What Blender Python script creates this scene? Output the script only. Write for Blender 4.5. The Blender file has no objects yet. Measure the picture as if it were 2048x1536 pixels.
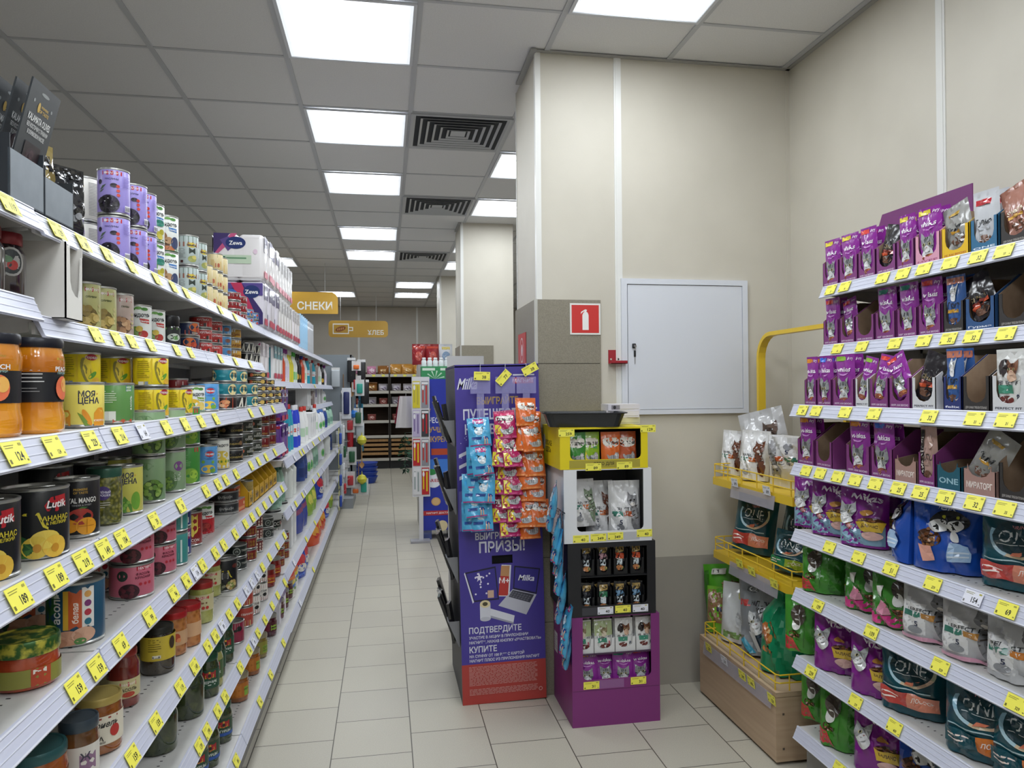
import bpy, math, random
from mathutils import Vector, Matrix, geometry
from mathutils import noise as mnoise
R = math.radians
PI = math.pi
COL = bpy.context.scene.collection
SC = bpy.context.scene

# ---------------------------------------------------------------- camera
EYE = 1.42
FPX = 1457.0
YAW, PIT, ROL = R(9.93), R(.39), R(-.45)
_f = Vector((math.sin(YAW) * math.cos(PIT), math.cos(YAW) * math.cos(PIT), math.sin(PIT)))
_r = Vector((math.cos(YAW), -math.sin(YAW), 0))
_u = _r.cross(_f)
_c, _s = math.cos(ROL), math.sin(ROL)
_r, _u = _c * _r + _s * _u, -_s * _r + _c * _u
CAMPOS = Vector((0, 0, EYE))
cam = bpy.data.cameras.new('camera')
cam.sensor_width = 36
cam.lens = FPX / 2048 * 36
cam.clip_start = .02
camo = bpy.data.objects.new('camera', cam)
camo.matrix_world = Matrix.Translation(CAMPOS) @ Matrix((_r, _u, -_f)).transposed().to_4x4()
COL.objects.link(camo)
SC.camera = camo

# ---------------------------------------------------------------- world, exposure
w = bpy.data.worlds.new('shop_air')
w.use_nodes = True
w.node_tree.nodes['Background'].inputs[0].default_value = (.8, .85, .9, 1)
w.node_tree.nodes['Background'].inputs[1].default_value = .02
SC.world = w
SC.view_settings.view_transform = 'Standard'
SC.view_settings.look = 'None'
SC.view_settings.exposure = 0.0
SC.view_settings.gamma = 1
SC.view_settings.use_curve_mapping = False
SC.cycles.max_bounces = 8
SC.cycles.diffuse_bounces = 5
SC.cycles.glossy_bounces = 3
SC.cycles.transmission_bounces = 6
SC.cycles.transparent_max_bounces = 8
SC.cycles.caustics_reflective = False
SC.cycles.caustics_refractive = False
LIGHT_POWER = 28.5     # emission strength of the tubes behind each ceiling light diffuser


def ray(x, y):
    return _f + _r * ((x - 1024) / FPX) - _u * ((y - 768) / FPX)


def onz(x, y, z):      # where the sight line of a measured point meets a level surface
    d = ray(x, y)
    return CAMPOS + d * ((z - EYE) / d.z)


def onx(x, y, X):
    d = ray(x, y)
    return CAMPOS + d * (X / d.x)


def ony(x, y, Y):
    d = ray(x, y)
    return CAMPOS + d * (Y / d.y)


# ---------------------------------------------------------------- materials
def lin(h):
    h = h.lstrip('#')
    c = [int(h[i:i + 2], 16) / 255 for i in (0, 2, 4)]
    return tuple(x / 12.92 if x <= .04045 else ((x + .055) / 1.055) ** 2.4 for x in c) + (1,)


_mc = {}


def M(h, rough=.4, metal=0., coat=0., spec=.5, trans=0., alpha=1., emit=0.):
    key = (h, rough, metal, coat, spec, trans, alpha, emit)
    if key in _mc:
        return _mc[key]
    m = bpy.data.materials.new('surface_' + h.strip('#'))
    m.use_nodes = True
    b = m.node_tree.nodes['Principled BSDF']
    b.inputs['Base Color'].default_value = lin(h)
    b.inputs['Roughness'].default_value = rough
    b.inputs['Metallic'].default_value = metal
    b.inputs['Coat Weight'].default_value = coat
    b.inputs['Coat Roughness'].default_value = .08
    b.inputs['Specular IOR Level'].default_value = spec
    b.inputs['Transmission Weight'].default_value = trans
    b.inputs['Alpha'].default_value = alpha
    if emit:
        b.inputs['Emission Color'].default_value = lin(h)
        b.inputs['Emission Strength'].default_value = emit
    _mc[key] = m
    return m


def mat_nodes(name):
    m = bpy.data.materials.new(name)
    m.use_nodes = True
    nt = m.node_tree
    return m, nt, nt.nodes['Principled BSDF']


def N(nt, t, **k):
    n = nt.nodes.new(t)
    for a, v in k.items():
        if a.startswith('i_'):
            n.inputs[a[2:].replace('_', ' ')].default_value = v
        else:
            setattr(n, a, v)
    return n


def noisy(name, c1, c2, scale=8., rough=.5, bump=0., bscale=60., coat=0., stretch=(1, 1, 1), detail=4., lo=.35, hi=.65, tex='noise', metal=0.):
    """two-colour procedural surface in object space"""
    if name in _mc:
        return _mc[name]
    m, nt, b = mat_nodes(name)
    tc = N(nt, 'ShaderNodeTexCoord')
    mp = N(nt, 'ShaderNodeMapping')
    mp.inputs['Scale'].default_value = stretch
    nt.links.new(tc.outputs['Object'], mp.inputs[0])
    if tex == 'noise':
        n = N(nt, 'ShaderNodeTexNoise')
        n.inputs['Scale'].default_value = scale
        n.inputs['Detail'].default_value = detail
        out = n.outputs['Fac']
    else:
        n = N(nt, 'ShaderNodeTexVoronoi')
        n.inputs['Scale'].default_value = scale
        out = n.outputs['Distance']
    nt.links.new(mp.outputs[0], n.inputs['Vector'])
    cr = N(nt, 'ShaderNodeValToRGB')
    cr.color_ramp.elements[0].position = lo
    cr.color_ramp.elements[1].position = hi
    cr.color_ramp.elements[0].color = lin(c1)
    cr.color_ramp.elements[1].color = lin(c2)
    nt.links.new(out, cr.inputs[0])
    nt.links.new(cr.outputs[0], b.inputs['Base Color'])
    b.inputs['Roughness'].default_value = rough
    b.inputs['Metallic'].default_value = metal
    b.inputs['Coat Weight'].default_value = coat
    b.inputs['Coat Roughness'].default_value = .06
    if bump:
        bn = N(nt, 'ShaderNodeTexNoise')
        bn.inputs['Scale'].default_value = bscale
        nt.links.new(mp.outputs[0], bn.inputs['Vector'])
        bp = N(nt, 'ShaderNodeBump')
        bp.inputs['Strength'].default_value = bump
        bp.inputs['Distance'].default_value = .002
        nt.links.new(bn.outputs['Fac'], bp.inputs['Height'])
        nt.links.new(bp.outputs[0], b.inputs['Normal'])
    _mc[name] = m
    return m


STEEL = M('#b9bab8', .3, .85)
DSTEEL = M('#6b6b68', .4, .7)
WHITE = M('#e8e8e6', .4)
BLACK = M('#121214', .4)
CARD = noisy('kraft_card', '#8d7660', '#9a836c', 30, .8)

# ---------------------------------------------------------------- text outlines (cached)
_tc = {}


def text_tris(s, bold=False):
    k = (s, bold)
    if k in _tc:
        return _tc[k]
    cu = bpy.data.curves.new('t', 'FONT')
    cu.body = s
    cu.size = 1
    cu.resolution_u = 2
    cu.fill_mode = 'FRONT'
    if bold:
        cu.offset = .022
    ob = bpy.data.objects.new('t', cu)
    me = bpy.data.meshes.new_from_object(ob)
    tri = []
    vs = [(v.co.x, v.co.y) for v in me.vertices]
    for p in me.polygons:
        q = list(p.vertices)
        for i in range(1, len(q) - 1):
            tri.append((vs[q[0]], vs[q[i]], vs[q[i + 1]]))
    bpy.data.objects.remove(ob)
    bpy.data.curves.remove(cu)
    bpy.data.meshes.remove(me)
    x0 = min((a[0] for t in tri for a in t), default=0)
    x1 = max((a[0] for t in tri for a in t), default=1)
    _tc[k] = ([tuple((a[0] - (x0 + x1) / 2, a[1]) for a in t) for t in tri], x1 - x0)
    return _tc[k]


CAP = .727          # capital height of the built-in face, in ems


def subdiv(tris, ms):
    out = []
    st = list(tris)
    while st:
        t = st.pop()
        e = [(t[i][0] - t[(i + 1) % 3][0]) ** 2 + (t[i][1] - t[(i + 1) % 3][1]) ** 2 for i in range(3)]
        i = e.index(max(e))
        if e[i] > ms * ms:
            a, b, c = t[i], t[(i + 1) % 3], t[(i + 2) % 3]
            m = ((a[0] + b[0]) / 2, (a[1] + b[1]) / 2)
            st.append((a, m, c))
            st.append((m, b, c))
        else:
            out.append(t)
    return out


def art_tris(it):
    """one label item -> (colour, triangles), lengths in centimetres"""
    k = it[0]
    if k == 'r':                                   # rectangle: x, y, w, h
        _, x, y, w_, h_, c = it[:6]
        a = [(x, y), (x + w_, y), (x + w_, y + h_), (x, y + h_)]
        return c, [(a[0], a[1], a[2]), (a[0], a[2], a[3])]
    if k == 'e':                                   # ellipse: cx, cy, rx, ry, colour [, tilt]
        _, x, y, rx, ry, c = it[:6]
        an = R(it[6]) if len(it) > 6 else 0
        n = 18
        ca, sa = math.cos(an), math.sin(an)
        p = [(x + rx * math.cos(2 * PI * i / n) * ca - ry * math.sin(2 * PI * i / n) * sa, y + rx * math.cos(2 * PI * i / n) * sa + ry * math.sin(2 * PI * i / n) * ca) for i in range(n)]
        return c, [((x, y), p[i], p[(i + 1) % n]) for i in range(n)]
    if k == 'p':                                   # polygon
        _, pts, c = it[:3]
        t = geometry.tessellate_polygon([[Vector((a[0], a[1], 0)) for a in pts]])
        return c, [tuple(pts[i] for i in f) for f in t]
    if k == 't':                                   # text: s, cx, cy, cap height, colour, opts
        _, s, x, y, h_, c = it[:6]
        o = it[6] if len(it) > 6 else {}
        tr, wd = text_tris(s, o.get('b', True))
        sc = h_ / CAP
        sx = sc * o.get('sx', 1)
        if 'w' in o:
            sx = o['w'] / max(wd, .01)
        an = R(o.get('a', 0))
        ca, sa = math.cos(an), math.sin(an)
        sh = o.get('sh', 0)
        al = o.get('al', 0) * wd * sx / 2
        out = []
        for t in tr:
            q = []
            for px, py in t:
                px, py = px * sx + al + sh * py * sc, (py - CAP / 2) * sc
                q.append((x + px * ca - py * sa, y + px * sa + py * ca))
            out.append(tuple(q))
        return c, out
    raise ValueError(k)


def lines(x, y, w_, n, gap, c, seed=1, th=.35):
    """fine print: short bars"""
    rr = random.Random(seed)
    return [('r', x, y - i * gap, w_ * rr.uniform(.6, 1), gap * th, c) for i in range(n)]


# ---------------------------------------------------------------- mesh builder
class MB:
    def __init__(s):
        s.v, s.f, s.fm, s.fs, s.mats = [], [], [], [], []

    def mi(s, m):
        if m not in s.mats:
            s.mats.append(m)
        return s.mats.index(m)

    def add(s, vs, fs, m, smooth=False):
        o = len(s.v)
        s.v += [tuple(a) for a in vs]
        i = s.mi(m)
        for f in fs:
            s.f.append([o + a for a in f])
            s.fm.append(i)
            s.fs.append(smooth)
        return s

    def box(s, x0, x1, y0, y1, z0, z1, m):
        v = [(x, y, z) for z in (z0, z1) for y in (y0, y1) for x in (x0, x1)]
        return s.add(v, [(0, 2, 3, 1), (4, 5, 7, 6), (0, 1, 5, 4), (2, 6, 7, 3), (0, 4, 6, 2), (1, 3, 7, 5)], m)

    def prism(s, poly, a, b, m, axis='y'):
        """polygon extruded: axis y -> poly in (x, z); axis x -> poly in (y, z); axis z -> poly in (x, y)"""
        def P(p, t):
            return {'y': (p[0], t, p[1]), 'x': (t, p[0], p[1]), 'z': (p[0], p[1], t)}[axis]
        n = len(poly)
        v = [P(p, a) for p in poly] + [P(p, b) for p in poly]
        tri = [list(t) for t in geometry.tessellate_polygon([[Vector((p[0], p[1], 0)) for p in poly]])]
        fs = tri + [[i + n for i in reversed(t)] for t in tri]
        s.add(v, fs + [(i, (i + 1) % n, n + (i + 1) % n, n + i) for i in range(n)], m)
        return s

    def lathe(s, prof, m, seg=28, smooth=True, c=(0, 0, 0), cap=True, mats=None, sx=1., sy=1.):
        n = len(prof)
        v = []
        for r_, z in prof:
            for i in range(seg):
                a = 2 * PI * i / seg
                v.append((c[0] + r_ * math.cos(a) * sx, c[1] + r_ * math.sin(a) * sy, c[2] + z))
        o = len(s.v)
        s.v += v
        for j in range(n - 1):
            i_m = s.mi(mats[j] if mats else m)
            for i in range(seg):
                k = (i + 1) % seg
                s.f.append([o + j * seg + i, o + j * seg + k, o + (j + 1) * seg + k, o + (j + 1) * seg + i])
                s.fm.append(i_m)
                s.fs.append(smooth)
        if cap:
            s.f.append([o + i for i in reversed(range(seg))])
            s.fm.append(s.mi(mats[0] if mats else m))
            s.fs.append(False)
            s.f.append([o + (n - 1) * seg + i for i in range(seg)])
            s.fm.append(s.mi(mats[-1] if mats else m))
            s.fs.append(False)
        return s

    def tube(s, pts, r_, m, seg=8, flat=1.):
        pts = [Vector(p) for p in pts]
        v = []
        up = None
        for i, p in enumerate(pts):
            t = (pts[min(i + 1, len(pts) - 1)] - pts[max(i - 1, 0)]).normalized()
            if up is None:
                up = t.cross(Vector((0, 0, 1)) if abs(t.z) < .9 else Vector((1, 0, 0))).normalized()
            up = (up - t * up.dot(t)).normalized()
            q = t.cross(up)
            for k in range(seg):
                a = 2 * PI * k / seg
                v.append(p + up * (r_ * math.cos(a)) + q * (r_ * flat * math.sin(a)))
        fs = [(j * seg + k, j * seg + (k + 1) % seg, (j + 1) * seg + (k + 1) % seg, (j + 1) * seg + k) for j in range(len(pts) - 1) for k in range(seg)]
        fs += [tuple(reversed(range(seg))), tuple((len(pts) - 1) * seg + k for k in range(seg))]
        return s.add(v, fs, m, True)

    def grid(s, fn, nu, nv, m, smooth=True, wrap=False):
        v = [fn(i / nu, j / nv) for j in range(nv + 1) for i in range(nu + (0 if wrap else 1))]
        w_ = nu if wrap else nu + 1
        fs = [(j * w_ + i, j * w_ + (i + 1) % w_, (j + 1) * w_ + (i + 1) % w_, (j + 1) * w_ + i) for j in range(nv) for i in range(nu)]
        return s.add(v, fs, m, smooth)

    def sbox(s, x0, x1, y0, y1, z0, z1, r_, m, k=4, puff=0.):
        """soft-edged box"""
        cx, cy, hx, hy = (x0 + x1) / 2, (y0 + y1) / 2, (x1 - x0) / 2, (y1 - y0) / 2
        levels = []
        for i in range(k + 1):
            a = PI / 2 * i / k
            levels.append((r_ * (1 - math.sin(a)), z0 + r_ * (1 - math.cos(a))))
        levels += [(ins, z0 + z1 - z) for ins, z in reversed(levels)]
        ring = []
        for q in range(4):
            for i in range(k + 1):
                a = PI / 2 * (q + i / k)
                ring.append((math.cos(a), math.sin(a), (1, -1, -1, 1)[q], (1, 1, -1, -1)[q]))
        v = []
        for ins, z in levels:
            pf = puff * math.sin(PI * (z - z0) / (z1 - z0))
            for ca, sa, sx, sy in ring:
                rr = max(r_ - ins, .0001)
                v.append((cx + sx * (hx - r_ + pf) + ca * rr, cy + sy * (hy - r_ + pf) + sa * rr, z))
        n = len(ring)
        fs = [(j * n + i, j * n + (i + 1) % n, (j + 1) * n + (i + 1) % n, (j + 1) * n + i) for j in range(len(levels) - 1) for i in range(n)]
        fs += [tuple(reversed(range(n))), tuple((len(levels) - 1) * n + i for i in range(n))]
        return s.add(v, fs, m, True)

    def art(s, items, mp, ms=99., rough=.35, lift=.02, step=.012, coat=0.):
        """flat label artwork laid on a surface: mp(x, y, off) takes centimetres and gives metres"""
        for i, it in enumerate(items):
            c, tr = art_tris(it)
            if isinstance(c, str):
                c = M(c, rough, 0, coat)
            off = lift + i * step
            o = len(s.v)
            tr = subdiv(tr, ms)
            mi = s.mi(c)
            for t in tr:
                if (t[1][0] - t[0][0]) * (t[2][1] - t[0][1]) - (t[1][1] - t[0][1]) * (t[2][0] - t[0][0]) < 0:
                    t = (t[0], t[2], t[1])
                n = len(s.v)
                s.v += [tuple(mp(p[0], p[1], off)) for p in t]
                s.f.append([n, n + 1, n + 2])
                s.fm.append(mi)
                s.fs.append(False)
        return s

    def mesh(s, name, ang=35):
        me = bpy.data.meshes.new(name)
        me.from_pydata(s.v, [], s.f)
        for m in s.mats:
            me.materials.append(m)
        me.polygons.foreach_set('material_index', s.fm)
        me.polygons.foreach_set('use_smooth', s.fs)
        me.update()
        if any(s.fs):
            me.set_sharp_from_angle(angle=R(ang))
        return me


def flat(o=(0, 0, 0), ex=(1, 0, 0), ey=(0, 0, 1)):
    o, ex, ey = Vector(o), Vector(ex).normalized(), Vector(ey).normalized()
    n = ex.cross(ey)
    return lambda x, y, off: o + ex * (x * .01) + ey * (y * .01) + n * (off * .01)


def cyl(r_, a0=-90., z0=0.):
    def f(x, y, off):
        a = R(a0) + x * .01 / r_
        return Vector(((r_ + off * .01) * math.cos(a), (r_ + off * .01) * math.sin(a), z0 + y * .01))
    return f


# ---------------------------------------------------------------- objects
def link(name, me, parent=None, loc=None, rot=None):
    o = bpy.data.objects.new(name, me)
    COL.objects.link(o)
    if parent is not None:
        o.parent = parent
    if loc is not None:
        o.location = loc
    if rot is not None:
        o.rotation_euler = rot
    return o


def tag(o, label=None, cat=None, group=None, kind=None):
    if label:
        o['label'] = label
    if cat:
        o['category'] = cat
    if group:
        o['group'] = group
    if kind:
        o['kind'] = kind
    return o


def struct(name, mb, parent=None):
    o = link(name, mb.mesh(name), parent)
    if parent is None:
        o['kind'] = 'structure'
    return o


KINDS = {}
RESTING = ('food_bag', 'cat_food_pouch', 'olive_bag')
LAB = []          # (object, description, place, order key, level) -> labels are written at the end


def kind(key, name, desc, cat, root, parts=(), h=.1, r=.04, group=None):
    """root: MB or None (an Empty); parts: (name, MB, [(sub name, MB)...])"""
    KINDS[key] = dict(name=name, desc=desc, cat=cat, root=root.mesh(name) if root else None,
                      parts=[(p[0], p[1].mesh(p[0]), [(q[0], q[1].mesh(q[0])) for q in (p[2] if len(p) > 2 else [])]) for p in parts], h=h, r=r, group=group or desc + 's')


def put(key, loc, rz=0., place='', order=0., level='', rx=0., ry=0., desc=None, label=None, group=None, s=None):
    k = KINDS[key]
    o = link(k['name'], k['root'])
    for nm, me, sub in k['parts']:
        p = link(nm, me, o)
        for n2, m2 in sub:
            link(n2, m2, p)
    o.location = loc
    o.rotation_euler = (R(rx), R(ry), R(rz))
    if s:
        o.scale = (s, s, s) if not hasattr(s, '__len__') else s
    o['category'] = k['cat']
    o['group'] = group or k['group']
    if k['name'] in RESTING and (rx or ry) and k['root']:
        rot = o.rotation_euler.to_matrix()
        sc = Vector(o.scale)
        lo = min((rot @ Vector((v.co.x * sc.x, v.co.y * sc.y, v.co.z * sc.z))).z for v in k['root'].vertices)
        o.location.z += .0008 - lo
    if label:
        o['label'] = label
    else:
        LAB.append((o, desc or k['desc'], place, order, level))
    return o


ORD = 'zeroth first second third fourth fifth sixth seventh eighth ninth tenth eleventh twelfth thirteenth fourteenth fifteenth sixteenth seventeenth eighteenth nineteenth twentieth'.split()
TEN = ['', '', 'twenty', 'thirty', 'forty', 'fifty']


def ordinal(n):
    return ORD[n] if n <= 20 else TEN[n // 10] + '-' + ORD[n % 10] if n % 10 else TEN[n // 10][:-1] + 'ieth'


def write_labels():
    g = {}
    for t in LAB:
        g.setdefault((t[1], t[2]), []).append(t)
    for (desc, place), ts in g.items():
        if len(ts) == 1:
            ts[0][0]['label'] = f'{desc} {place}'
            continue
        cols = sorted({round(t[3], 3) for t in ts})
        for o, d, p, k, lv in ts:
            n = cols.index(round(k, 3)) + 1
            b = ''
            if len(cols) > 1:
                b = f'{ordinal(n)} from the near end' if n < len(cols) else 'farthest'
                if n == 1:
                    b = 'nearest'
            x = [q for q in (lv, b) if q]
            o['label'] = f'{d} {p}, ' + ', '.join(x) if x else f'{d} {p}'
    for o, *_ in LAB:
        t = o['label']
        for a, b_ in ((' from the near end', ' along'), ('on the ', 'on '), (' with ', ', '), (' picture', '')):
            if len(t.replace('-', '').split()) > 16:
                t = t.replace(a, b_)
        o['label'] = t
# ================================================================ the room
H = 3.0
XW, YW = 1.99, 3.32          # pet aisle wall, cabinet wall
XL, XR, YB, YR = -6.0, 3.6, 14.0, -3.6


def floor_mat():
    m, nt, b = mat_nodes('floor_tiles')
    tc = N(nt, 'ShaderNodeTexCoord')
    sp = N(nt, 'ShaderNodeSeparateXYZ')
    nt.links.new(tc.outputs['Object'], sp.inputs[0])
    ax = N(nt, 'ShaderNodeMath', operation='ADD')
    ax.inputs[1].default_value = .212 + .31 * 20
    ay = N(nt, 'ShaderNodeMath', operation='ADD')
    ay.inputs[1].default_value = -3.05 + .312 * 40
    nt.links.new(sp.outputs['X'], ax.inputs[0])
    nt.links.new(sp.outputs['Y'], ay.inputs[0])
    cb = N(nt, 'ShaderNodeCombineXYZ')
    nt.links.new(ay.outputs[0], cb.inputs[0])
    nt.links.new(ax.outputs[0], cb.inputs[1])
    br = N(nt, 'ShaderNodeTexBrick', offset=.5, offset_frequency=2)
    br.inputs['Scale'].default_value = 1
    br.inputs['Brick Width'].default_value = .312
    br.inputs['Row Height'].default_value = .31
    br.inputs['Mortar Size'].default_value = .0022
    br.inputs['Mortar Smooth'].default_value = .15
    br.inputs['Color1'].default_value = lin('#b7b2a3')
    br.inputs['Color2'].default_value = lin('#b2ada0')
    br.inputs['Mortar'].default_value = lin('#4f4a42')
    nt.links.new(cb.outputs[0], br.inputs['Vector'])
    nz = N(nt, 'ShaderNodeTexNoise')
    nz.inputs['Scale'].default_value = 260
    nz.inputs['Detail'].default_value = 3
    nt.links.new(tc.outputs['Object'], nz.inputs['Vector'])
    mx = N(nt, 'ShaderNodeMix', data_type='RGBA', blend_type='OVERLAY')
    mx.inputs[0].default_value = .22
    nt.links.new(br.outputs['Color'], mx.inputs[6])
    nt.links.new(nz.outputs['Fac'], mx.inputs[7])
    nt.links.new(mx.outputs[2], b.inputs['Base Color'])
    b.inputs['Roughness'].default_value = .42
    bp = N(nt, 'ShaderNodeBump')
    bp.inputs['Strength'].default_value = .4
    bp.inputs['Distance'].default_value = .001
    inv = N(nt, 'ShaderNodeMath', operation='SUBTRACT')
    inv.inputs[0].default_value = 1
    nt.links.new(br.outputs['Fac'], inv.inputs[1])
    nt.links.new(inv.outputs[0], bp.inputs['Height'])
    nt.links.new(bp.outputs[0], b.inputs['Normal'])
    return m


FLOORM = floor_mat()
WALLM = noisy('wall_panel', '#c2bdb0', '#c8c3b6', 3, .55, .06, 220)
WALL2 = noisy('far_wall', '#bcb6ac', '#c2bcb2', 3, .6, .05, 200)
DADO = noisy('dado_paint', '#9c988f', '#a39e94', 3, .55, .05, 200)
CEILM = noisy('ceiling_tile', '#cfcfd0', '#d6d6d7', 180, .85, .15, 300)
TRIMW = M('#dcdcd8', .35)
TILEM = noisy('granite_tile', '#7d7768', '#8b8576', 320, .5, 0, detail=2, lo=.4, hi=.6)

mb = MB().box(XL, XR, YR, YB, -.1, 0, FLOORM)
struct('floor', mb)
mb = MB().box(XL - .1, XR + .1, YR - .1, YB + .1, H, H + .1, CEILM)
struct('ceiling', mb)
g = MB()
GRIDM = M('#b2b4b8', .5)
x = .155 - .6 * 10
while x < XR:
    g.box(x - .012, x + .012, YR, YB, H - .006, H, GRIDM)
    x += .6
y = 2.96 - .6 * 10
while y < YB:
    g.box(XL, XR, y - .009, y + .009, H - .004, H, GRIDM)
    y += .6
struct('trim_1', g)['label'] = 'grey ceiling grid of flat metal bars'

o = struct('wall_back', MB().box(XL, XR, YB, YB + .1, 0, H, WALL2))
o = struct('wall_rear', MB().box(XL, XR, YR - .1, YR, 0, H, WALL2))
o = struct('wall_west', MB().box(XL - .1, XL, YR, YB, 0, H, WALL2))
o = struct('wall_east', MB().box(XR, XR + .1, YW + .5, YB, 0, H, WALL2))
wr = MB().box(XW, XW + .1, YR, YW, .61, H, WALLM).box(XW, XW + .1, YR, YW, 0, .61, DADO)
wr = struct('wall_side', wr)
t = MB()
for yy in (2.318, 1.318, .318, -.68, -1.68):
    t.box(XW - .004, XW, yy - .021, yy + .021, 0, H, TRIMW)
    t.box(XW - .0065, XW, yy - .012, yy + .012, 0, H, TRIMW)
link('trim_2', t.mesh('trim_2'), wr)
wf = MB().box(.704, XR + .1, YW, YW + .5, .61, H, WALLM).box(.704, XR + .1, YW, YW + .5, 0, .61, DADO)
wf = struct('wall_cabinet', wf)
t = MB()
for xx in (1.10,):
    t.box(xx - .018, xx + .018, YW - .004, YW, 0, H, TRIMW)
    t.box(xx - .010, xx + .010, YW - .0065, YW, 0, H, TRIMW)
t.box(XW - .02, XW, YW - .003, YW, 0, H, WALLM)
link('trim_3', t.mesh('trim_3'), wf)


def column(nm, x0, x1, y0, y1, kids=True):
    t = MB()
    for (cx, cy) in ((x0, y0), (x0, y1)):
        t.box(cx - .004, cx + .022, cy - .004, cy + .022 if cy == y0 else cy + .004, 0, H, TRIMW)
    link('trim_4', t.mesh('trim_4'), nm)
    c = MB()
    zz = [0, .337, .637, .937, 1.237, 1.537, 1.837]
    for a, b_ in zip(zz, zz[1:]):
        c.box(x0 - .014, x0 + .302, y0 - .012, y0 - .002, a + .0015, b_ - .0015, TILEM)
        yy = y0 - .002
        c.box(x0 - .014, x0 - .003, yy, y1 + .002, a + .0015, b_ - .0015, TILEM)
    c.box(x0 - .016, x0 - .002, y0 - .015, y0 + .0, 0, 1.837, M('#b4b3ac', .4))
    c.box(x0 - .012, x0 + .298, y0 - .008, y0 - .001, 0, 1.835, M('#4d493f', .8))
    link('column_tiles', c.mesh('column_tiles'), nm)


column(wf, .704, 1.2, YW, YW + .5)
for i, (x0, y0) in enumerate(((.722, 6.87), (.765, 10.15))):
    o = struct('column', MB().box(x0, x0 + .5, y0, y0 + .5, 0, H, WALLM))
    column(o, x0, x0 + .5, y0, y0 + .5)
# perimeter angle of the ceiling
t = MB()
AM = M('#9b9b98', .5)
t.box(.68, XW, YW - .022, YW, H - .01, H - .004, AM).box(XW - .022, XW, YR, YW, H - .01, H - .004, AM)
t.box(.676, .704, YW - .03, YW + .36, H - .014, H - .004, AM)
for (x0, y0) in ((.722, 6.87), (.765, 10.15)):
    t.box(x0 - .026, x0, y0 - .02, y0 + .36, H - .014, H - .004, AM)
t.box(XL, XR, YB - .022, YB, H - .01, H - .004, AM)
struct('trim_5', t)
t = MB()
for xx in (-.47, .62, 1.9, -1.6):
    t.box(xx - .018, xx + .018, YB - .005, YB, 0, H, TRIMW)
struct('trim_6', t)

# ---------------------------------------------------------------- ceiling lights


def diff_mat():
    m = bpy.data.materials.new('light_diffuser')
    m.use_nodes = True
    nt = m.node_tree
    b = nt.nodes['Principled BSDF']
    b.inputs['Base Color'].default_value = lin('#e8ecf2')
    b.inputs['Roughness'].default_value = .3
    tc = N(nt, 'ShaderNodeTexCoord')
    sp = N(nt, 'ShaderNodeSeparateXYZ')
    nt.links.new(tc.outputs['Object'], sp.inputs[0])

    def mth(op, a, b_=None, c=None):
        n = N(nt, 'ShaderNodeMath', operation=op)
        for i, q in enumerate((a, b_, c)):
            if q is None:
                continue
            if hasattr(q, 'links'):
                nt.links.new(q, n.inputs[i])
            else:
                n.inputs[i].default_value = q
        return n.outputs[0]
    # four tubes along x at 0.14 m pitch
    ph = mth('MULTIPLY', sp.outputs['Y'], 2 * PI / .135)
    cs = mth('COSINE', mth('ADD', ph, PI))
    st = mth('MULTIPLY_ADD', cs, .5, .5)
    ex = mth('SUBTRACT', 1, mth('POWER', mth('ABSOLUTE', mth('DIVIDE', sp.outputs['X'], .265)), 6))
    ex = mth('MAXIMUM', ex, 0)
    ey = mth('SUBTRACT', 1, mth('POWER', mth('ABSOLUTE', mth('DIVIDE', sp.outputs['Y'], .28)), 10))
    ey = mth('MAXIMUM', ey, 0)
    e = mth('POWER', mth('MULTIPLY', ex, ey), 2.2)
    v = mth('MULTIPLY_ADD', st, .75, .25)
    v = mth('MULTIPLY', e, v)
    v = mth('MULTIPLY_ADD', v, LIGHT_POWER, .7)
    b.inputs['Emission Color'].default_value = (.90, .95, 1, 1)
    nt.links.new(v, b.inputs['Emission Strength'])
    return m


DIFF = diff_mat()
fr = MB()
LF = M('#c9ccd2', .4)
for a in ((-.288, .288, -.288, -.274), (-.288, .288, .274, .288), (-.288, -.274, -.274, .274), (.274, .288, -.274, .274)):
    fr.box(a[0], a[1], a[2], a[3], -.008, 0, LF)
di = MB().grid(lambda u, v: (.274 - .548 * u, -.274 + .548 * v, -.004), 8, 8, DIFF, False)
kind('light', 'ceiling_light', 'square recessed ceiling light', 'ceiling light', None, [('frame', fr), ('diffuser', di)], group='recessed ceiling lights')
LX = {'a': -.145, 'b': 1.055, 'c': .455, 'd': -.745, 'e': -1.345, 'f': -3.145, 'g': 2.255, 'h': 1.655}
for cx, ys, pl in (('a', (-2.74, -1.54, -.34, .86, 2.06, 3.26, 4.46, 5.66, 7.46, 8.66), 'over the tinned-food aisle'),
                   ('b', (-2.14, -.34, 1.46, 2.66, 5.06, 6.26, 8.06, 9.26), 'over the columns'),
                   ('c', (11.06, 12.26), 'in front of the bread wall'), ('d', (12.26,), 'behind the snacks sign'), ('e', (9.26,), 'above the paper goods'), ('h', (-1.54, -.34), 'added unseen over the pet aisle'),
                   ('f', (-1.5, 1.5, 4.5, 7.5, 10.5), 'added unseen over the far aisle'), ('g', (5.0, 8.0), 'beyond the column row')):  # far-aisle lights and those behind the camera are unseen, added for bounce light
    for yy in ys:
        put('light', (LX[cx], yy, H - .006), 0, pl, yy)

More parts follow.
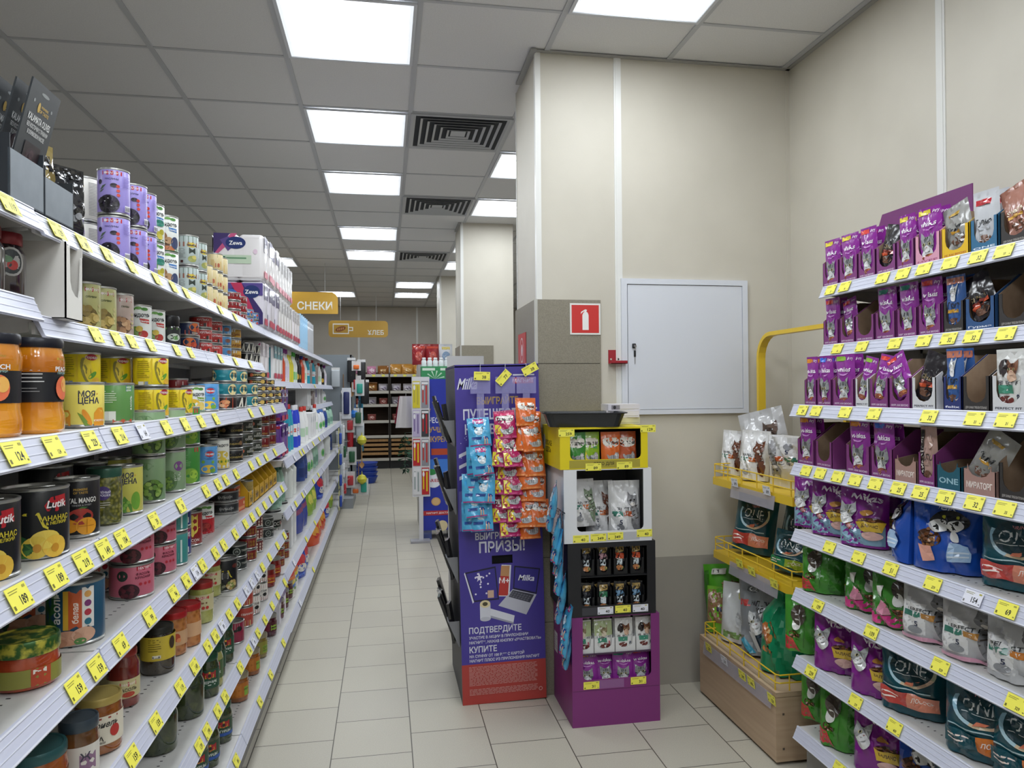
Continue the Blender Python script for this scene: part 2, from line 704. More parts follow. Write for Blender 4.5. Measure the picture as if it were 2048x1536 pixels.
# ceiling vents
v = MB()
VM = M('#aeb0b3', .45)
for k in range(6):
    a, b_ = .28 - k * .042, .28 - k * .042 - .03
    for q in range(4):
        c, s_ = (1, 0, -1, 0)[q], (0, 1, 0, -1)[q]

        def rot(x_, y_, z_):
            return (x_ * c - y_ * s_, x_ * s_ + y_ * c, z_)
        v.add([rot(-a, -a, -.012), rot(a, -a, -.012), rot(b_, -b_, .004), rot(-b_, -b_, .004)], [(0, 1, 2, 3)], VM)
        v.add([rot(-a, -a, -.012), rot(a, -a, -.012), rot(a, -a, -.009), rot(-a, -a, -.009)], [(3, 2, 1, 0)], VM)
v.box(-.045, .045, -.045, .045, -.006, .002, VM)
vf = MB()
for a in ((-.296, .296, -.296, -.28), (-.296, .296, .28, .296), (-.296, -.28, -.28, .28), (.28, .296, -.28, .28)):
    vf.box(a[0], a[1], a[2], a[3], -.012, 0, VM)
vb = MB().box(-.285, .285, -.285, .285, -.0045, -.0035, M('#22252a', .8))
kind('vent', 'ceiling_vent', 'square stepped air vent in the ceiling', 'air vent', None, [('louvre', v), ('frame', vf), ('backing', vb)], group='ceiling air vents')
for yy in (4.46, 6.26, 8.66):
    put('vent', (.455, yy, H - .003), 0, 'beside the light row', yy)

# ---------------------------------------------------------------- shelving units
SHM = noisy('shelf_paint', '#c9c8c5', '#d0cfcc', 20, .35)
RAILM = M('#c3c6d6', .3)
RAILL = M('#d9dbe6', .3)
BACKM = M('#77777a', .55)
HOLEM = M('#2a2a2a', .8)


def shelf_mb(L, d, thick=.028, holes=True, lipless=False):
    m = MB()
    m.box(.004, L - .004, -d + .02, -.012, -.012, 0, SHM)
    m.box(.004, L - .004, -d + .018, -d + .024, -thick - .006, 0, SHM)
    m.box(.004, L - .004, -.03, -.012, -thick, -.012, SHM)
    for xx in (.004, L - .007):           # end brackets
        m.prism([(-d + .03, -.012), (-.012, -.012), (-.012, -.075), (-.06, -.075), (-d + .03, -.03)], xx, xx + .003, SHM, 'x')
    if holes:
        a = []
        n = int(L / .025)
        for i in range(1, n):
            for yy in (-d + .075, -d + .165):
                a.append(('r', i * 2.5 - .2, yy * 100 - .35, .42, .7, HOLEM))
        m.art(a, lambda x, y, off: Vector((x * .01, y * .01, off * .01)), lift=.03, step=0)
    return m


def rail_mb(L, d):
    m = MB()
    y0, y1, z0, z1 = -d + .018, -d, .003, -.038
    pr = [(y0 + .004, z0), (y0, z0), (y1, z1), (y1 + .001, z1 - .003), (y1 + .006, z1 - .001), (y0 + .005, z0 - .01)]
    m.prism(pr, .003, L - .003, RAILM, 'x')
    dx, dz = y1 - y0, z1 - z0
    ln = math.hypot(dx, dz)
    nx, nz = dz / ln, -dx / ln
    for t0, t1 in ((.0, .07), (.93, 1.0), (.3, .33), (.62, .65)):
        a = (y0 + dx * t0 + nx * .0012, z0 + dz * t0 + nz * .0012)
        b_ = (y0 + dx * t1 + nx * .0012, z0 + dz * t1 + nz * .0012)
        m.add([(.003, a[0], a[1]), (L - .003, a[0], a[1]), (L - .003, b_[0], b_[1]), (.003, b_[0], b_[1])], [(0, 3, 2, 1)], RAILL)
    return m


def unit(name, label, L, loc, rz, shelves, base, height, back=True, group=None):
    """shelves: (z, depth); the unit's back stands at local y = 0 and it faces local -y"""
    o = link(name, None)
    o.location, o.rotation_euler = loc, (0, 0, R(rz))
    tag(o, label, 'shelving unit', group)
    if back:
        link('back_panel', MB().box(.0, L, -.012, 0, .0, height, BACKM).mesh('back_panel'), o)
    for xx in (0, L - .02):
        link('upright', MB().box(xx, xx + .02, -.03, -.0125, 0, height, M('#9a9a9a', .4)).mesh('upright'), o)
    zb, db = base
    link('plinth', MB().box(.002, L - .002, -db + .055, -.013, 0, zb - .03, M('#8d8c89', .5)).mesh('plinth'), o)
    for i, (z, d) in enumerate(list(shelves) + [(zb, db)]):
        s = link('shelf', shelf_mb(L, d, holes=z < 1.3).mesh('shelf'), o, (0, 0, z))
        link('price_rail', rail_mb(L, d).mesh('price_rail'), s)
    return o


XB = -1.0                     # back of the long gondola
ZA = [1.75, 1.588, 1.352, 1.15, .948, .70, .464, .212]
ZL = [1.745, 1.56, 1.352, 1.15, .948, .70, .464, .212]
DU, DLO = .395, .5


def shl(zs):
    return [(z, DU if i < 2 else DLO) for i, z in enumerate(zs[:-1])], (zs[-1], .515)


GL = 'long gondola sections'
s_, b_ = shl(ZA)
unit('gondola_section', 'near gondola section of white shelves with jars of peaches and olive bags', 1.25, (XB, .195, 0), 90, s_, b_, 1.76, group=GL)
s_, b_ = shl(ZL)
unit('gondola_section', 'gondola section of white shelves with purple olive tins and pink bean tins', 1.25, (XB, 1.445, 0), 90, s_, b_, 1.76, group=GL)
unit('gondola_section', 'gondola section of white shelves holding tuna tins and beetroot jars', 1.24, (XB, 2.695, 0), 90, s_, b_, 1.76, group=GL)
ZD = [1.745, 1.475, 1.055, .785, .47, .20]
for i in range(4):
    zs = list(ZD)
    sh = [(zs[0], DU), (zs[1], DU), (zs[2], DLO), (zs[3], DLO), (zs[4], DLO)]
    if i > 1:
        sh.insert(2, (1.285, DU))
    unit('gondola_section', ['gondola section with large toilet paper packs on top', 'gondola section with shampoo and cleaner bottles, past the toilet paper', 'gondola section with washing powder bags, third beyond the tins', 'farthest gondola section beside the hanging kitchenware'][i],
         1.25, (XB, 3.937 + i * 1.25, 0), 90, sh, (zs[5], .515), 1.76, group=GL)
ZR = [1.777, 1.567, 1.354, 1.146, .91, .70, .46, .207]
s_, b_ = [(z, .437 if i < 2 else .557) for i, z in enumerate(ZR[:-1])], (ZR[-1], .557)
unit('pet_food_shelving', 'wall shelving unit of cat food pouches and dry food bags beside the yellow rack', 1.25, (XW - .007, 2.40, 0), -90, s_, b_, 1.78, group='pet food wall units')
unit('pet_food_shelving', 'wall shelving unit of pet food, the section nearest the viewer', 1.25, (XW - .007, 1.148, 0), -90, s_, b_, 1.78, group='pet food wall units')
# ================================================================ makers of goods (all face local -y, stand on z = 0)
def can(key, desc, r_, h, body, art, rep=2, lidc=None, cat='tin', name='tin_can', group=None, low=False, rough=.3, a2=None):
    seg = 20 if low else 32
    rim = STEEL
    b = MB()
    bm = M(body, rough) if isinstance(body, str) else body
    b.lathe([(r_ - .003, 0), (r_, .0015), (r_, .004), (r_ - .0012, .0055), (r_ - .0005, .007), (r_ - .0005, h - .007), (r_ - .0012, h - .0055)], None, seg, True,
            mats=[rim, rim, rim, rim, bm, bm])
    for k in range(rep):
        it = art if (k == 0 or a2 is None) else a2
        b.art(it, cyl(r_ - .0005, -90 + 360 * k / rep), ms=2.2 if not low else 4, rough=rough)
    t = MB().lathe([(r_ - .0012, h - .0055), (r_, h - .004), (r_, h - .001), (r_ - .002, h), (r_ - .004, h - .001), (r_ - .005, h - .005), (r_ * .55, h - .004), (r_ * .5, h - .0045)],
                   M(lidc, .3, .6) if lidc else STEEL, seg, True)
    if not low:
        t.tube([(-.2 * r_, 0, h - .003), (.25 * r_, .05 * r_, h - .002), (.55 * r_, 0, h - .002), (.25 * r_, -.1 * r_, h - .002), (-.2 * r_, 0, h - .003)], .0012, STEEL, 5)
    kind(key, name, desc, cat, b, [('lid', t)], h, r_, group)


def jar(key, desc, r_, h, content, lidc, label=None, lidh=.016, neck=.8, cat='jar', name='glass_jar', group=None, low=False, shape=0, lr=None, coat=1.):
    """content: material seen through the glass; label: (y0, y1, colour, art)"""
    seg = 20 if low else 32
    rn = r_ * neck
    hs = h - lidh
    b = MB()
    if shape == 0:
        pr = [(r_ * .82, 0), (r_ * .97, .004), (r_, .012), (r_, hs * .78), (r_ * .97, hs * .84), (rn * 1.03, hs * .93), (rn * .97, hs), (rn * .9, hs)]
    elif shape == 1:             # squat tub
        pr = [(r_ * .8, 0), (r_ * .93, .003), (r_, .014), (r_ * .99, hs * .6), (rn, hs * .9), (rn * .96, hs), (rn * .9, hs)]
    else:                        # barrel jar with bulges
        pr = [(r_ * .86, 0), (r_ * .98, .006), (r_ * 1.0, hs * .12), (r_ * .99, hs * .2), (r_ * .94, hs * .26), (r_ * .93, hs * .3), (r_ * .93, hs * .68), (r_ * .98, hs * .74), (r_, hs * .82), (r_ * .96, hs * .9), (rn * 1.0, hs * .97), (rn, hs), (rn * .9, hs)]
    cm = content if not isinstance(content, str) else M(content, .15, 0, coat)
    b.lathe(pr, cm, seg)
    parts = []
    rl = lr or rn * 1.04
    lm = M(lidc, .3, .25) if isinstance(lidc, str) else lidc
    t = MB().lathe([(rl, hs - .002), (rl * 1.02, hs), (rl * 1.02, h - .004), (rl * .98, h), (rl * .9, h), (rl * .86, h - .0015), (rl * .3, h - .0012)], lm, seg)
    parts.append(('lid', t))
    if label:
        y0, y1, c, art = label
        rl2 = r_ * (.935 if shape == 2 else 1.0) + .0006
        l = MB()
        if c:
            n = seg
            l.grid(lambda u, v: (rl2 * math.cos(2 * PI * u), rl2 * math.sin(2 * PI * u), y0 + (y1 - y0) * v), n, 1, M(c, .4), True, True)
        for k in range(2):
            l.art(art, cyl(rl2, -90 + 180 * k, y0), ms=2.0, rough=.4, lift=.03)
        parts.append(('label', l))
    kind(key, name, desc, cat, b, parts, h, r_, group)


def soft(w_, h_, d, seed=0, amp=.0015, top=.0, neck=1., taper=.0, bot=.8, belly=.35, seal=.1, gus=0.):
    """surface of a filled pouch: S(s, t, side) with s in -1..1, t in 0..1, side -1 front / +1 back"""
    rr = random.Random(seed)
    ph = [(rr.uniform(3, 9), rr.uniform(3, 11), rr.uniform(0, 6.3), rr.uniform(-1, 1)) for _ in range(6)]

    def prof(t):
        if t > 1 - seal:
            return .03
        u = t / (1 - seal)
        return max(.03, (bot + (1 - bot) * math.sin(min(u / belly, 1) * PI / 2)) * (1 if u < belly else math.cos((u - belly) / (1 - belly) * PI / 2) ** .75))

    def S(s, t, side):
        wd = w_ / 2 * (1 - taper * t) * (1 - .04 * math.sin(PI * t) * (1 - neck))
        if neck != 1:
            wd *= 1 - (1 - neck) * max(0, 1 - abs(t - .86) / .2)
        p = prof(t)
        sh = max(0., 1 - abs(s) ** (2.4 + gus * 5)) ** .55
        dep = d / 2 * p * (sh + gus * (1 - sh) * .75)
        wr = sum(a * math.sin(fx * s * 1.7 + fy * t * 2.4 + q) for fx, fy, q, a in ph) * amp
        cr = amp * 1.6 * math.sin(s * 19 + 4 * math.sin(t * 7 + seed)) * max(0, 1 - abs(t - (1 - seal)) / .3)
        ed = min(1, (1 - abs(s)) * 4)
        y_ = side * dep + (wr + cr) * ed * (side * .4 - .6 if side < 0 else .4) * (.3 + p)
        return Vector((wd * s, y_, h_ * t))
    return S


def bag(key, desc, w_, h_, d, body, art, seed=1, amp=.0015, cat='bag', name='food_bag', group=None, nu=14, nv=16, rough=.25, back=None, parts=(), ms=1.2, lift=.09, step=.02, **kw):
    S = soft(w_, h_, d, seed, amp, **kw)
    m = M(body, rough, 0, .3) if isinstance(body, str) else body
    b = MB()
    b.grid(lambda u, v: S(2 * u - 1, v, -1), nu, nv, m)
    b.grid(lambda u, v: S(1 - 2 * u, v, 1), nu, nv, back or m)
    for sd in (-1, 1):      # side gusset strips close the two faces
        b.grid(lambda u, v: S(sd, v, -1).lerp(S(sd, v, 1), u if sd > 0 else 1 - u), 1, nv, m)
    b.grid(lambda u, v: S(2 * u - 1, 0, -1).lerp(S(2 * u - 1, 0, 1), 1 - v), nu, 1, m, False)
    b.grid(lambda u, v: S(2 * u - 1, 1, -1).lerp(S(2 * u - 1, 1, 1), v), nu, 1, m, False)

    def mp(x, y, off):
        s, t = x * .01 / (w_ / 2), y * .01 / h_
        s, t = max(-.985, min(.985, s)), max(0., min(.995, t))
        p = S(s, t, -1)
        e = .02
        du = S(min(s + e, 1), t, -1) - S(max(s - e, -1), t, -1)
        dv = S(s, min(t + e, 1), -1) - S(s, max(t - e, 0), -1)
        n = du.cross(dv)
        n.normalize()
        return p + n * (off * .01)
    b.art(art, mp, ms=ms, rough=rough, lift=lift, step=step, coat=.3)
    kind(key, name, desc, cat, b, parts, h_, w_ / 2, group)
    return S


def cat_face(cx, cy, s, c='#8d8f90', dk='#3b3d40', lt='#d9dadb'):
    """grey tabby cat face, s = head half width in cm"""
    return [('p', [(cx - s, cy + .1 * s), (cx - .95 * s, cy + 1.35 * s), (cx - .2 * s, cy + .8 * s)], c), ('p', [(cx + s, cy + .1 * s), (cx + .2 * s, cy + .8 * s), (cx + .95 * s, cy + 1.35 * s)], c),
            ('e', cx, cy, s, .85 * s, c), ('e', cx, cy - .9 * s, .8 * s, .7 * s, lt),
            ('r', cx - .12 * s, cy + .35 * s, .1 * s, .45 * s, dk), ('r', cx + .06 * s, cy + .35 * s, .1 * s, .45 * s, dk), ('r', cx - .4 * s, cy + .3 * s, .1 * s, .4 * s, dk), ('r', cx + .32 * s, cy + .3 * s, .1 * s, .4 * s, dk),
            ('p', [(cx - .95 * s, cy - .1 * s), (cx - .6 * s, cy - .2 * s), (cx - .9 * s, cy - .3 * s)], dk), ('p', [(cx + .95 * s, cy - .1 * s), (cx + .9 * s, cy - .3 * s), (cx + .6 * s, cy - .2 * s)], dk),
            ('e', cx, cy - .4 * s, .42 * s, .36 * s, lt), ('e', cx - .42 * s, cy + .06 * s, .17 * s, .15 * s, '#c6bf8c'), ('e', cx + .42 * s, cy + .06 * s, .17 * s, .15 * s, '#c6bf8c'),
            ('e', cx - .42 * s, cy + .06 * s, .08 * s, .13 * s, '#151515'), ('e', cx + .42 * s, cy + .06 * s, .08 * s, .13 * s, '#151515'), ('p', [(cx - .12 * s, cy - .22 * s), (cx + .12 * s, cy - .22 * s), (cx, cy - .36 * s)], '#a06a62')]


def kibble(cx, cy, rx, ry, seed=1, n=26, c=('#6b3f22', '#8a5a30', '#a06c3c')):
    rr = random.Random(seed)
    out = [('e', cx, cy, rx, ry, '#4a2c18')]
    for i in range(n):
        a, q = rr.uniform(0, 6.28), rr.random() ** .5 * .88
        out.append(('e', cx + rx * q * math.cos(a), cy + ry * q * math.sin(a), rx * .13 + .05, ry * .16 + .05, c[i % 3]))
    return out


def berries(cx, cy, rx, ry, c1, c2, seed=1, n=22, s=.2):
    rr = random.Random(seed)
    out = [('e', cx, cy, rx, ry, c1)]
    for i in range(n):
        a, q = rr.uniform(0, 6.28), rr.random() ** .5 * .82
        x_, y_ = cx + rx * q * math.cos(a), cy + ry * q * math.sin(a)
        out.append(('e', x_, y_, rx * s, rx * s, c2[i % len(c2)]))
    return out


def bottle(key, desc, prof, body, capc, art=(), caph=.03, capr=.016, cat='bottle', name='bottle', group=None, seg=20, sx=1., sy=.7, rough=.25, capprof=None, z0=0):
    h = prof[-1][1]
    b = MB().lathe(prof, M(body, rough, 0, .4) if isinstance(body, str) else body, seg, sx=sx, sy=sy)
    if art:
        rmax = max(p[0] for p in prof)

        def mp(x, y, off):
            z = y * .01
            rr_ = prof[0][0]
            for (r1, z1), (r2, z2) in zip(prof, prof[1:]):
                if z1 <= z <= z2 and z2 > z1:
                    rr_ = r1 + (r2 - r1) * (z - z1) / (z2 - z1)
            a = R(-90) + x * .01 / rmax
            return Vector(((rr_ + off * .01) * math.cos(a) * sx, (rr_ + off * .01) * math.sin(a) * sy - off * .004, z))
        b.art(list(art), mp, ms=1.6, lift=.05)
    t = MB().lathe(capprof or [(capr, h - .002), (capr, h + caph * .8), (capr * .85, h + caph)], M(capc, .35), seg)
    kind(key, name, desc, cat, b, [('cap', t)], h + caph, prof[0][0], group)


# price tags -------------------------------------------------------------------------------------
def tag_kind(txt, col, w_=5.6, h_=3.6):
    key = 'tag%s%s' % (txt, col)
    if key in KINDS:
        return key
    c = {'y': '#efe85a', 'w': '#dfe0ea'}[col]
    big, sm = (txt.split('.') + [''])[:2]
    it = [('t', big, .75, -.45 if sm != 's' else -.9, 1.35 if sm != 's' else .75, '#1d1d1a', {'sx': .8}), ('t', '99', 2.35, -1.25, .34, '#1d1d1a'), ('r', -2.55, -1.45, .5, .62, '#6d6a22' if col == 'y' else '#777777')]
    it += [('r', -2.3, 1.15, 2.6, .12, '#8f8a35'), ('r', -2.3, .8, 2.2, .12, '#8f8a35'), ('r', 1.6, 1.05, .8, .4, '#a39d3d')]
    b = MB().box(-w_ / 200, w_ / 200, -.0008, 0, -h_ / 200, h_ / 200, M(c, .45))
    b.art(it, flat((0, -.0008, 0)), lift=.015, step=.004, rough=.5)
    kind(key, 'price_tag', ('yellow' if col == 'y' else 'white') + ' price tag', 'price tag', b, (), h_ / 100, .03, group='price tags on the rails')
    return key
# ================================================================ goods of the long gondola: kinds
OL = '#17151a'
lil = [('r', -2.4, 9.9, 4.6, 1.0, '#c02a34'), ('t', 'МАГНИТ', .3, 10.4, .55, '#f2e4e4'), ('e', -1.65, 10.4, .32, .32, '#f2e4e4'), ('t', 'МАСЛИНЫ', -.2, 8.9, .42, '#3a2f62'), ('e', -3.1, 8.2, .55, .6, '#221d2c'),
       ('p', [(-3.1, 6.2), (-2.2, 6.6), (-1.4, 7.6), (-2.4, 7.2)], '#4d5f4d'), ('p', [(-3.4, 5.6), (-2.6, 6.2), (-1.9, 6.4), (-2.7, 5.7)], '#5a6c56'), ('e', .3, 7.3, .85, .55, '#2a2230'), ('e', 1.2, 7.1, .42, .42, '#c0392e'), ('e', 1.25, 6.0, .4, .4, '#d24a40'), ('e', 1.3, 4.9, .4, .4, '#d24a40')] + \
    berries(-.9, 2.6, 2.5, 2.3, '#2a2138', ['#0f0d12', '#1b1820', '#2e2a33'], 3, 18, .24) + [('e', -1.6, 3.2, .2, .1, '#c9c6cf'), ('e', -.2, 2.1, .2, .1, '#c9c6cf'), ('e', -.9, 3.9, .18, .1, '#c9c6cf')] + \
    lines(2.3, 9.6, 2.2, 8, .35, '#7a6cb0', 4) + [('r', 2.6, 1.0, 1.4, 1.5, '#e9e7f2')] + [('r', 2.7 + i * .22, 1.1, .1, 1.1, '#222222') for i in range(6)]
can('lilac_tin', 'lilac olive tin', .0375, .118, '#9d90d6', lil, 2, group='lilac olive tins')
rg = [('r', -6, 9.6, 3.6, 1.9, '#3f8a3c'), ('r', -2.4, 9.6, .9, 1.9, '#b8282f'), ('r', -2.9, 1.2, 1.3, 8, '#bf2b34'), ('t', 'ФАСОЛЬ', -2.25, 5, .8, '#f4e9e6', {'a': 90}), ('r', -5.4, 0.8, 2.2, 3.2, '#4b9440'), ('e', -.6, 9, .6, .6, '#d6b545')] + \
    [('e', -.8, 7 - i * 1.7, .55, .55, c) for i, c in enumerate(['#d98a3a', '#b5343c', '#6e3a86', '#2f6f8f'])] + lines(1.0, 10, 3.8, 22, .4, '#8d8d8d', 2)
can('white_tin', 'white bean tin with red and green bands', .038, .118, '#e4e2da', rg, 2, group='white bean tins')


def bond(name, key, pic, h=.112, r_=.037, sw='#3f78b8', desc=None, base='#3d8a3c'):
    a = [('r', -6, 0, 12, .9, base), ('e', -1.8, h * 100 - 1.4, 1.1, .45, '#4f8a3e'), ('e', 0, h * 100 - 1.1, .9, .4, '#6aa04a'), ('e', 1.6, h * 100 - 1.3, 1.0, .45, '#4f8a3e'), ('t', 'Бондюэль', .4, h * 100 - 2.9, 1.25, '#20242a', {'sh': .15, 'w': 5.4}),
         ('p', [(.2, h * 100 - 3.9), (3, h * 100 - 4.1), (3, h * 100 - 5.3), (.6, h * 100 - 5.0)], sw), ('t', 'Classique', 1.6, h * 100 - 4.6, .5, '#f0f0f0')] + pic
    can(key, desc, r_, h, '#e3e6e2', a, 2, group=desc + 's')


bond('', 'bond_mushroom', [('e', -1.7, 4.0, 1.6, 2.0, '#9b7350'), ('e', -1.3, 1.8, 1.9, 1.7, '#5b3b28'), ('e', .3, 3.2, 1.2, 1.1, '#b08a63'), ('r', -3, .2, 5, 1.3, '#b9714a'), ('e', 2.2, 2.6, 1.3, 1.9, '#3a4466')], desc='white tin with brown mushroom picture')
bond('', 'bond_olive', [('r', -2.8, 3.2, 3.2, 2.1, '#5fa238'), ('e', .8, 2.2, 1.0, .9, '#b9b23c'), ('e', 2.1, 3.0, .9, .8, '#a8a030'), ('e', 1.5, 1.5, .9, .8, '#c9bf52'), ('e', 1.4, 5.5, 1.8, 1.0, '#2f7d6a')], desc='white tin with green olives picture')
bond('', 'bond_corn', [('e', -1.0, 2.6, 2.2, 1.7, '#e3b93a'), ('e', -1.5, 2.4, 1.1, .8, '#56943c'), ('e', 1.6, 2.0, 1.5, 1.3, '#d9c06a')], h=.088, desc='white tin with corn picture', sw='#7a9a3a')
bond('', 'bond_bean', [('r', -6, 0, 12, 4.9, '#b3242c'), ('e', 0, 2.2, 2.3, 1.5, '#7c1a1e'), ('e', .8, 2.6, 1.1, .8, '#a13a30'), ('e', -1.1, 1.9, 1.0, .7, '#93322a')], h=.098, r_=.041, desc='cream tin with red beans picture', sw='#b3242c', base='#b3242c')
bond('', 'bond_red', [('e', -1, 2.4, 1.8, 1.5, '#6a8a3a'), ('e', 1.3, 1.8, 1.3, 1.0, '#a83a34'), ('e', .2, 3.2, .9, .8, '#c9b04a')], h=.1, desc='white tin with vegetable picture', sw='#c23b36')
vn = [('r', -6, 8.2, 12, 2.4, '#7f8f86'), ('r', -6, 6.6, 12, 1.6, '#8e5a4a'), ('e', 1.1, 7.2, 1.7, .85, '#d9c24a'), ('t', 'Бенси', 1.1, 7.2, .8, '#2b2b22'), ('r', .2, 4.2, 2.2, 2.0, '#2f3a34'), ('e', 1.3, 2.4, 1.5, 1.1, '#9aa05a'), ('e', 2.0, 3.0, .8, .7, '#c9bd6a'), ('r', -2.6, 1.0, .9, .9, '#4a2a26')] + lines(-3.2, 5.8, 2.6, 8, .45, '#8a8f8c', 3)
can('grey_tin', 'grey tin with yellow oval badge', .037, .108, '#aebbb8', vn, 2, group='grey olive tins')
can('beige_tin', 'pale yellow tin with red sticker', .033, .075, '#d9c99a', [('r', -6, 5.6, 12, 1.2, '#7d8f4a'), ('r', -1.2, 1.2, 2.6, 3, '#d8a23a'), ('t', '18', 0, 2.6, 1.6, '#b23a2a'), ('r', -2.6, .8, 1.2, 4, '#c9b27a')], 2, low=True, group='pale yellow tins')
tu = [('r', -14, .5, 28, 2.9, '#8f1f24'), ('r', -14, 1.9, 28, 1.2, '#e7e4dd'), ('t', 'ТУНЕЦ', .8, 2.4, .95, '#5a1a1c'), ('p', [(-3.4, 2.0), (-1.6, 2.9), (-2.2, 1.9)], '#4a78a8'), ('p', [(3.0, 1.9), (5, 2.9), (4.4, 1.9)], '#4a78a8')]
can('tuna_tin', 'dark red tuna tin', .0425, .039, '#8f1f24', tu, 3, low=True, group='dark red tuna tins')
can('saury_tin', 'blue and gold fish tin', .0425, .039, '#3c74b0', [('r', -14, .5, 28, 1.3, '#d3a24a'), ('t', 'САЙРА', 0, 2.4, .9, '#f0ead8'), ('e', 2.6, 2.4, .8, .6, '#c94a3a')], 3, low=True, group='blue and gold fish tins')
# second shelf
mg = lambda c, n: [('r', .2, 8.9, 3.4, 1.0, '#b32a34'), ('t', 'МАГНИТ', 2.1, 9.4, .55, '#f2e4e4'), ('e', .6, 9.4, .3, .3, '#f2e4e4'), ('t', n, 1.6, 7.7, .42, '#3c4a2e'), ('e', -2.4, 6.4, .9, 1.1, c), ('p', [(-2.8, 7.4), (-1.4, 8.7), (-2.0, 7.2)], '#5f6e44')] + [('e', 3.6, 5.8 - i * 1.1, .35, .35, '#c7bb84') for i in range(4)]
can('green_olive_tin', 'olive green tin with green olives picture', .0375, .112, '#b5b376', mg('#8b7f46', 'ОЛИВКИ') + berries(0.2, 3.0, 3.0, 2.6, '#6e5f34', ['#a8924e', '#b59c56', '#8f7a3e', '#c2ab68'], 5, 20, .26), 2, group='olive green tins')
can('mushroom_tin', 'beige pink tin with mushroom picture', .0375, .112, '#b9a59b', mg('#8a7a66', 'ГРИБЫ') + berries(.4, 2.8, 2.8, 2.3, '#6c5444', ['#b58f6c', '#a87f5c', '#c7a27c', '#8a6248'], 6, 18, .24), 2, group='mushroom tins')
PEA = noisy('olives_in_glass', '#3d3a2a', '#1b1d16', 90, .12, 0, coat=1., tex='voronoi')
jar('black_lid_jar', 'black-lidded jar with green band', .036, .098, M('#1b1d18', .15, 0, 1), '#15151a', (.012, .06, '#25282a', [('r', -7, 4.2, 14, .6, '#5a8a3c'), ('e', .8, 1.8, 2.2, 1.2, '#c7cfc4'), ('e', 1.2, 1.6, 1.0, .6, '#5d8f4a')]), .03, .9, group='black-lidded jars')
can('orange_tin', 'orange and navy tin', .041, .05, '#27304f', [('r', -14, .5, 28, 1.5, '#c9553a'), ('e', 0, 3.0, 2.2, 1.5, '#d9703c'), ('e', 1.4, 2.2, 1.2, .9, '#b8452c'), ('t', 'KILKA', 0, 1.1, .6, '#f0e2cc')], 2, low=True, group='orange and navy tins')
can('red_tin', 'red fish tin with white panel', .0405, .046, '#b5302f', [('r', -2.4, .5, 3.8, 1.7, '#e5e2dd'), ('t', 'КИЛЬКА', .2, 3.2, .8, '#f2dede'), ('r', .2, .7, .9, 1.2, '#3a3a3a'), ('r', 2.6, .6, .3, 3.6, '#d97a72')], 2, low=True, group='red fish tins')
can('sky_tin', 'sky blue fish tin', .0405, .046, '#4f8fc4', [('r', -14, .5, 28, 1, '#e4d9b8'), ('e', 1, 2.4, 1.4, .8, '#8a5c4a')], 2, low=True, group='sky blue fish tins')
can('gold_tin', 'mustard sardine tin', .0405, .046, '#c9993a', [('r', -14, 3.8, 28, .5, '#2e2a2a'), ('t', 'САРДИНА', .2, 1.8, 1.0, '#6a1f1c'), ('r', -1.0, 3.0, 1.6, 1.0, '#dcd9d0')], 2, low=True, group='mustard sardine tins')
can('zebra_tin', 'black and white patterned tin', .0405, .049, '#1d1d1f', [('p', [(-3 + i * 1.3, .6), (-2.4 + i * 1.3, .6), (-1.2 + i * 1.3 - (i % 2) * 1.4, 4.2), (-1.8 + i * 1.3 - (i % 2) * 1.4, 4.2)], '#d6d3c6') for i in range(6)], 2, low=True, group='black and white tins')
# third shelf
PEACH = noisy('peach_halves', '#b8690f', '#e29a22', 9, .12, 0, coat=1., stretch=(1, 1, 1.4), detail=1.5)
pj = [('r', -9, 0, 1, 1, '#16171c')] + lines(-3.4, 7.0, 3.6, 7, .62, '#c4c4c4', 1, .28) + lines(-3.4, 2.2, 3.0, 2, .5, '#8f8f8f', 3, .25) + [('e', 2.0, 6.9, .3, .5, '#c9a23a'), ('t', 'PREMIERE', 3.0, 7.1, .34, '#b5903a'), ('t', 'OF TASTE', 3.0, 6.6, .34, '#b5903a'), ('t', 'PEACH', 3.0, 5.5, .75, '#e8e8e8'), ('t', 'ПЕРСИКИ', 3.0, 4.8, .36, '#8fb0a8'), ('e', 3.0, 2.3, 1.5, 2.0, '#e0704a'), ('e', 3.5, 2.8, .9, 1.2, '#e8b05a')]
jar('peach_jar', 'large jar of orange peach halves', .0435, .158, PEACH, '#1a1c26', (.052, .114, '#16171c', pj), .014, .9, shape=2, group='jars of peaches')
cz = lambda c1, pic, y=5.0: [('t', 'МОЯ', -.2, y + 1.25, 1.15, '#22294f', {'w': 2.9}), ('t', 'ЦЕНА', .2, y, 1.15, '#22294f', {'w': 3.7}), ('r', 1.5, y + 1.1, .25, .25, '#d6963a')] + pic
can('corn_tin', 'pale yellow corn tin with navy lettering', .0365, .087, '#e6d766', cz('', [('p', [(-5.0, .4), (-3.0, .4), (-3.0, 2.6), (-3.4, 3.4), (-4.4, 3.4), (-5, 2.6)], '#e0982e'), ('p', [(1.0, .4), (3.4, .4), (3.4, 2.8), (2.9, 3.8), (1.8, 3.8), (1.0, 2.8)], '#e0982e'), ('e', -.2, 2.0, .5, 1.7, '#d98c2a', 25), ('p', [(-1.8, 3.0), (-.9, 2.4), (.4, .5), (-.6, .5)], '#6f8f3a'), ('t', 'КУКУРУЗА', 2.2, 1.4, .36, '#f4f0dc')], 5.2), 2, group='pale corn tins')
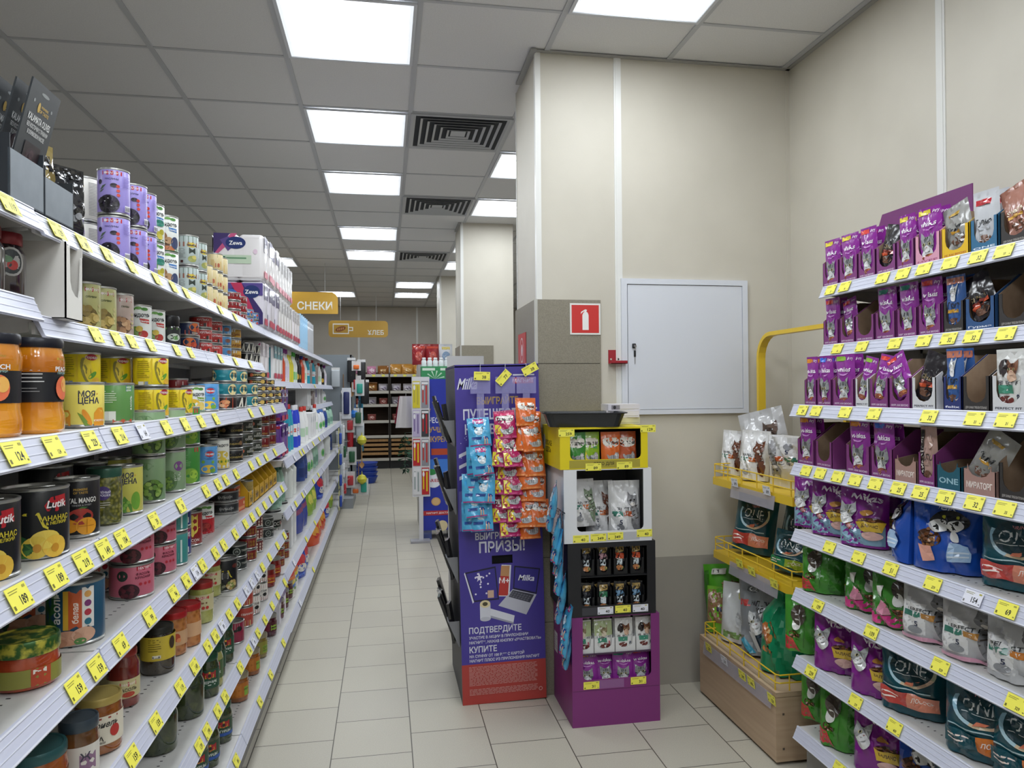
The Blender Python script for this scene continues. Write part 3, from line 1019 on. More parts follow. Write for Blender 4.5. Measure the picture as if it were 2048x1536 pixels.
can('green_tin', 'green bean tin with white print', .0365, .087, '#5f8f4e', [('r', 1.6, 6.9, 1.5, 1.2, '#2f6e8a'), ('t', 'МОЯ', 2.3, 7.7, .4, '#f0f0f0'), ('t', 'ЦЕНА', 2.3, 7.1, .35, '#f0f0f0'), ('t', 'ФАСОЛЬ', 2.9, 4.4, .5, '#e4eadd', {'a': 90}), ('r', -3, .8, 2.6, 1.9, '#d9dcd6'), ('r', -1, .2, 4, .8, '#b5543a')] + lines(-2.8, 6.8, 3, 6, .45, '#c9d8bf', 3), 2, group='green bean tins')
yl = [('r', -3.4, 1.0, 4.0, 6.2, '#dfc02a'), ('e', 2.2, 3.6, 1.0, 3.0, '#8a7f2e', 12), ('e', 2.7, 3.6, .95, 2.8, '#e4c93a', 12), ('e', 3.6, 2.6, 1.2, .5, '#5f9a3a', 40), ('e', 3.4, 6.6, 1.3, .7, '#a8232e'), ('t', 'Лорадо', 3.4, 6.6, .6, '#f0e0e0'), ('r', -2.8, .5, 1.4, .9, '#e9e6d8'), ('r', -1.2, .5, .8, .9, '#8f9aa8'), ('e', 4.4, 1.4, 1.0, .7, '#e0b03a')] + lines(-3.0, 6.4, 3.0, 9, .5, '#9c8f1f', 5, .3)
can('yellow_tin', 'bright yellow corn tin', .0415, .078, '#e8cf1c', yl, 2, group='bright yellow corn tins')
can('blue_tin', 'light blue corn tin', .0385, .098, '#5a9bd4', [('e', 0.4, 6.6, 2.2, 1.6, '#3f7ab8'), ('e', .4, 6.9, 1.5, .9, '#c03540'), ('t', 'Лорадо', .4, 6.9, .6, '#f5eaea'), ('e', 0, 2.2, 2.2, 1.3, '#e3c24a'), ('e', 1.4, 1.6, 1.0, .7, '#6fa23e'), ('e', -1.6, 4.5, .5, .5, '#7fb54a'), ('e', 1.4, 4.3, .5, .5, '#7fb54a')] + lines(3.0, 8, 2.0, 12, .5, '#cfe0ee', 2), 2, group='light blue corn tins')
can('turquoise_tin', 'turquoise fish tin', .0425, .049, '#1d7a86', [('e', 2.2, 2.3, 2.0, 2.0, '#e3d29a'), ('t', 'Мурм', 2.2, 3.2, .75, '#5a3a22', {'sh': .2}), ('t', 'СКУМБРИЯ', 2.2, 2.2, .55, '#3a2a22'), ('e', -2.4, 2.2, 1.2, .5, '#3f96a0')], 3, low=True, group='turquoise fish tins')
can('tomato_tin', 'brown tin with orange fish picture', .042, .049, '#2a1c1a', [('r', -3.4, .5, 5.2, 3.9, '#b5452c'), ('e', -1.4, 2.2, 1.7, 1.4, '#d9855a'), ('e', -.6, 2.8, 1.2, .7, '#e0a06e'), ('e', -2.2, 1.6, .9, .6, '#e8b58c')], 2, low=True, group='brown fish tins')
can('sprat_tin', 'black sprat tin with gold print', .043, .03, '#191714', [('r', -14, 1.1, 28, .25, '#a8883f'), ('e', 1.0, 1.6, 1.1, .9, '#c9a95a'), ('t', 'ШПРОТЫ', -2.2, 1.6, .7, '#d6c07a'), ('e', 4.4, 1.6, 1.0, .8, '#b5553a')], 3, low=True, group='black sprat tins')
# fourth shelf
lk = [('p', [(-4.6, 4.6), (-3.4, 4.8), (-2.6, 7.2), (.4, 7.2), (1.2, 5.2), (2, 4.7), (2, 5.1), (1.5, 5.5), (.7, 7.6), (-2.9, 7.6), (-3.7, 5.2), (-4.6, 5.0)], '#d3c23a'), ('p', [(1.4, 8.6), (2.4, 9.9), (5, 10.2), (5.2, 8.2), (3.4, 7.5), (1.8, 7.7)], '#b3242c'), ('t', 'Lutik', 3.4, 8.8, 1.2, '#f4ecec', {'sh': .2}), ('t', 'АНАНАС', 3.4, 6.5, .8, '#d3c23a'), ('t', '& МЕЛКИЙ', 3.4, 5.7, .5, '#d3c23a'),
      ('e', -2.6, 2.6, 2.8, 1.6, '#2f5a34', -20), ('e', -2.2, 1.9, 2.4, 1.2, '#4a7a3c', -25), ('e', .2, 2.0, 2.0, 1.8, '#e0c04a'), ('e', 1.6, 3.2, 2.2, 1.5, '#e8cc5a'), ('e', 3.0, 1.9, 1.9, 1.8, '#e3b948'), ('e', .4, 1.9, .6, .7, '#c98f2e'), ('e', 3.0, 1.7, .6, .7, '#c98f2e')]
can('pineapple_tin', 'large black pineapple tin', .05, .115, '#15171c', lk, 2, group='large black fruit tins')
mgo = [('t', 'PREMIERE', .4, 9.0, .4, '#b5903a'), ('t', 'OF TASTE', .4, 8.4, .4, '#b5903a'), ('t', 'ROYAL MANGO', .2, 7.0, .95, '#e6e4e0', {'w': 6.2}), ('t', 'TENDER & SWEET', .6, 6.1, .3, '#9a9a9a'), ('p', [(-1, 5.0), (.6, 5.8), (1.6, 5.7), (.4, 5.0)], '#4a7a3c'), ('e', .4, 4.0, 2.2, 1.5, '#a83a32'), ('e', -1.4, 2.3, 1.5, 1.2, '#d98f24'), ('e', 1.4, 2.2, 1.8, 1.6, '#e09a28'), ('r', .1, 2.15, 2.6, .1, '#b5721a'), ('r', 1.35, .9, .1, 2.6, '#b5721a')]
can('mango_tin', 'black mango tin with fruit picture', .0385, .11, '#17171b', mgo, 2, group='black mango tins')
PEAJ = noisy('peas_in_glass', '#8a8638', '#4f5222', 130, .12, 0, coat=1., tex='voronoi', lo=.1, hi=.6)
jar('pea_jar', 'green pea jar with purple badge', .034, .115, PEAJ, '#2f5a4a', (.03, .085, None, [('e', .4, 3.6, 1.4, 1.4, '#4c3a78'), ('t', 'ЗЕЛЁНЫЙ', .4, 3.8, .42, '#e4dff0'), ('t', 'ГОРОШЕК', .4, 3.2, .42, '#e4dff0')] + lines(-.9, 1.6, 2.6, 3, .45, '#c7c4b4', 2)), .016, .92, group='green pea jars')
can('pea_tin_lime', 'lime yellow pea tin with navy lettering', .0365, .108, '#c9c45a', cz('', [('e', 1.8, 3.0, 1.1, 2.0, '#6fa23a'), ('p', [(-2.2, .6), (-.6, 4.2), (.8, 2.2), (1.0, .6)], '#5a8f36')] + [('e', -1.2 + i * .45, 1.0 + i * .6, .36, .36, '#86b54a') for i in range(4)], 7.4), 2, group='lime pea tins')
PT = berries(.4, 3.2, 2.5, 2.5, '#3f5a30', ['#7fa04a', '#6f9440', '#93b058', '#5f8438'], 8, 30, .19)
can('pea_tin', 'sage green pea tin with round pea picture', .0375, .112, '#7d9a72', [('e', -1.6, 9.0, 1.8, .9, '#6d8c64'), ('p', [(-2.4, 7.6), (-1, 9.6), (.6, 9.0), (-.6, 8.0)], '#5f8452'), ('r', -3.8, 6.4, 3.0, .5, '#6b8a60')] + PT, 2, group='sage green pea tins')
can('pea_tin_purple', 'pale green pea tin with purple badge', .0375, .112, '#86a07c', [('e', 1.4, 7.0, 1.3, 1.3, '#7a4a86'), ('e', -1.2, 3.2, 2.2, 2.8, '#5d7f4e')] + lines(.2, 5, 2.4, 5, .45, '#dfe6d8', 4) + berries(-1.4, 2.6, 1.7, 1.7, '#4f7040', ['#7fa04a', '#6f9440'], 4, 14, .2), 2, group='pale green pea tins')
can('pea_tin_deep', 'deep green pea tin', .0375, .112, '#3f8a3a', [('e', .4, 2.6, 2.6, 2.2, '#7fae3e'), ('e', 1.4, 3.0, 1.2, 1.2, '#a3c94a'), ('r', 1.6, 9.4, 1.4, 1.2, '#c03540')] + lines(-3, 9.5, 3.6, 9, .5, '#7fb570', 4), 2, group='deep green pea tins')
can('sweet_tin', 'cream tin with yellow corn band', .0365, .105, '#e3e3da', [('t', 'Бондюэль', .4, 8.4, 1.1, '#20242a', {'sh': .15, 'w': 5}), ('r', -6, .2, 12, 2.2, '#d6b21e'), ('e', 0, 5.0, 2.6, 1.4, '#dcc04a'), ('r', -6, 2.4, 12, .8, '#5f8a2e'), ('e', .6, 2.6, 1.6, 1.2, '#e0c63a')], 2, group='cream corn tins')
can('black_tin', 'low black fish tin', .0425, .049, '#17181a', [('r', -14, 3.0, 28, .2, '#8a7a4a'), ('t', 'СКУМБРИЯ', 0, 2.0, .7, '#b5a05a'), ('e', 3.4, 2.2, .9, .8, '#8a6a4a')], 3, low=True, group='low black fish tins')
can('mossy_tin', 'dark olive sardine tin', .0425, .049, '#2b3024', [('e', -2.2, 2.6, .8, .8, '#c96a4a'), ('t', 'ДЛЯ', 1.8, 3.3, .7, '#d9d9cf'), ('t', 'СОУСОВ', 1.8, 2.3, .75, '#e3e3da'), ('r', -3.4, .7, 3.4, .7, '#9a8a4e')], 2, low=True, group='dark olive tins')
can('crimson_tin', 'dark red meat tin with barcode', .0375, .055, '#7d2024', [('r', -1.6, 3.0, 2.4, 1.4, '#dcd8d2'), ('t', 'РУБЛЁНАЯ', .4, 1.4, .7, '#c9a25a'), ('r', 2.6, .6, 1.2, 4, '#5f1518')], 2, low=True, group='dark red meat tins')
# fifth shelf
pk = [('e', -2.2, 5.4, 1.2, 1.2, '#2c3c34'), ('r', .8, 6.4, 3.4, 1.0, '#b02638'), ('t', 'МАГНИТ', 2.7, 6.9, .55, '#f2dfe2'), ('t', 'ФАСОЛЬ', 2.3, 5.6, .55, '#5a1a2c'), ('t', 'КРАСНАЯ', 2.3, 4.8, .55, '#5a1a2c'), ('e', 1.6, 3.3, .36, .36, '#b8333f'), ('e', 2.7, 3.3, .36, .36, '#b8333f'), ('e', 3.8, 3.3, .36, .36, '#b8333f')] + berries(-.8, 1.9, 2.2, 1.7, '#3a1420', ['#541a28', '#2c0f18', '#63222f'], 7, 22, .2)
can('pink_tin', 'pink red-bean tin', .0475, .078, '#c7687c', pk, 2, group='pink red-bean tins')
can('teal_tin', 'teal tin with plain label', .0365, .09, '#3f8f8c', [('r', -1.6, 2.0, 2.0, 1.6, '#5aa8a4'), ('r', .8, 1.0, .5, 6, '#cfe0dc')], 2, low=True, group='teal tins')
can('globus_tin', 'navy and red bean tin', .0375, .083, '#27337a', [('r', -14, 5.0, 28, 2.8, '#b5222c'), ('t', 'GLOBUS', .4, 6.3, 1.3, '#f2eaea'), ('e', -.6, 2.0, 2.4, 1.3, '#8a2a26'), ('e', .8, 2.4, 1.3, .8, '#a8402e'), ('r', 2.4, 1.2, .6, 1.6, '#e0e0e0')] + lines(-2.4, 4.5, 3, 2, .4, '#aab0d6', 2), 2, group='navy and red bean tins')
can('bacon_tin', 'red bacon bean tin with yellow arrow', .0375, .105, '#8f2422', [('p', [(-1.7, 9.6), (1.8, 9.6), (1.8, 5.6), (2.8, 5.6), (.2, 2.8), (-2.4, 5.6), (-1.7, 5.6)], '#e4cf5a'), ('t', 'BACON', .3, 1.9, .85, '#f0e3de'), ('t', 'SMOKED', .3, 1.0, .42, '#e0b0a8')], 2, group='red bacon bean tins')
can('tray_tin', 'small tan fish tin', .032, .05, '#a08a4e', [('r', -12, 2.2, 24, .6, '#5f5226')], 2, low=True, group='small tan tins')
can('ring_tin', 'wide low black tin', .055, .043, '#2a2c2e', [('r', -3, 1.2, 4.5, 1.8, '#5e6062'), ('t', 'ХАЛЬЦОН', -.6, 2.2, .8, '#b9b9b4'), ('r', -18, .4, 36, .5, '#8f8f8c')], 2, low=True, lidc='#9a9a98', group='wide low black tins')
fb = [('r', -6.6, 0, 3.2, 11, '#2f6a36'), ('r', -2.2, 3.2, 1.0, 7.2, '#e0b23a'), ('r', -1.3, 3.2, 2.2, 7.2, '#c65a30'), ('t', 'белая', -.2, 6.2, 1.0, '#f2e2d6', {'a': 90}), ('r', .9, 3.2, 2.1, 7.6, '#e6e3de'), ('e', 1.9, 9.5, .62, .62, '#d9a25a'), ('e', 1.9, 7.8, .62, .62, '#7c3a72'), ('e', 1.9, 6.1, .62, .62, '#b83a4a'), ('e', 1.9, 4.4, .62, .62, '#2f6f86'), ('t', 'Фасоль', -3.4, 6.4, 1.5, '#e9ece9', {'a': 90}), ('e', -1.4, 1.7, 2.4, 1.4, '#cf9c80'), ('e', 1.2, 2.1, 2.0, 1.4, '#d9ab90'), ('e', .6, 1.0, 1.0, .6, '#5a8a4a'), ('t', 'GREEN', -4.6, 9.6, .7, '#cfe0c9'), ('e', -2.8, .9, 1.4, .8, '#c08a6c')]
can('bean_tin', 'dark blue white-bean tin', .0495, .118, '#1f4f6c', fb, 2, group='dark blue white-bean tins')
SALSA = noisy('tomato_spread', '#8f3216', '#b5491f', 22, .15, 0, coat=1.)
GLID = noisy('green_print_lid', '#2f5a24', '#c9c04a', 60, .3, lo=.45, hi=.62, metal=.3)
jar('green_lid_tub', 'squat jar of tomato spread under leafy green lid', .05, .078, SALSA, GLID, (.008, .036, '#8c8a3e', [('r', 2.0, 0, 3, 2.8, '#b5482c'), ('r', 2.3, 1.9, 2.0, .7, '#e6e0d4')]), .022, .94, shape=1, group='squat spread jars')
can('yellow_red_tin', 'yellow and dark red tin', .0375, .05, '#7a1f26', [('r', -14, 1.2, 28, 2.4, '#c9b83a'), ('t', 'КАБАЧКИ', 0, 2.4, .7, '#5f1a1c')], 3, low=True, group='yellow and dark red tins')
can('check_tin', 'maroon checked tin', .0375, .055, '#6a2a2c', [('r', -3 + (i % 4) * 1.6, .7 + (i // 4) * 1.3, .8, .9, '#d9c9b8') for i in range(12)], 2, low=True, group='maroon checked tins')
can('gost_tin', 'black stew tin with white lettering', .05, .048, '#191b1c', [('t', 'ГОСТ', .2, 2.5, 1.7, '#dcdcd6'), ('e', 3.8, 2.6, 1.2, 1.0, '#b5605a'), ('r', -3.2, .5, 6, .4, '#3f7a5a'), ('e', -3.4, 2.2, .8, .8, '#c2b070')], 2, low=True, group='black stew tins')
can('seal_tin', 'black tin with round grey seal', .0465, .05, '#1b2220', [('e', -.8, 2.5, 1.5, 1.5, '#9aa098'), ('e', -.8, 2.5, 1.15, 1.15, '#2a302d'), ('p', [(-1.4, 2.2), (-.2, 2.2), (-.5, 3.0), (-1.1, 3.0)], '#9aa098'), ('t', 'ТУШЁНКА', 3.4, 2.8, .7, '#c9c9bf')], 2, low=True, group='black seal tins')
can('white_red_tin', 'white and red condensed milk tin', .0375, .083, '#e3dfd8', [('r', -14, 5.8, 28, 1.6, '#b5262e'), ('r', -14, .5, 28, 1.6, '#b5262e'), ('t', 'ГЛАВ', .3, 4.6, .9, '#2a2a2a'), ('e', .6, 3.0, 1.1, .8, '#2a2a2a'), ('r', -1.6, 2.4, 2.6, .5, '#2a2a2a')], 2, low=True, group='condensed milk tins')
can('maroon_tin', 'crimson tin with black splash', .0365, .083, '#8e2440', [('r', -14, 4.6, 28, 3.0, '#b59a9c'), ('e', .8, 5.6, 1.1, 1.0, '#1d1d1f'), ('e', -.6, 5.0, .8, .5, '#1d1d1f'), ('r', -1.6, .9, 3.0, 2.6, '#a02846')], 2, low=True, group='crimson milk tins')
can('pale_red_tin', 'red and yellow stew tin', .0375, .083, '#b5483c', [('r', -14, .5, 28, 2.4, '#d6cfc0'), ('r', -1.2, .6, 2.2, 2.2, '#c9b25a'), ('t', 'СВИНИНА', 0, 5.4, .8, '#f0dcd4')], 2, low=True, group='red and yellow stew tins')
# sixth shelf and below
jar('yellow_label_jar', 'mushroom jar with yellow label', .041, .118, noisy('dark_mushrooms', '#2b241b', '#3d3426', 60, .12, coat=1.), '#2a2a26', (.038, .098, '#c9b23a', lines(-2.6, 5.2, 3.6, 6, .55, '#7d6c1f', 3) + [('r', -1.6, .6, 2, .8, '#e0dccb'), ('r', -1.5, .7, 1.6, .5, '#444444'), ('e', 3.4, 4, .9, 1.6, '#3a2c1e')]), .014, .86, group='mushroom jars')
BEANJ = noisy('brown_beans', '#8a4f20', '#b5743a', 75, .12, coat=1., tex='voronoi', lo=.1, hi=.6)
jar('bean_jar', 'bean jar with red lid', .036, .118, BEANJ, '#a81f24', (.03, .068, '#c9a07a', [('e', .6, 2.2, 1.0, 1.1, '#b5482c'), ('e', 1.2, 1.4, .6, .6, '#d98a5a')]), .015, .95, group='red-lidded bean jars')
jar('pickle_jar', 'pickled squash jar with red label', .036, .125, noisy('pale_squash', '#8f9448', '#b5b566', 30, .12, coat=1.), '#9c2a26', (.04, .09, '#c7bf95', [('r', -2, 3.6, 4, .9, '#b5332e'), ('t', 'ДЯДЯ', 0, 4.05, .6, '#f0e0d6'), ('r', -1.6, 2.2, 3, .5, '#7d5a3a'), ('e', -1, 1.0, .5, .5, '#b5332e'), ('e', .2, 1.0, .5, .5, '#b5332e'), ('e', 1.4, 1.0, .5, .5, '#b5332e')]), .016, .92, group='pickled squash jars')
can('mushroom_can', 'large black mushroom tin with gold frame', .0495, .115, '#16181b', [('p', [(-4.6, 4.6), (-3.4, 4.8), (-2.6, 7.2), (.4, 7.2), (1.2, 5.2), (2, 4.7), (2, 5.1), (1.5, 5.5), (.7, 7.6), (-2.9, 7.6), (-3.7, 5.2), (-4.6, 5.0)], '#c9b83a'), ('e', -4.2, 8.8, 1.3, .8, '#5f2a22'), ('e', 3.4, 8.8, 1.3, .8, '#5f2a22'), ('r', -1.6, 4.6, 2.2, 2.2, '#b5b5b2'), ('r', -1.4, 4.8, 1.8, 1.8, '#3a3a3a')] + berries(2.0, 2.2, 2.3, 1.8, '#6a5a34', ['#c7b278', '#b59a5a', '#d6c79a', '#7d8f4a'], 9, 18, .24) + berries(-2.2, 2.0, 1.8, 1.6, '#2a2e22', ['#5a5f48', '#8a8a72'], 3, 10, .26), 2, group='large black fruit tins')
IKRA = noisy('squash_caviar', '#7d4416', '#96571f', 40, .12, coat=1.)
jar('ikra_jar', 'squash spread jar with cream label', .044, .112, IKRA, '#b5a05a', (.022, .078, '#dcd5c3', [('r', -3.4, 5.0, 7, .35, '#8f3a32'), ('t', 'Ариель', .8, 4.0, 1.1, '#2a2a2a', {'sh': .3}), ('t', 'ИКРА', -1.0, 1.3, .95, '#2a2420'), ('t', 'КАБАЧКОВАЯ', -.6, .5, .36, '#2a2420'), ('e', -2.2, 3.2, .5, .6, '#4a3a32'), ('e', -1.4, 2.3, .5, .4, '#8a7a6a'), ('e', 2.9, 2.4, 1.0, 1.2, '#b5332e')]), .013, .93, group='squash spread jars')
TOM = noisy('tomato_sauce_glass', '#5f1a12', '#7a2418', 30, .12, coat=1.)
jar('lecho_jar', 'red sauce jar with pale label', .034, .13, TOM, '#8f2a22', (.024, .066, '#c7bd8c', [('r', -1.2, 2.6, 3.6, 1.0, '#b52c34'), ('t', 'МАГНИТ', .8, 3.1, .55, '#f0e0d6'), ('t', 'ФАСОЛЬ', .4, 1.9, .7, '#3a3422'), ('e', .6, .8, 1.4, .6, '#b5442e'), ('p', [(-2.4, .4), (-1.2, 3.2), (-.8, 1.2)], '#6f8a5a')]), .014, .8, group='red sauce jars')
DPK = noisy('dark_pickles', '#22301c', '#3c4624', 40, .1, coat=1.)
jar('cucumber_jar', 'big jar of dark pickled cucumbers', .049, .135, DPK, '#1d3a2c', None, .016, .85, group='dark pickle jars')
uv = [('r', -2.0, 3.0, 4.0, 2.3, '#a8232b'), ('p', [(-1.3, 3.2), (-1.3, 4.2), (0, 5.3), (1.3, 4.2), (1.3, 3.2)], '#d9b23a'), ('e', 0, 4.0, .5, .6, '#2a1a14'), ('t', 'ПЕРЧИК', .2, 2.0, .8, '#dfe6df'), ('r', -1.8, 1.0, 3.6, .25, '#dfe6df')]
jar('pepper_jar', 'dark green pickle jar with red emblem', .0355, .13, DPK, '#1f4a34', (.03, .088, '#1f4a34', uv), .016, .85, group='pickle jars with red emblem')
jar('gherkin_jar', 'gherkin jar with blue stripe and red emblem', .037, .135, DPK, '#1f4a34', (.025, .085, '#24452f', [('r', -8, .2, 16, 1.1, '#2f58a8'), ('t', 'ОГУРЦЫ', .2, 1.9, .8, '#dfe6df')] + [(i if i[0] != 'r' else i) for i in uv[:3]]), .016, .85, group='gherkin jars')
jar('olive_squash_jar', 'pale squash jar with red emblem', .0355, .13, noisy('pale_patisson', '#8a8a4a', '#a3a060', 30, .12, coat=1.), '#1f4a34', (.03, .088, '#46603a', uv), .016, .85, group='pickle jars with red emblem')
jar('beet_jar', 'beetroot jar with green label', .0375, .105, noisy('beetroot', '#3d0f1d', '#571428', 30, .12, coat=1.), '#8f8c86', (.025, .072, '#4f1424', [('r', -.4, .6, 3.4, 2.6, '#8fb53a'), ('t', 'СВЕКЛА', 1.3, 1.9, .65, '#3a1420'), ('r', -3.2, .5, 2.2, 3.6, '#7a2038')]), .013, .95, group='beetroot jars')
jar('carrot_jar', 'carrot spread jar with orange and green label', .0385, .105, IKRA, '#9a9078', (.02, .075, '#b5691f', [('r', 1.4, .4, 2.2, 3.4, '#86ad3a'), ('t', 'ИКРА', 2.5, 2.8, .7, '#3a2a14'), ('r', -3.4, .5, 3.6, 4.4, '#c77a2a')]), .013, .95, group='carrot spread jars')
jar('green_spread_jar', 'vegetable spread jar with yellow green label', .0385, .105, noisy('olive_spread', '#6a5a24', '#857234', 40, .12, coat=1.), '#9a9078', (.02, .075, '#8f8a35', [('r', .2, .4, 3.2, 3.4, '#86ad3a'), ('t', 'СУП', 1.6, 2.8, .9, '#3a2a14'), ('t', 'ГОРОХ', 1.6, 1.4, .6, '#3a2a14')]), .013, .95, group='vegetable spread jars')
jar('red_cream_jar', 'red jar with yellow letters', .036, .1, '#7d1f1c', '#8c8a84', (.02, .06, '#a32a24', [('t', 'ЛЕЧО', 0, 2.2, 1.0, '#d9b23a'), ('r', -2, .4, 4, .5, '#d9b23a')]), .013, .95, group='red lecho jars', low=True)
jar('orange_jar', 'orange sauce jar with teal lid', .05, .105, noisy('orange_sauce', '#8f4a1a', '#a85a24', 20, .12, coat=1.), '#2f5a5c', (.015, .06, '#7d4a22', [('e', 1, 2.0, 1.6, 1.4, '#2a2420'), ('t', 'О', 1, 2.0, 1.0, '#d9c23a')]), .016, .93, group='orange sauce jars')
jar('grey_lid_jar', 'small jar with grey lid and white label', .033, .12, noisy('small_sauce', '#5a3a1e', '#6f4a26', 30, .12, coat=1.), '#3f4a54', (.02, .075, '#d3cfc8', [('r', -1, 1, 3, 3, '#8a6a86'), ('t', 'Ж', 0, 3.6, 1.4, '#3a3a4a')]), .018, .94, group='grey-lidded jars')
# paper goods, cartons -------------------------------------------------------------------------


def paper_pack(key, desc, w_, d, h, base, art, side='#3f3168', group='toilet paper packs', rough=.3):
    b = MB()
    nx = max(1, round(w_ / .115))
    for i in range(nx):
        for k in range(max(1, round(d / .115))):
            dx, dd = w_ / nx, d / max(1, round(d / .115))
            b.sbox(-w_ / 2 + i * dx - .004, -w_ / 2 + (i + 1) * dx + .004, k * dd - .002, (k + 1) * dd + .004, 0, h, .028, M(base, rough, 0, .5), 4)
    b.box(-w_ / 2 + .02, w_ / 2 - .02, -.0015, d - .02, .02, h - .02, M(base, rough, 0, .5))
    l = MB()
    l.art(art, lambda x, y, off: Vector((max(-w_ / 2 + .004, min(w_ / 2 - .004, x * .01)), -.0032 - off * .01, y * .01)), ms=2.5, rough=rough, lift=.03, coat=.4)
    for sx in (-1, 1):
        m2 = M(side, rough, 0, .4)
        l.art([('r', .6, h * 62, d * 100 - 1.6, h * 34, m2), ('r', .6, h * 8, d * 100 - 1.6, h * 14, M('#c23a5a', .3)), ('t', 'Zewa', d * 50, h * 80, 2.2, M('#f2f2f2', .3))], lambda x, y, off: Vector((sx * (w_ / 2 + .0045 + off * .01), x * .01 if sx > 0 else d - x * .01, y * .01)), ms=5)
    kind(key, 'toilet_paper_pack', desc, 'toilet paper', b, [('wrapper_print', l)], h, w_ / 2, group)


zw = lambda w_, h: [('p', [(-w_ / 2, h), (-w_ * .16, h), (-w_ * .3, h * .78), (-w_ / 2, h * .5)], '#43356b'), ('p', [(-w_ * .3, h * .8), (-w_ * .14, h), (-w_ * .02, h), (-w_ * .22, h * .74), (-w_ / 2 + .1, h * .47), (-w_ / 2 + .1, h * .53)], '#c85a86'), ('p', [(-w_ * .36, h * .86), (-w_ * .2, h * .93), (-w_ * .02, h * .8), (-w_ * .2, h * .62)], '#5b4a8a'), ('e', -w_ * .05, h * .8, w_ * .2, h * .13, '#23356f'), ('t', 'Zewa', -w_ * .05, h * .8, h * .085, '#f4f4f4'), ('r', -w_ * .3, h * .36, w_ * .56, h * .18, '#c3d6bd'), ('r', -w_ * .24, h * .46, w_ * .4, h * .03, '#5f8f6a'), ('e', -w_ * .28, h * .48, .8, .8, '#2f6a4a'), ('e', w_ * .34, h * .62, 1.1, 1.3, '#e6cfdf'), ('r', -w_ * .34, h * .02, w_ * .8, h * .02, '#d9d9d9')]
paper_pack('zewa_pack', 'white and purple toilet paper pack', .25, .115, .245, '#e9e6e6', zw(25, 24.5), group='white and purple toilet paper packs')
zw2 = [('r', -12.5, 17, 25, 6.5, '#5a4a92'), ('p', [(-12.5, 17), (2, 23), (12.5, 8), (12.5, 2), (9, 2)], '#3c2f6b'), ('p', [(-4, 23.6), (1.5, 23.6), (10.5, 2), (8, 2)], '#c43a5e'), ('e', 6.5, 19, 4.2, 3.4, '#23356f'), ('t', 'Zewa', 6.5, 19, 2.1, '#f4f4f4'), ('e', -4, 16, 4.2, 4.4, '#3f6fb5'), ('e', -4.4, 16, 3.0, 3.2, '#8fb0d8'), ('t', '12', 8.6, 3.4, 2.4, '#3c2f6b'), ('e', 3, 6, 1.3, 1.3, '#4f8f6a')]
paper_pack('zewa_lower', 'purple toilet paper pack with blue wave print', .25, .115, .245, '#dcd8e2', zw2, group='purple toilet paper packs')
paper_pack('towel_pack', 'white paper towel pack with black scrawl', .2, .115, .24, '#e8e6e6', [('p', [(-6 + i * 3.4, 4), (-5.2 + i * 3.4, 4), (-2.6 + i * 3.4, 20), (-3.6 + i * 3.4, 21)], '#2b2b2e') for i in range(4)], side='#d8d6d8', group='paper towel packs')
paper_pack('big_roll_pack', 'white and magenta paper roll pack', .24, .115, .21, '#ece8ea', [('p', [(-12, 20), (12, 12), (12, 3), (4, 8), (-12, 12)], '#8f1f54'), ('p', [(2, 13), (12, 20), (12, 16), (6, 12)], '#a33268'), ('e', -4, 4.4, 2.6, 2.0, '#a33268'), ('t', 'СОФ', -4, 4.4, 1.6, '#f0e0e8')], side='#e3dde3', group='magenta paper roll packs')
paper_pack('purple_roll_pack', 'purple kitchen roll pack', .13, .12, .205, '#6a3f96', [('r', -6, 1.6, 12, 1.8, '#c24a6a'), ('r', -6, 17.5, 12, 1.6, '#c2374e'), ('e', -1, 15, 3.4, 1.5, '#1f1f33'), ('t', 'Papia', -1, 15, 1.2, '#e8e2f0'), ('e', 2, 9, 4, 5, '#7d4fae')], side='#5c3a86', group='purple kitchen roll packs')
b = MB()
for i in range(4):
    a = i * PI / 2
b.box(-.055, .055, 0, .2, 0, .003, M('#d8d5cf', .7)).box(-.055, .055, .197, .2, 0, .24, M('#b9b4ab', .7)).box(-.055, -.052, 0, .2, 0, .24, M('#d8d5cf', .7)).box(.052, .055, 0, .2, 0, .24, M('#d8d5cf', .7))
fl = [(-.055, 0), (.055, 0), (.055, .21), (.045, .205), (.038, .1), (.03, .072), (.004, .078), (-.018, .095), (-.028, .12), (-.03, .235), (-.042, .225), (-.055, .24)]
fp = MB().prism(fl, 0, .004, M('#dcdad4', .7), 'y')
kind('torn_box', 'white_carton', 'white carton with a torn-open front', 'carton', b, [('torn_front', fp)], .24, .06)
jar('sauce_jar', 'dark cherry jar with oval label', .036, .118, M('#1f0f12', .1, 0, 1), '#7d1f24', (.03, .095, None, [('e', 1.0, 3.4, 2.2, 2.6, '#9a9894'), ('e', 1.0, 3.4, 1.8, 2.2, '#22282a'), ('e', 1.2, 2.8, .9, .9, '#a8322e'), ('e', .4, 3.8, .8, .6, '#5a7a5a')]), .02, .8)
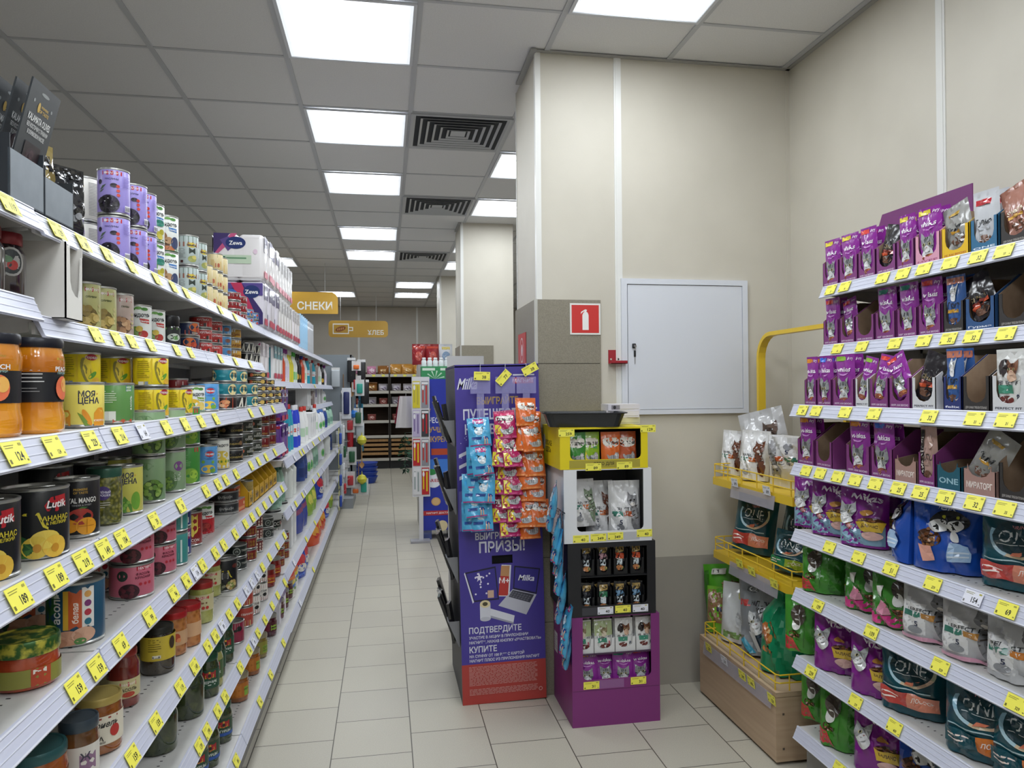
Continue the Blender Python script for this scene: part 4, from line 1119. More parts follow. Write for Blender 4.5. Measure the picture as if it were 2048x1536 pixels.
# olive bags with header card in dark trays
b = MB().box(-.075, .075, 0, .13, 0, .003, M('#2b3036', .5)).box(-.075, .075, 0, .003, 0, .085, noisy('tray_front', '#5b656f', '#6a747d', 14, .4)).box(-.075, -.072, 0, .13, 0, .11, M('#1d2229', .5)).box(.072, .075, 0, .13, 0, .11, M('#262c33', .5)).box(-.075, .075, .127, .13, 0, .12, M('#1d2229', .5))
kind('olive_tray', 'display_tray', 'dark grey cardboard display tray', 'display tray', b, (), .1, .07, 'dark display trays')
cardart = [('e', 0, 22.4, 1.6, .35, '#8a8f90'), ('e', -3.6, 20.4, .35, .35, '#8a8f90'), ('e', 3.6, 20.4, .35, .35, '#8a8f90'), ('e', -1.4, 19.6, .5, 1.0, '#c9a64a'), ('t', 'PREMIERE', .9, 20.0, .5, '#c9a64a'), ('t', 'OF TASTE', .9, 19.1, .65, '#c9a64a'), ('t', 'KALAMATA OLIVES', 0, 17.2, 1.35, '#e4e6e6', {'w': 9}), ('t', 'БЕЗ КОСТОЧКИ С ТРАВАМИ', 0, 15.6, .8, '#d6d8d8', {'w': 8.6}), ('t', 'В ОЛИВКОВОМ МАСЛЕ', 0, 14.3, .8, '#d6d8d8', {'w': 7}), ('r', -3.2, 5, 6.4, 7.5, '#2a2024')] + berries(0, 8.6, 2.8, 3.2, '#33242a', ['#4a343c', '#3c2830', '#5c4850'], 3, 14, .3)
b = MB().box(-.06, .06, -.002, .002, .0, .24, M('#34383c', .35)).art(cardart, flat((0, -.002, 0)), lift=.03, rough=.3)
b.sbox(-.05, .05, .0, .022, .005, .13, .01, M('#2a2228', .15, 0, 1))
kind('olive_bag', 'olive_bag', 'black carded bag of kalamata olives', 'olive bag', b, (), .24, .06, 'black carded olive bags')
bag('gold_pouch', 'clear foil bag of green olives', .11, .17, .05, '#8a7a4a', [('r', -4, 11, 8, 3.5, '#1d1d20')] + berries(0, 6, 3.6, 3.6, '#6d6030', ['#b5a34e', '#9a8a3e', '#cfc06a'], 2, 18, .24), 5, .003, rough=.12, group='foil olive bags')
bag('black_pouch', 'clear foil bag of black olives', .115, .17, .06, '#232427', [('r', -5, 14, 10, 2.5, '#141416')] + berries(0, 6.5, 3.8, 4.2, '#2c2c30', ['#0f0f12', '#1b1b1f', '#8d8f94', '#0c0c0e'], 2, 20, .22), 7, .003, rough=.1, group='foil olive bags')
# paté boxes and yellow shelf cartons of the fifth shelf
b = MB().box(-.05, .05, 0, .2, 0, .045, M('#c4502c', .5)).box(-.05, .05, 0, .2, .045, .048, M('#8d8f92', .4))
b.art([('r', -4.6, .6, 9, 1.1, '#d98a4a'), ('e', 3.4, 2.8, .8, .7, '#e3c48a')], flat((0, 0, 0)), lift=.03)
kind('pate_box', 'flat_box', 'flat orange and grey pâté box', 'box', b, (), .048, .05, 'flat orange boxes')
b = MB()
YC = M('#d9a81c', .55)
b.prism([(0, 0), (.2, 0), (.2, .13), (.05, .13), (0, .06)], -.06, -.057, YC, 'x').prism([(0, 0), (.2, 0), (.2, .13), (.05, .13), (0, .06)], .057, .06, YC, 'x').box(-.06, .06, 0, .003, 0, .06, YC).box(-.06, .06, .0, .2, 0, .003, YC).box(-.06, .06, .197, .2, 0, .13, M('#8a6c1c', .6))
b.art([('t', 'Felix', 0, 3, 3, '#3a2c14', {'sh': .3})], flat((0, 0, 0)), lift=.03)
kind('yellow_carton', 'open_carton', 'open yellow display carton', 'carton', b, (), .13, .06, 'open yellow cartons')
# ================================================================ goods of the long gondola: where they stand
RNG = random.Random(11)
SPOTS = {}


def settle(shelf, x, y, r_, lim=(-2, 12)):
    """keep neighbours on one shelf from standing inside each other"""
    L_ = SPOTS.setdefault(shelf, [])
    for _ in range(12):
        hit = None
        for (a, b_, q) in L_:
            d = math.hypot(x - a, y - b_)
            if d < r_ + q + .001:
                hit = (a, b_, q)
                break
        if not hit:
            break
        a, b_, q = hit
        dx = abs(x - a)
        need = math.sqrt(max(0, (r_ + q + .0015) ** 2 - dx * dx))
        y = b_ + need if y >= b_ - .012 else b_ - need
    L_.append((x, y, r_))
    return y


LVL = {1: [''], 2: ['lower', 'upper'], 3: ['bottom', 'middle', 'top'], 4: ['bottom', 'second up', 'third up', 'top'], 5: ['bottom', 'second up', 'third up', 'fourth up', 'top']}


def shelf_place(i):
    return f'on {ordinal(i)} gondola shelf'


def lp(si, key, px, py=None, n=1, rz=None, back=0., inset=.012, zoff=0., mix=None, X=None):
    """one column of n goods on shelf si; px, py: a measured point at the front of its foot"""
    tip = -.605 if si <= 2 else -.5
    keys = mix or [key] * n
    r_ = max(KINDS[k]['r'] for k in keys)
    xc = X if X is not None else tip - .022 - inset - r_ - back
    p = onx(px, 780, xc)
    z = (ZA if p.y < 1.45 else ZL)[si - 1]
    if py is not None:
        q = onz(px, py, z)
        d = Vector((q.x, q.y, 0)).normalized()
        q = q + d * r_
        if -.93 < q.x < tip - .02 - r_:
            p = q
    p.x = max(min(p.x, tip - .021 - r_), XB + .03 + r_)
    p.y = settle(('g', si), p.x, p.y, r_)
    t = zoff
    for k, kk in enumerate(keys):
        lv = LVL[len(keys)][k] if len(keys) > 1 and len(set(keys)) < len(keys) else ''
        put(kk, (p.x, p.y, z + t + .0006 * (k + 1)), (RNG.uniform(20, 50) if rz is None else rz) + (RNG.uniform(-6, 6) if k else 0), (shelf_place(si) + (' in back' if back > .05 else '')), p.y, lv)
        t += KINDS[kk]['h'] + .0006


# first shelf
put('olive_tray', (-.622, 1.42, 1.7512), 90, label='dark grey display tray holding the carded black olive bags', s=(.84, 1, 1))
put('olive_tray', (-.622, 1.55, 1.7512), 90, label='dark grey display tray holding the clear foil bag of green olives', s=(.84, .8, .85))
for k, (xx, rx) in enumerate(((-.655, 9), (-.683, 9), (-.711, 9), (-.739, 9))):
    put('olive_bag', (xx, 1.448 + (k % 2) * .004, 1.7575), 90, '', rx=rx + 5, s=(.9, .8, .92), label=['black carded bag of kalamata olives, front one in the dark tray', 'black carded bag of olives, second from the front of the dark tray', 'black carded bag of olives, third from the front of the dark tray', 'black carded bag of olives, rearmost in the dark tray'][k])
put('gold_pouch', (-.668, 1.545, 1.757), 70, label='clear foil bag of green olives in the dark display tray', s=.9)
put('black_pouch', (-.665, 1.665, 1.7515), 55, label='clear foil bag of black olives beside the dark display trays', s=.85)
SPOTS[('g', 1)] = [(-.70, 1.40, .08), (-.70, 1.55, .08), (-.66, 1.66, .05)]
lp(1, 'white_tin', 170, n=2, back=.1, rz=20)
lp(1, 'lilac_tin', 229, n=2, rz=14)
lp(1, 'lilac_tin', 266, n=2, rz=16)
lp(1, 'lilac_tin', 286, n=2, rz=22)
lp(1, 'lilac_tin', 196, n=2, back=.17, rz=22)
lp(1, 'lilac_tin', 150, n=2, back=.2, rz=22)
lp(1, 'bond_olive', 303, n=2, rz=38)
lp(1, 'bond_mushroom', 333, n=2, rz=24)
lp(1, 'grey_tin', 376, n=2, rz=18)
lp(1, 'grey_tin', 394, n=2, rz=40)
for px in (408, 419, 430, 440):
    lp(1, 'beige_tin', px, n=2 if px < 430 else 3)
for px in (463, 476):
    lp(1, 'tuna_tin', px, n=3, rz=25)
for px in (490, 502):
    lp(1, 'saury_tin', px, n=2, rz=25)
# second shelf
lp(2, 'sauce_jar', 6, rz=30)
lp(2, 'sauce_jar', -40, rz=30)
put('torn_box', (-.596, 1.55, 1.5612), 90, '', s=(.7, .7, .61), label='white carton with a torn-open front on the second gondola shelf')
SPOTS.setdefault(('g', 2), []).extend([(-.64, 1.55, .04), (-.7, 1.55, .04)])
lp(2, 'green_olive_tin', 166, rz=24, inset=.02)
lp(2, 'green_olive_tin', 195, rz=20)
lp(2, 'mushroom_tin', 236, rz=22)
lp(2, 'bond_red', 275, rz=22)
lp(2, 'bond_red', 304, rz=30)
lp(2, 'black_lid_jar', 336, n=1)
lp(2, 'black_lid_jar', 318, back=.09)
lp(2, 'black_lid_jar', 338, back=.1)
lp(2, 'orange_tin', 374, n=2)
lp(2, 'red_tin', 402, n=3)
lp(2, 'red_tin', 424, n=3)
lp(2, 'sky_tin', 443, n=3)
lp(2, 'gold_tin', 464, n=3)
lp(2, 'zebra_tin', 491, n=2)
lp(2, 'zebra_tin', 505, n=2)
# third shelf
lp(3, 'peach_jar', 70, 873, rz=45)
lp(3, 'peach_jar', -22, rz=0, inset=.03)
lp(3, 'corn_tin', 166, 860, rz=34)
lp(3, 'green_tin', 231, 849, rz=26)
lp(3, 'yellow_tin', 302, 838, n=2, rz=18)
lp(3, 'yellow_tin', 160, n=2, back=.1, rz=10)
lp(3, 'yellow_tin', 228, n=2, back=.1, rz=6)
lp(3, 'yellow_tin', 354, n=1, rz=18, inset=.02)
lp(3, 'bond_corn', 386, 825, rz=30)
lp(3, 'blue_tin', 382, back=.08, rz=25)
lp(3, 'blue_tin', 412, inset=.03, rz=25)
lp(3, '', 449, mix=['tomato_tin', 'turquoise_tin', 'turquoise_tin'], rz=30)
lp(3, '', 472, mix=['zebra_tin', 'turquoise_tin', 'turquoise_tin'], rz=30)
lp(3, 'turquoise_tin', 495, n=2, rz=30)
for px, n in ((515, 5), (531, 4), (546, 3), (555, 3)):
    lp(3, 'sprat_tin', px, n=n)
lp(3, 'crimson_tin', 358, n=2, back=.11)
# fourth shelf
lp(4, 'pineapple_tin', 70, 1122, rz=22)
lp(4, 'pineapple_tin', 92, back=.13, rz=20)
lp(4, 'pineapple_tin', -40, rz=20)
lp(4, 'mango_tin', 153, 1093, rz=24)
lp(4, 'mango_tin', 178, back=.1, rz=20)
lp(4, 'pea_jar', 207, 1076, rz=10)
lp(4, 'pea_tin_lime', 249, 1046, rz=26)
lp(4, 'pea_tin_lime', 230, back=.09, rz=26)
lp(4, 'pea_tin', 297, 1014, n=2, rz=25)
lp(4, 'pea_tin_purple', 341, 992, n=2, rz=25)
lp(4, 'pea_tin_deep', 372, n=2, rz=25)
lp(4, 'blue_tin', 409, rz=30)
lp(4, 'sweet_tin', 436, rz=30)
for px, k, n, bk in ((412, 'black_tin', 4, .1), (436, 'black_tin', 4, .1), (462, 'black_tin', 3, .0), (484, 'mossy_tin', 4, .0), (503, 'mossy_tin', 4, .0), (522, 'crimson_tin', 3, .0), (536, 'crimson_tin', 3, 0)):
    lp(4, k, px, n=n, back=bk)
# fifth shelf
lp(5, 'green_lid_tub', 50, 1388, rz=10)
lp(5, 'bean_tin', 150, 1331, rz=22)
lp(5, 'bean_tin', 190, 1292, rz=20, back=.1)
lp(5, 'bean_tin', 62, back=.12, rz=20)
lp(5, 'pink_tin', 262, 1220, n=2, rz=20)
lp(5, 'pink_tin', 312, n=2, rz=25, inset=.02)
lp(5, 'pink_tin', 228, n=2, rz=20, back=.11)
lp(5, 'teal_tin', 330, n=2, rz=30)
lp(5, 'globus_tin', 353, n=2, rz=22, inset=.03)
lp(5, 'bacon_tin', 377, n=1, rz=26, inset=.035)
lp(5, 'bond_bean', 401, n=1, rz=28, inset=.045)
lp(5, 'bond_bean', 393, n=2, rz=28, back=.13)
lp(5, 'ring_tin', 445, n=2, rz=28, inset=.04)
lp(5, 'ring_tin', 428, n=2, rz=28, back=.17)
lp(5, 'tray_tin', 489, n=2, inset=.02)
ZP = ZL[4] + .0006
put('pate_box', (-.56, 3.02, ZP), 84, '', label='flat orange and grey pâté box beside the open yellow cartons, lower of the pair')
put('pate_box', (-.575, 3.02, ZP + .049), 88, '', label='flat orange and grey pâté box lying on another such box')
for k, yy in enumerate((3.16, 3.29, 3.42, 3.55, 3.68, 3.81)):
    put('yellow_carton', (-.545, yy, ZP), 90, 'on the fifth gondola shelf', yy)
    for j in range(2):
        put('black_pouch', (-.615 - j * .05, yy, ZP + .004), 90, 'inside a yellow carton', yy, ['front', 'rear'][j], s=(.85, 1, .62), desc='dark foil pouch', group='dark foil pouches')
# sixth shelf
lp(6, 'orange_jar', 70, 1640)
lp(6, 'grey_lid_jar', 150, 1590)
lp(6, 'ikra_jar', 197, 1516, rz=22)
lp(6, 'lecho_jar', 247, 1420, rz=26)
lp(6, 'lecho_jar', 232, 1400, rz=20, back=.1)
lp(6, 'yellow_label_jar', 316, 1353, rz=20)
lp(6, 'yellow_label_jar', 288, rz=20, back=.09)
lp(6, 'bean_jar', 346, 1316, rz=20)
lp(6, 'bean_jar', 375, 1297, rz=-40)
lp(6, 'pickle_jar', 400, 1276, rz=20)
lp(6, 'pickle_jar', 418, rz=20, back=.04)
lp(6, 'mushroom_can', 440, 1206, rz=26)
lp(6, 'seal_tin', 470, 1143, n=2, rz=30)
lp(6, 'seal_tin', 452, n=2, rz=30, back=.14)
lp(6, 'yellow_red_tin', 493, n=4, inset=.02)
lp(6, 'check_tin', 507, n=3, inset=.02)
lp(6, 'seal_tin', 526, n=2, inset=.02)
lp(6, 'gost_tin', 541, n=2, inset=.02, rz=40)
lp(6, 'gost_tin', 556, n=2, inset=.02, rz=40)
# seventh shelf
lp(7, 'cucumber_jar', 370, 1466)
lp(7, 'cucumber_jar', 316, 1515)
lp(7, 'cucumber_jar', 345, 1440, back=.12)
lp(7, 'pepper_jar', 398, 1428, rz=24)
lp(7, 'olive_squash_jar', 410, 1403, rz=24)
lp(7, 'pepper_jar', 426, 1383, rz=24)
lp(7, 'pepper_jar', 444, 1361, rz=24)
lp(7, 'maroon_tin', 466, 1320, rz=28)
lp(7, 'pale_red_tin', 485, 1283, n=2)
lp(7, 'white_red_tin', 500, 1250, n=2)
lp(7, 'white_red_tin', 516, 1234, n=2)
lp(7, 'red_cream_jar', 533, 1195)
lp(7, 'red_cream_jar', 545, 1180)
lp(7, 'yellow_red_tin', 553, n=3, inset=.02)
lp(7, 'yellow_red_tin', 563, n=3, inset=.02)
# lowest shelf
lp(8, 'gherkin_jar', 442, 1490, rz=26)
lp(8, 'gherkin_jar', 415, 1540, rz=26)
lp(8, 'gherkin_jar', 392, 1565, rz=26)
lp(8, 'carrot_jar', 473, 1462, rz=26)
lp(8, 'carrot_jar', 498, 1399, rz=26)
lp(8, 'green_spread_jar', 514, 1379, rz=36)
for px, py in ((535, 1321), (551, 1293), (561, 1277), (570, 1258)):
    lp(8, 'beet_jar', px, py, rz=30)


# ---------------------------------------------------------------- price tags on the gondola rails
def ltags(si, lst, place=None, zs=None, tip=None):
    t_ = tip if tip is not None else (-.605 if si <= 2 else (-.5 if si < 8 else -.485))
    for px, txt in lst:
        col = 'w' if txt.endswith('w') else 'y'
        p = onx(px, 780, t_ - .009)
        z = zs if zs is not None else (ZA if p.y < 1.445 else ZL)[si - 1]
        k = tag_kind(txt.rstrip('w'), col)
        put(k, (p.x + .0034, p.y, z - .0160), 90, place or f'on {ordinal(si)} gondola rail', p.y, rx=-25.3, desc=('yellow' if col == 'y' else 'white') + ' price tag reading ' + txt.split('.')[0].rstrip('w'))


ltags(1, [(15, '119'), (112, '129'), (165, '89'), (213, '89'), (262, '94.s'), (312, '99.s'), (346, '79.s'), (372, '84.s'), (440, '109.s'), (470, '64.s'), (500, '64.s')])
ltags(2, [(190, '99.s'), (232, '104.s'), (262, '109.s'), (300, '89.s'), (352, '74.s'), (380, '69.s'), (440, '74.s'), (470, '59.s'), (500, '84.s')])
ltags(3, [(25, '124'), (103, '124.s'), (178, '229'), (236, '214'), (282, '64w'), (330, '49.s'), (368, '54.s'), (400, '89.s'), (430, '94.s'), (500, '79.s'), (522, '99.s'), (545, '99.s')])
ltags(4, [(32, '189'), (107, '189'), (160, '219'), (204, '149'), (240, '104'), (305, '39'), (358, '39'), (409, '54'), (433, '59'), (449, '59'), (470, '64'), (500, '84.s'), (515, '84.s'), (530, '99.s'), (548, '109.s')])
ltags(5, [(145, '159'), (188, '159'), (236, '69'), (294, '99'), (343, '94'), (369, '94'), (387, '134w'), (401, '54'), (427, '74'), (444, '79'), (467, '94'), (488, '59.s'), (502, '59.s'), (514, '64.s'), (527, '64.s'), (540, '49.s'), (551, '49.s'), (562, '49.s')])
ltags(6, [(259, '159'), (306, '159'), (355, '119'), (384, '149'), (411, '79'), (426, '169'), (440, '89w'), (455, '99'), (471, '84'), (489, '136w'), (500, '69w'), (511, '75w'), (522, '84.s'), (536, '94.s'), (552, '99.s'), (566, '99.s')])
ltags(7, [(393, '139'), (409, '199'), (430, '54'), (445, '219'), (476, '75'), (494, '84'), (503, '89w'), (512, '94'), (526, '104'), (541, '74.s'), (552, '74.s'), (566, '79.s')])
ltags(8, [(467, '84'), (515, '94'), (537, '94'), (563, '79')])
# ================================================================ household goods past the tins
PBAG = lambda key, desc, w_, h, d, c, art, **k: bag(key, desc, w_, h, d, c, art, nu=10, nv=10, ms=2.5, **k)
paper_pack('white_roll_pack', 'white roll pack with teal edge', .2, .115, .22, '#ebebec', [('r', 6, 2, 2.4, 18, '#3f8f9c'), ('e', -3, 15, 2, 2, '#9fb5c2'), ('r', -8, 1.5, 2.4, 2.6, '#5f6a7a')], side='#4f98a5', group='white roll packs')
paper_pack('clear_pack', 'white single towel roll pack', .12, .12, .24, '#e6e2e6', [('r', -4, 18, 8, 2, '#d9b5cc'), ('r', -5, 2, 10, 1, '#9a9ab5')], side='#dcdadc', group='single towel roll packs')
PBAG('blue_clear', 'blue and clear film pack', .13, .25, .09, '#9cc3e0', [('r', -4, 5, 8, 8, '#3f86cc'), ('e', -2, 17, 2.4, 2.4, '#6fc04a'), ('r', -5, 1, 4, 6, '#b56a9c')], rough=.15, group='film packs')
PBAG('grey_clear', 'silver grey film pack', .13, .25, .09, '#b5b7bc', [('r', -4, 3, 8, 12, '#8d9097')], rough=.12, group='film packs')
for q in range(4):          # toilet paper packs on the top shelf, two tiers
    for t, k in ((0, 'zewa_lower'), (1, 'zewa_pack')):
        put(k, (-.742 + (q % 2) * .006, 3.96 + q * .128, 1.7462 + t * .2465), 0, 'on the top gondola shelf', q)
for q in range(5):
    for t in (0, 1):
        put('towel_pack', (-.715, 4.49 + q * .128, 1.7462 + t * .2415), 0, 'on the top gondola shelf', q, ['lower', 'upper'][t])
for q in range(3):
    put('clear_pack', (-.675, 5.17 + q * .135, 1.7462), 0, 'on the top gondola shelf', q)
for q in range(5):
    put('blue_clear', (-.675, 5.63 + q * .115, 1.7462), 0, 'on the top gondola shelf', q)
for q in range(4):
    put('grey_clear', (-.675, 6.24 + q * .115, 1.7462), 0, 'on the top gondola shelf', q)
cb = lambda key, desc, c, capc, h=.24, r_=.032, art=(), **k: bottle(key, desc, [(r_ * .9, 0), (r_, .006), (r_, h * .62), (r_ * .8, h * .75), (.013, h * .88), (.012, h)], c, capc, art, caph=.035, capr=.015, **k)
cb('purple_cap', 'white bottle with purple cap', '#e3e0e8', '#8a2f8f', art=[('r', -2, 4, 4, 9, '#cfc6dc')], group='cleaner bottles')
cb('yellow_bottle', 'yellow cleaner bottle', '#d9cf3a', '#e6e6e0', group='cleaner bottles')
cb('green_cap', 'white bottle with green cap', '#dfe6df', '#3fae3a', art=[('r', -2, 3, 4, 7, '#7fc27a')], group='cleaner bottles')
cb('black_bottle', 'black bottle with gold badge', '#16171b', '#16171b', .27, .036, [('e', 0, 7, 1.8, 3, '#c9a23a')], group='cleaner bottles')
cb('red_bottle', 'red bottle with dark blue cap', '#d9502f', '#1f2a86', .26, group='cleaner bottles')
bottle('teal_bottle', 'teal toilet cleaner bottle', [(.036, 0), (.037, .05), (.034, .09), (.035, .16), (.03, .2), (.02, .25)], '#1d93ad', '#b02a34', [('r', -2.4, 9, 4.8, 6, '#c9d6dc'), ('r', -2, 10.5, 4, 1, '#d9502f')], .03, .014, group='toilet cleaner bottles')
bottle('blue_bottle', 'white and blue toilet cleaner bottle', [(.034, 0), (.036, .05), (.03, .09), (.032, .15), (.028, .2), (.018, .24)], '#2340c4', '#d9d9dc', [('r', -2.4, 7, 4.8, 8, '#e3e3e8'), ('e', 0, 11, 1.6, 1.2, '#d9402f')], .03, .014, group='toilet cleaner bottles')
bottle('white_bottle', 'white spray bottle with red cap', [(.034, 0), (.035, .14), (.02, .19), (.014, .22)], '#e3e4e4', '#c2372e', [('r', -2, 4, 4, 6, '#b5d0b5')], .03, .014, group='cleaner bottles')
bottle('canister', 'translucent white canister', [(.05, 0), (.052, .03), (.05, .035), (.052, .06), (.05, .065), (.052, .16), (.03, .19), (.02, .2)], '#dfe3df', '#e6e6e6', (), .025, .022, sy=.8, group='canisters')
bottle('green_clear', 'pale green detergent bottle', [(.036, 0), (.038, .1), (.026, .16), (.014, .19)], '#9cc2ae', '#3f6a58', [('r', -2.4, 3, 5, 6, '#6f9a86')], .03, .014, group='detergent bottles')
bottle('vr_bottle', 'blue gel detergent bottle', [(.045, 0), (.047, .12), (.036, .19), (.018, .22)], '#27468f', '#e6e6e8', [('r', -3, 3, 6, 7, '#1f3674'), ('t', 'VR', 0, 14, 3, '#27468f')], .03, .02, sy=.55, group='gel bottles')
bottle('jug', 'white laundry jug with round label', [(.05, 0), (.056, .02), (.056, .13), (.04, .19), (.022, .22)], '#dfe3ea', '#3f6ab5', [('e', 1, 7, 3, 4, '#8fc27a'), ('e', 1, 7, 1.6, 2.4, '#3f9a5a')], .03, .02, sy=.55, group='laundry jugs')
bottle('aerosol', 'grey brown aerosol can', [(.03, 0), (.031, .003), (.031, .19), (.024, .2)], '#8d7f7a', '#e0e0e0', [('r', -1.6, 9, 3.2, 4, '#c9c2bd')], .03, .022, sy=1, group='aerosol cans')
b = MB().box(-.055, .055, 0, .1, 0, .19, M('#e6e6e8', .45)).art([('r', -4, 12, 8, 4, '#cfd3d9')], flat((0, 0, 0)), lift=.03)
kind('white_box', 'washing_powder_box', 'plain white washing powder box', 'box', b, (), .19, .06, 'white powder boxes')
b = MB().box(-.055, .055, 0, .08, 0, .26, M('#e3dfe6', .45)).art([('r', -5.5, 12, 11, 14, '#5a3f86'), ('r', -2, 3, 3, 4, '#8a5a86'), ('r', -3.6, 8, 4, 1.4, '#9c9ca3')], flat((0, 0, 0)), lift=.03)
kind('purple_box', 'washing_powder_box', 'white box with purple top', 'box', b, (), .26, .06, 'purple powder boxes')
PBAG('rainbow_bag', 'rainbow striped washing powder bag', .2, .24, .1, '#e3e0dc', [('p', [(-9, 3 + i * 2.2), (9, 6 + i * 2.2), (9, 8 + i * 2.2), (-9, 5 + i * 2.2)], c) for i, c in enumerate(['#4f8a3a', '#2f6fb5', '#d9c22a', '#d9742a', '#c2372e'])], group='washing powder bags')
PBAG('blue_bag', 'blue washing powder bag', .2, .26, .11, '#1f3fae', [('e', 0, 14, 6, 4, '#c92f3a'), ('e', 1, 8, 5, 3, '#d9d6d0'), ('r', -6, 2, 10, 2, '#4f74d9')], group='washing powder bags')
PBAG('orange_bag', 'orange washing powder bag', .2, .24, .11, '#d9501f', [('e', 0, 12, 5, 4, '#e3a03a'), ('e', 1, 8, 3, 2, '#c92f2a')], group='washing powder bags')
PBAG('pink_blue_bag', 'blue and pink striped powder bag', .19, .25, .1, '#2a3f9c', [('p', [(-9, 16), (9, 20), (9, 23), (-9, 19)], '#c9a3b5'), ('p', [(-9, 11), (9, 15), (9, 18), (-9, 14)], '#8a3f6a')], group='washing powder bags')
PBAG('lime_bag', 'lime green sponge bag', .18, .24, .1, '#8fb53a', [('e', 0, 12, 4, 4, '#d9d65a')], group='washing powder bags')


def row(z, xf, spec, place, maxh=1.0):
    """spec: (kind, y, inset, rz, tiers)"""
    for k, y, ins, rz, n in spec:
        for t in range(n):
            mh = .19 if (z > 1 and z < 1.2 and y > 6.4) else maxh
            hh = KINDS[k]['h']
            q = min(1.0, mh / (hh * n + .002))
            put(k, (xf - .03 - ins, y, z + .0012 + t * (hh * q + .001)), rz, place, y, LVL[n][t] if n > 1 else '', s=(1, 1, q) if q < 1 else None)


PB = 'on second household shelf'
row(1.475, -.605, [('big_roll_pack', 4.02, .125, 0, 1), ('big_roll_pack', 4.15, .125, 0, 1), ('white_roll_pack', 4.45, .105, 0, 1), ('white_roll_pack', 4.58, .105, 0, 1), ('white_roll_pack', 4.71, .105, 0, 1)] +
    [('red_bottle', 5.00, .04, 40, 1), ('purple_cap', 5.12, .04, 40, 1), ('purple_cap', 5.22, .04, 40, 1), ('yellow_bottle', 5.34, .04, 40, 1), ('yellow_bottle', 5.45, .04, 40, 1), ('green_cap', 5.58, .04, 40, 1), ('green_cap', 5.68, .04, 40, 1), ('black_bottle', 5.86, .045, 40, 1), ('black_bottle', 5.98, .045, 40, 1), ('red_bottle', 6.2, .04, 40, 1), ('white_bottle', 6.36, .04, 40, 1), ('teal_bottle', 6.6, .04, 40, 1), ('aerosol', 6.8, .04, 0, 1), ('teal_bottle', 7.1, .04, 40, 1), ('aerosol', 7.4, .04, 0, 1), ('white_bottle', 7.8, .04, 40, 1), ('black_bottle', 8.2, .045, 40, 1), ('purple_cap', 8.5, .04, 40, 1)], PB, .23)
row(1.055, -.5, [('purple_roll_pack', 4.01, .075, 0, 2), ('purple_roll_pack', 4.15, .075, 0, 2), ('teal_bottle', 4.55, .06, 40, 1), ('teal_bottle', 4.68, .06, 40, 1), ('blue_bottle', 4.86, .05, 40, 1), ('blue_bottle', 4.98, .05, 40, 1), ('white_bottle', 5.3, .05, 40, 1), ('white_bottle', 5.5, .05, 40, 1), ('aerosol', 4.5, .2, 0, 1), ('aerosol', 4.6, .2, 0, 1), ('aerosol', 4.75, .2, 0, 1), ('aerosol', 4.9, .2, 0, 1), ('white_box', 5.75, .02, 90, 1), ('white_box', 5.9, .02, 90, 1), ('white_box', 6.05, .02, 90, 1), ('white_bottle', 6.3, .05, 40, 1), ('jug', 6.7, .06, 60, 1), ('jug', 7.0, .06, 60, 1), ('vr_bottle', 7.4, .06, 60, 1), ('green_clear', 7.8, .06, 60, 1), ('green_clear', 8.2, .06, 60, 1)], 'on third household shelf', .38)
row(1.285, -.605, [('white_box', 6.55, .02, 90, 1), ('white_box', 6.72, .02, 90, 1), ('aerosol', 7.0, .04, 0, 1), ('purple_box', 7.3, .02, 90, 1), ('white_box', 7.7, .02, 90, 1), ('white_box', 8.1, .02, 90, 1), ('jug', 8.5, .06, 60, 1)], 'on short middle household shelf', .15)
row(.785, -.5, [('green_clear', 4.05, .06, 60, 1), ('green_clear', 4.17, .06, 60, 1), ('green_clear', 4.30, .06, 60, 1), ('canister', 4.5, .06, 0, 1), ('canister', 4.66, .06, 0, 1), ('vr_bottle', 5.3, .06, 50, 1), ('vr_bottle', 5.45, .06, 50, 1), ('jug', 5.65, .06, 55, 1), ('jug', 5.82, .06, 55, 1), ('green_clear', 6.2, .06, 60, 1), ('green_clear', 6.4, .06, 60, 1), ('jug', 6.9, .06, 60, 1), ('canister', 7.5, .06, 0, 1), ('vr_bottle', 8.0, .06, 50, 1)], 'on fourth household shelf', .23)
row(.47, -.5, [('white_box', 4.03, .06, 90, 1), ('white_box', 4.18, .06, 90, 1), ('white_box', 4.33, .06, 90, 1), ('white_box', 4.62, .03, 90, 1), ('white_box', 4.77, .03, 90, 1), ('pink_blue_bag', 5.05, .07, 70, 1), ('pink_blue_bag', 5.3, .07, 70, 1), ('lime_bag', 5.75, .07, 70, 1), ('lime_bag', 6.0, .07, 70, 1), ('blue_bag', 6.6, .07, 70, 1), ('white_box', 7.1, .03, 90, 1), ('white_box', 7.5, .03, 90, 1)], 'on fifth household shelf', .275)
row(.20, -.485, [('purple_box', 4.0, .03, 90, 1), ('purple_box', 4.14, .03, 90, 1), ('rainbow_bag', 4.42, .075, 62, 1), ('rainbow_bag', 4.66, .08, 70, 1), ('blue_bag', 4.93, .07, 60, 1), ('blue_bag', 5.18, .07, 75, 1), ('lime_bag', 5.42, .1, 75, 1), ('orange_bag', 5.95, .07, 60, 1), ('orange_bag', 6.25, .07, 75, 1), ('orange_bag', 6.6, .07, 70, 1), ('blue_bag', 7.2, .08, 70, 1), ('lime_bag', 7.8, .08, 70, 1)], 'on lowest household shelf', .228)
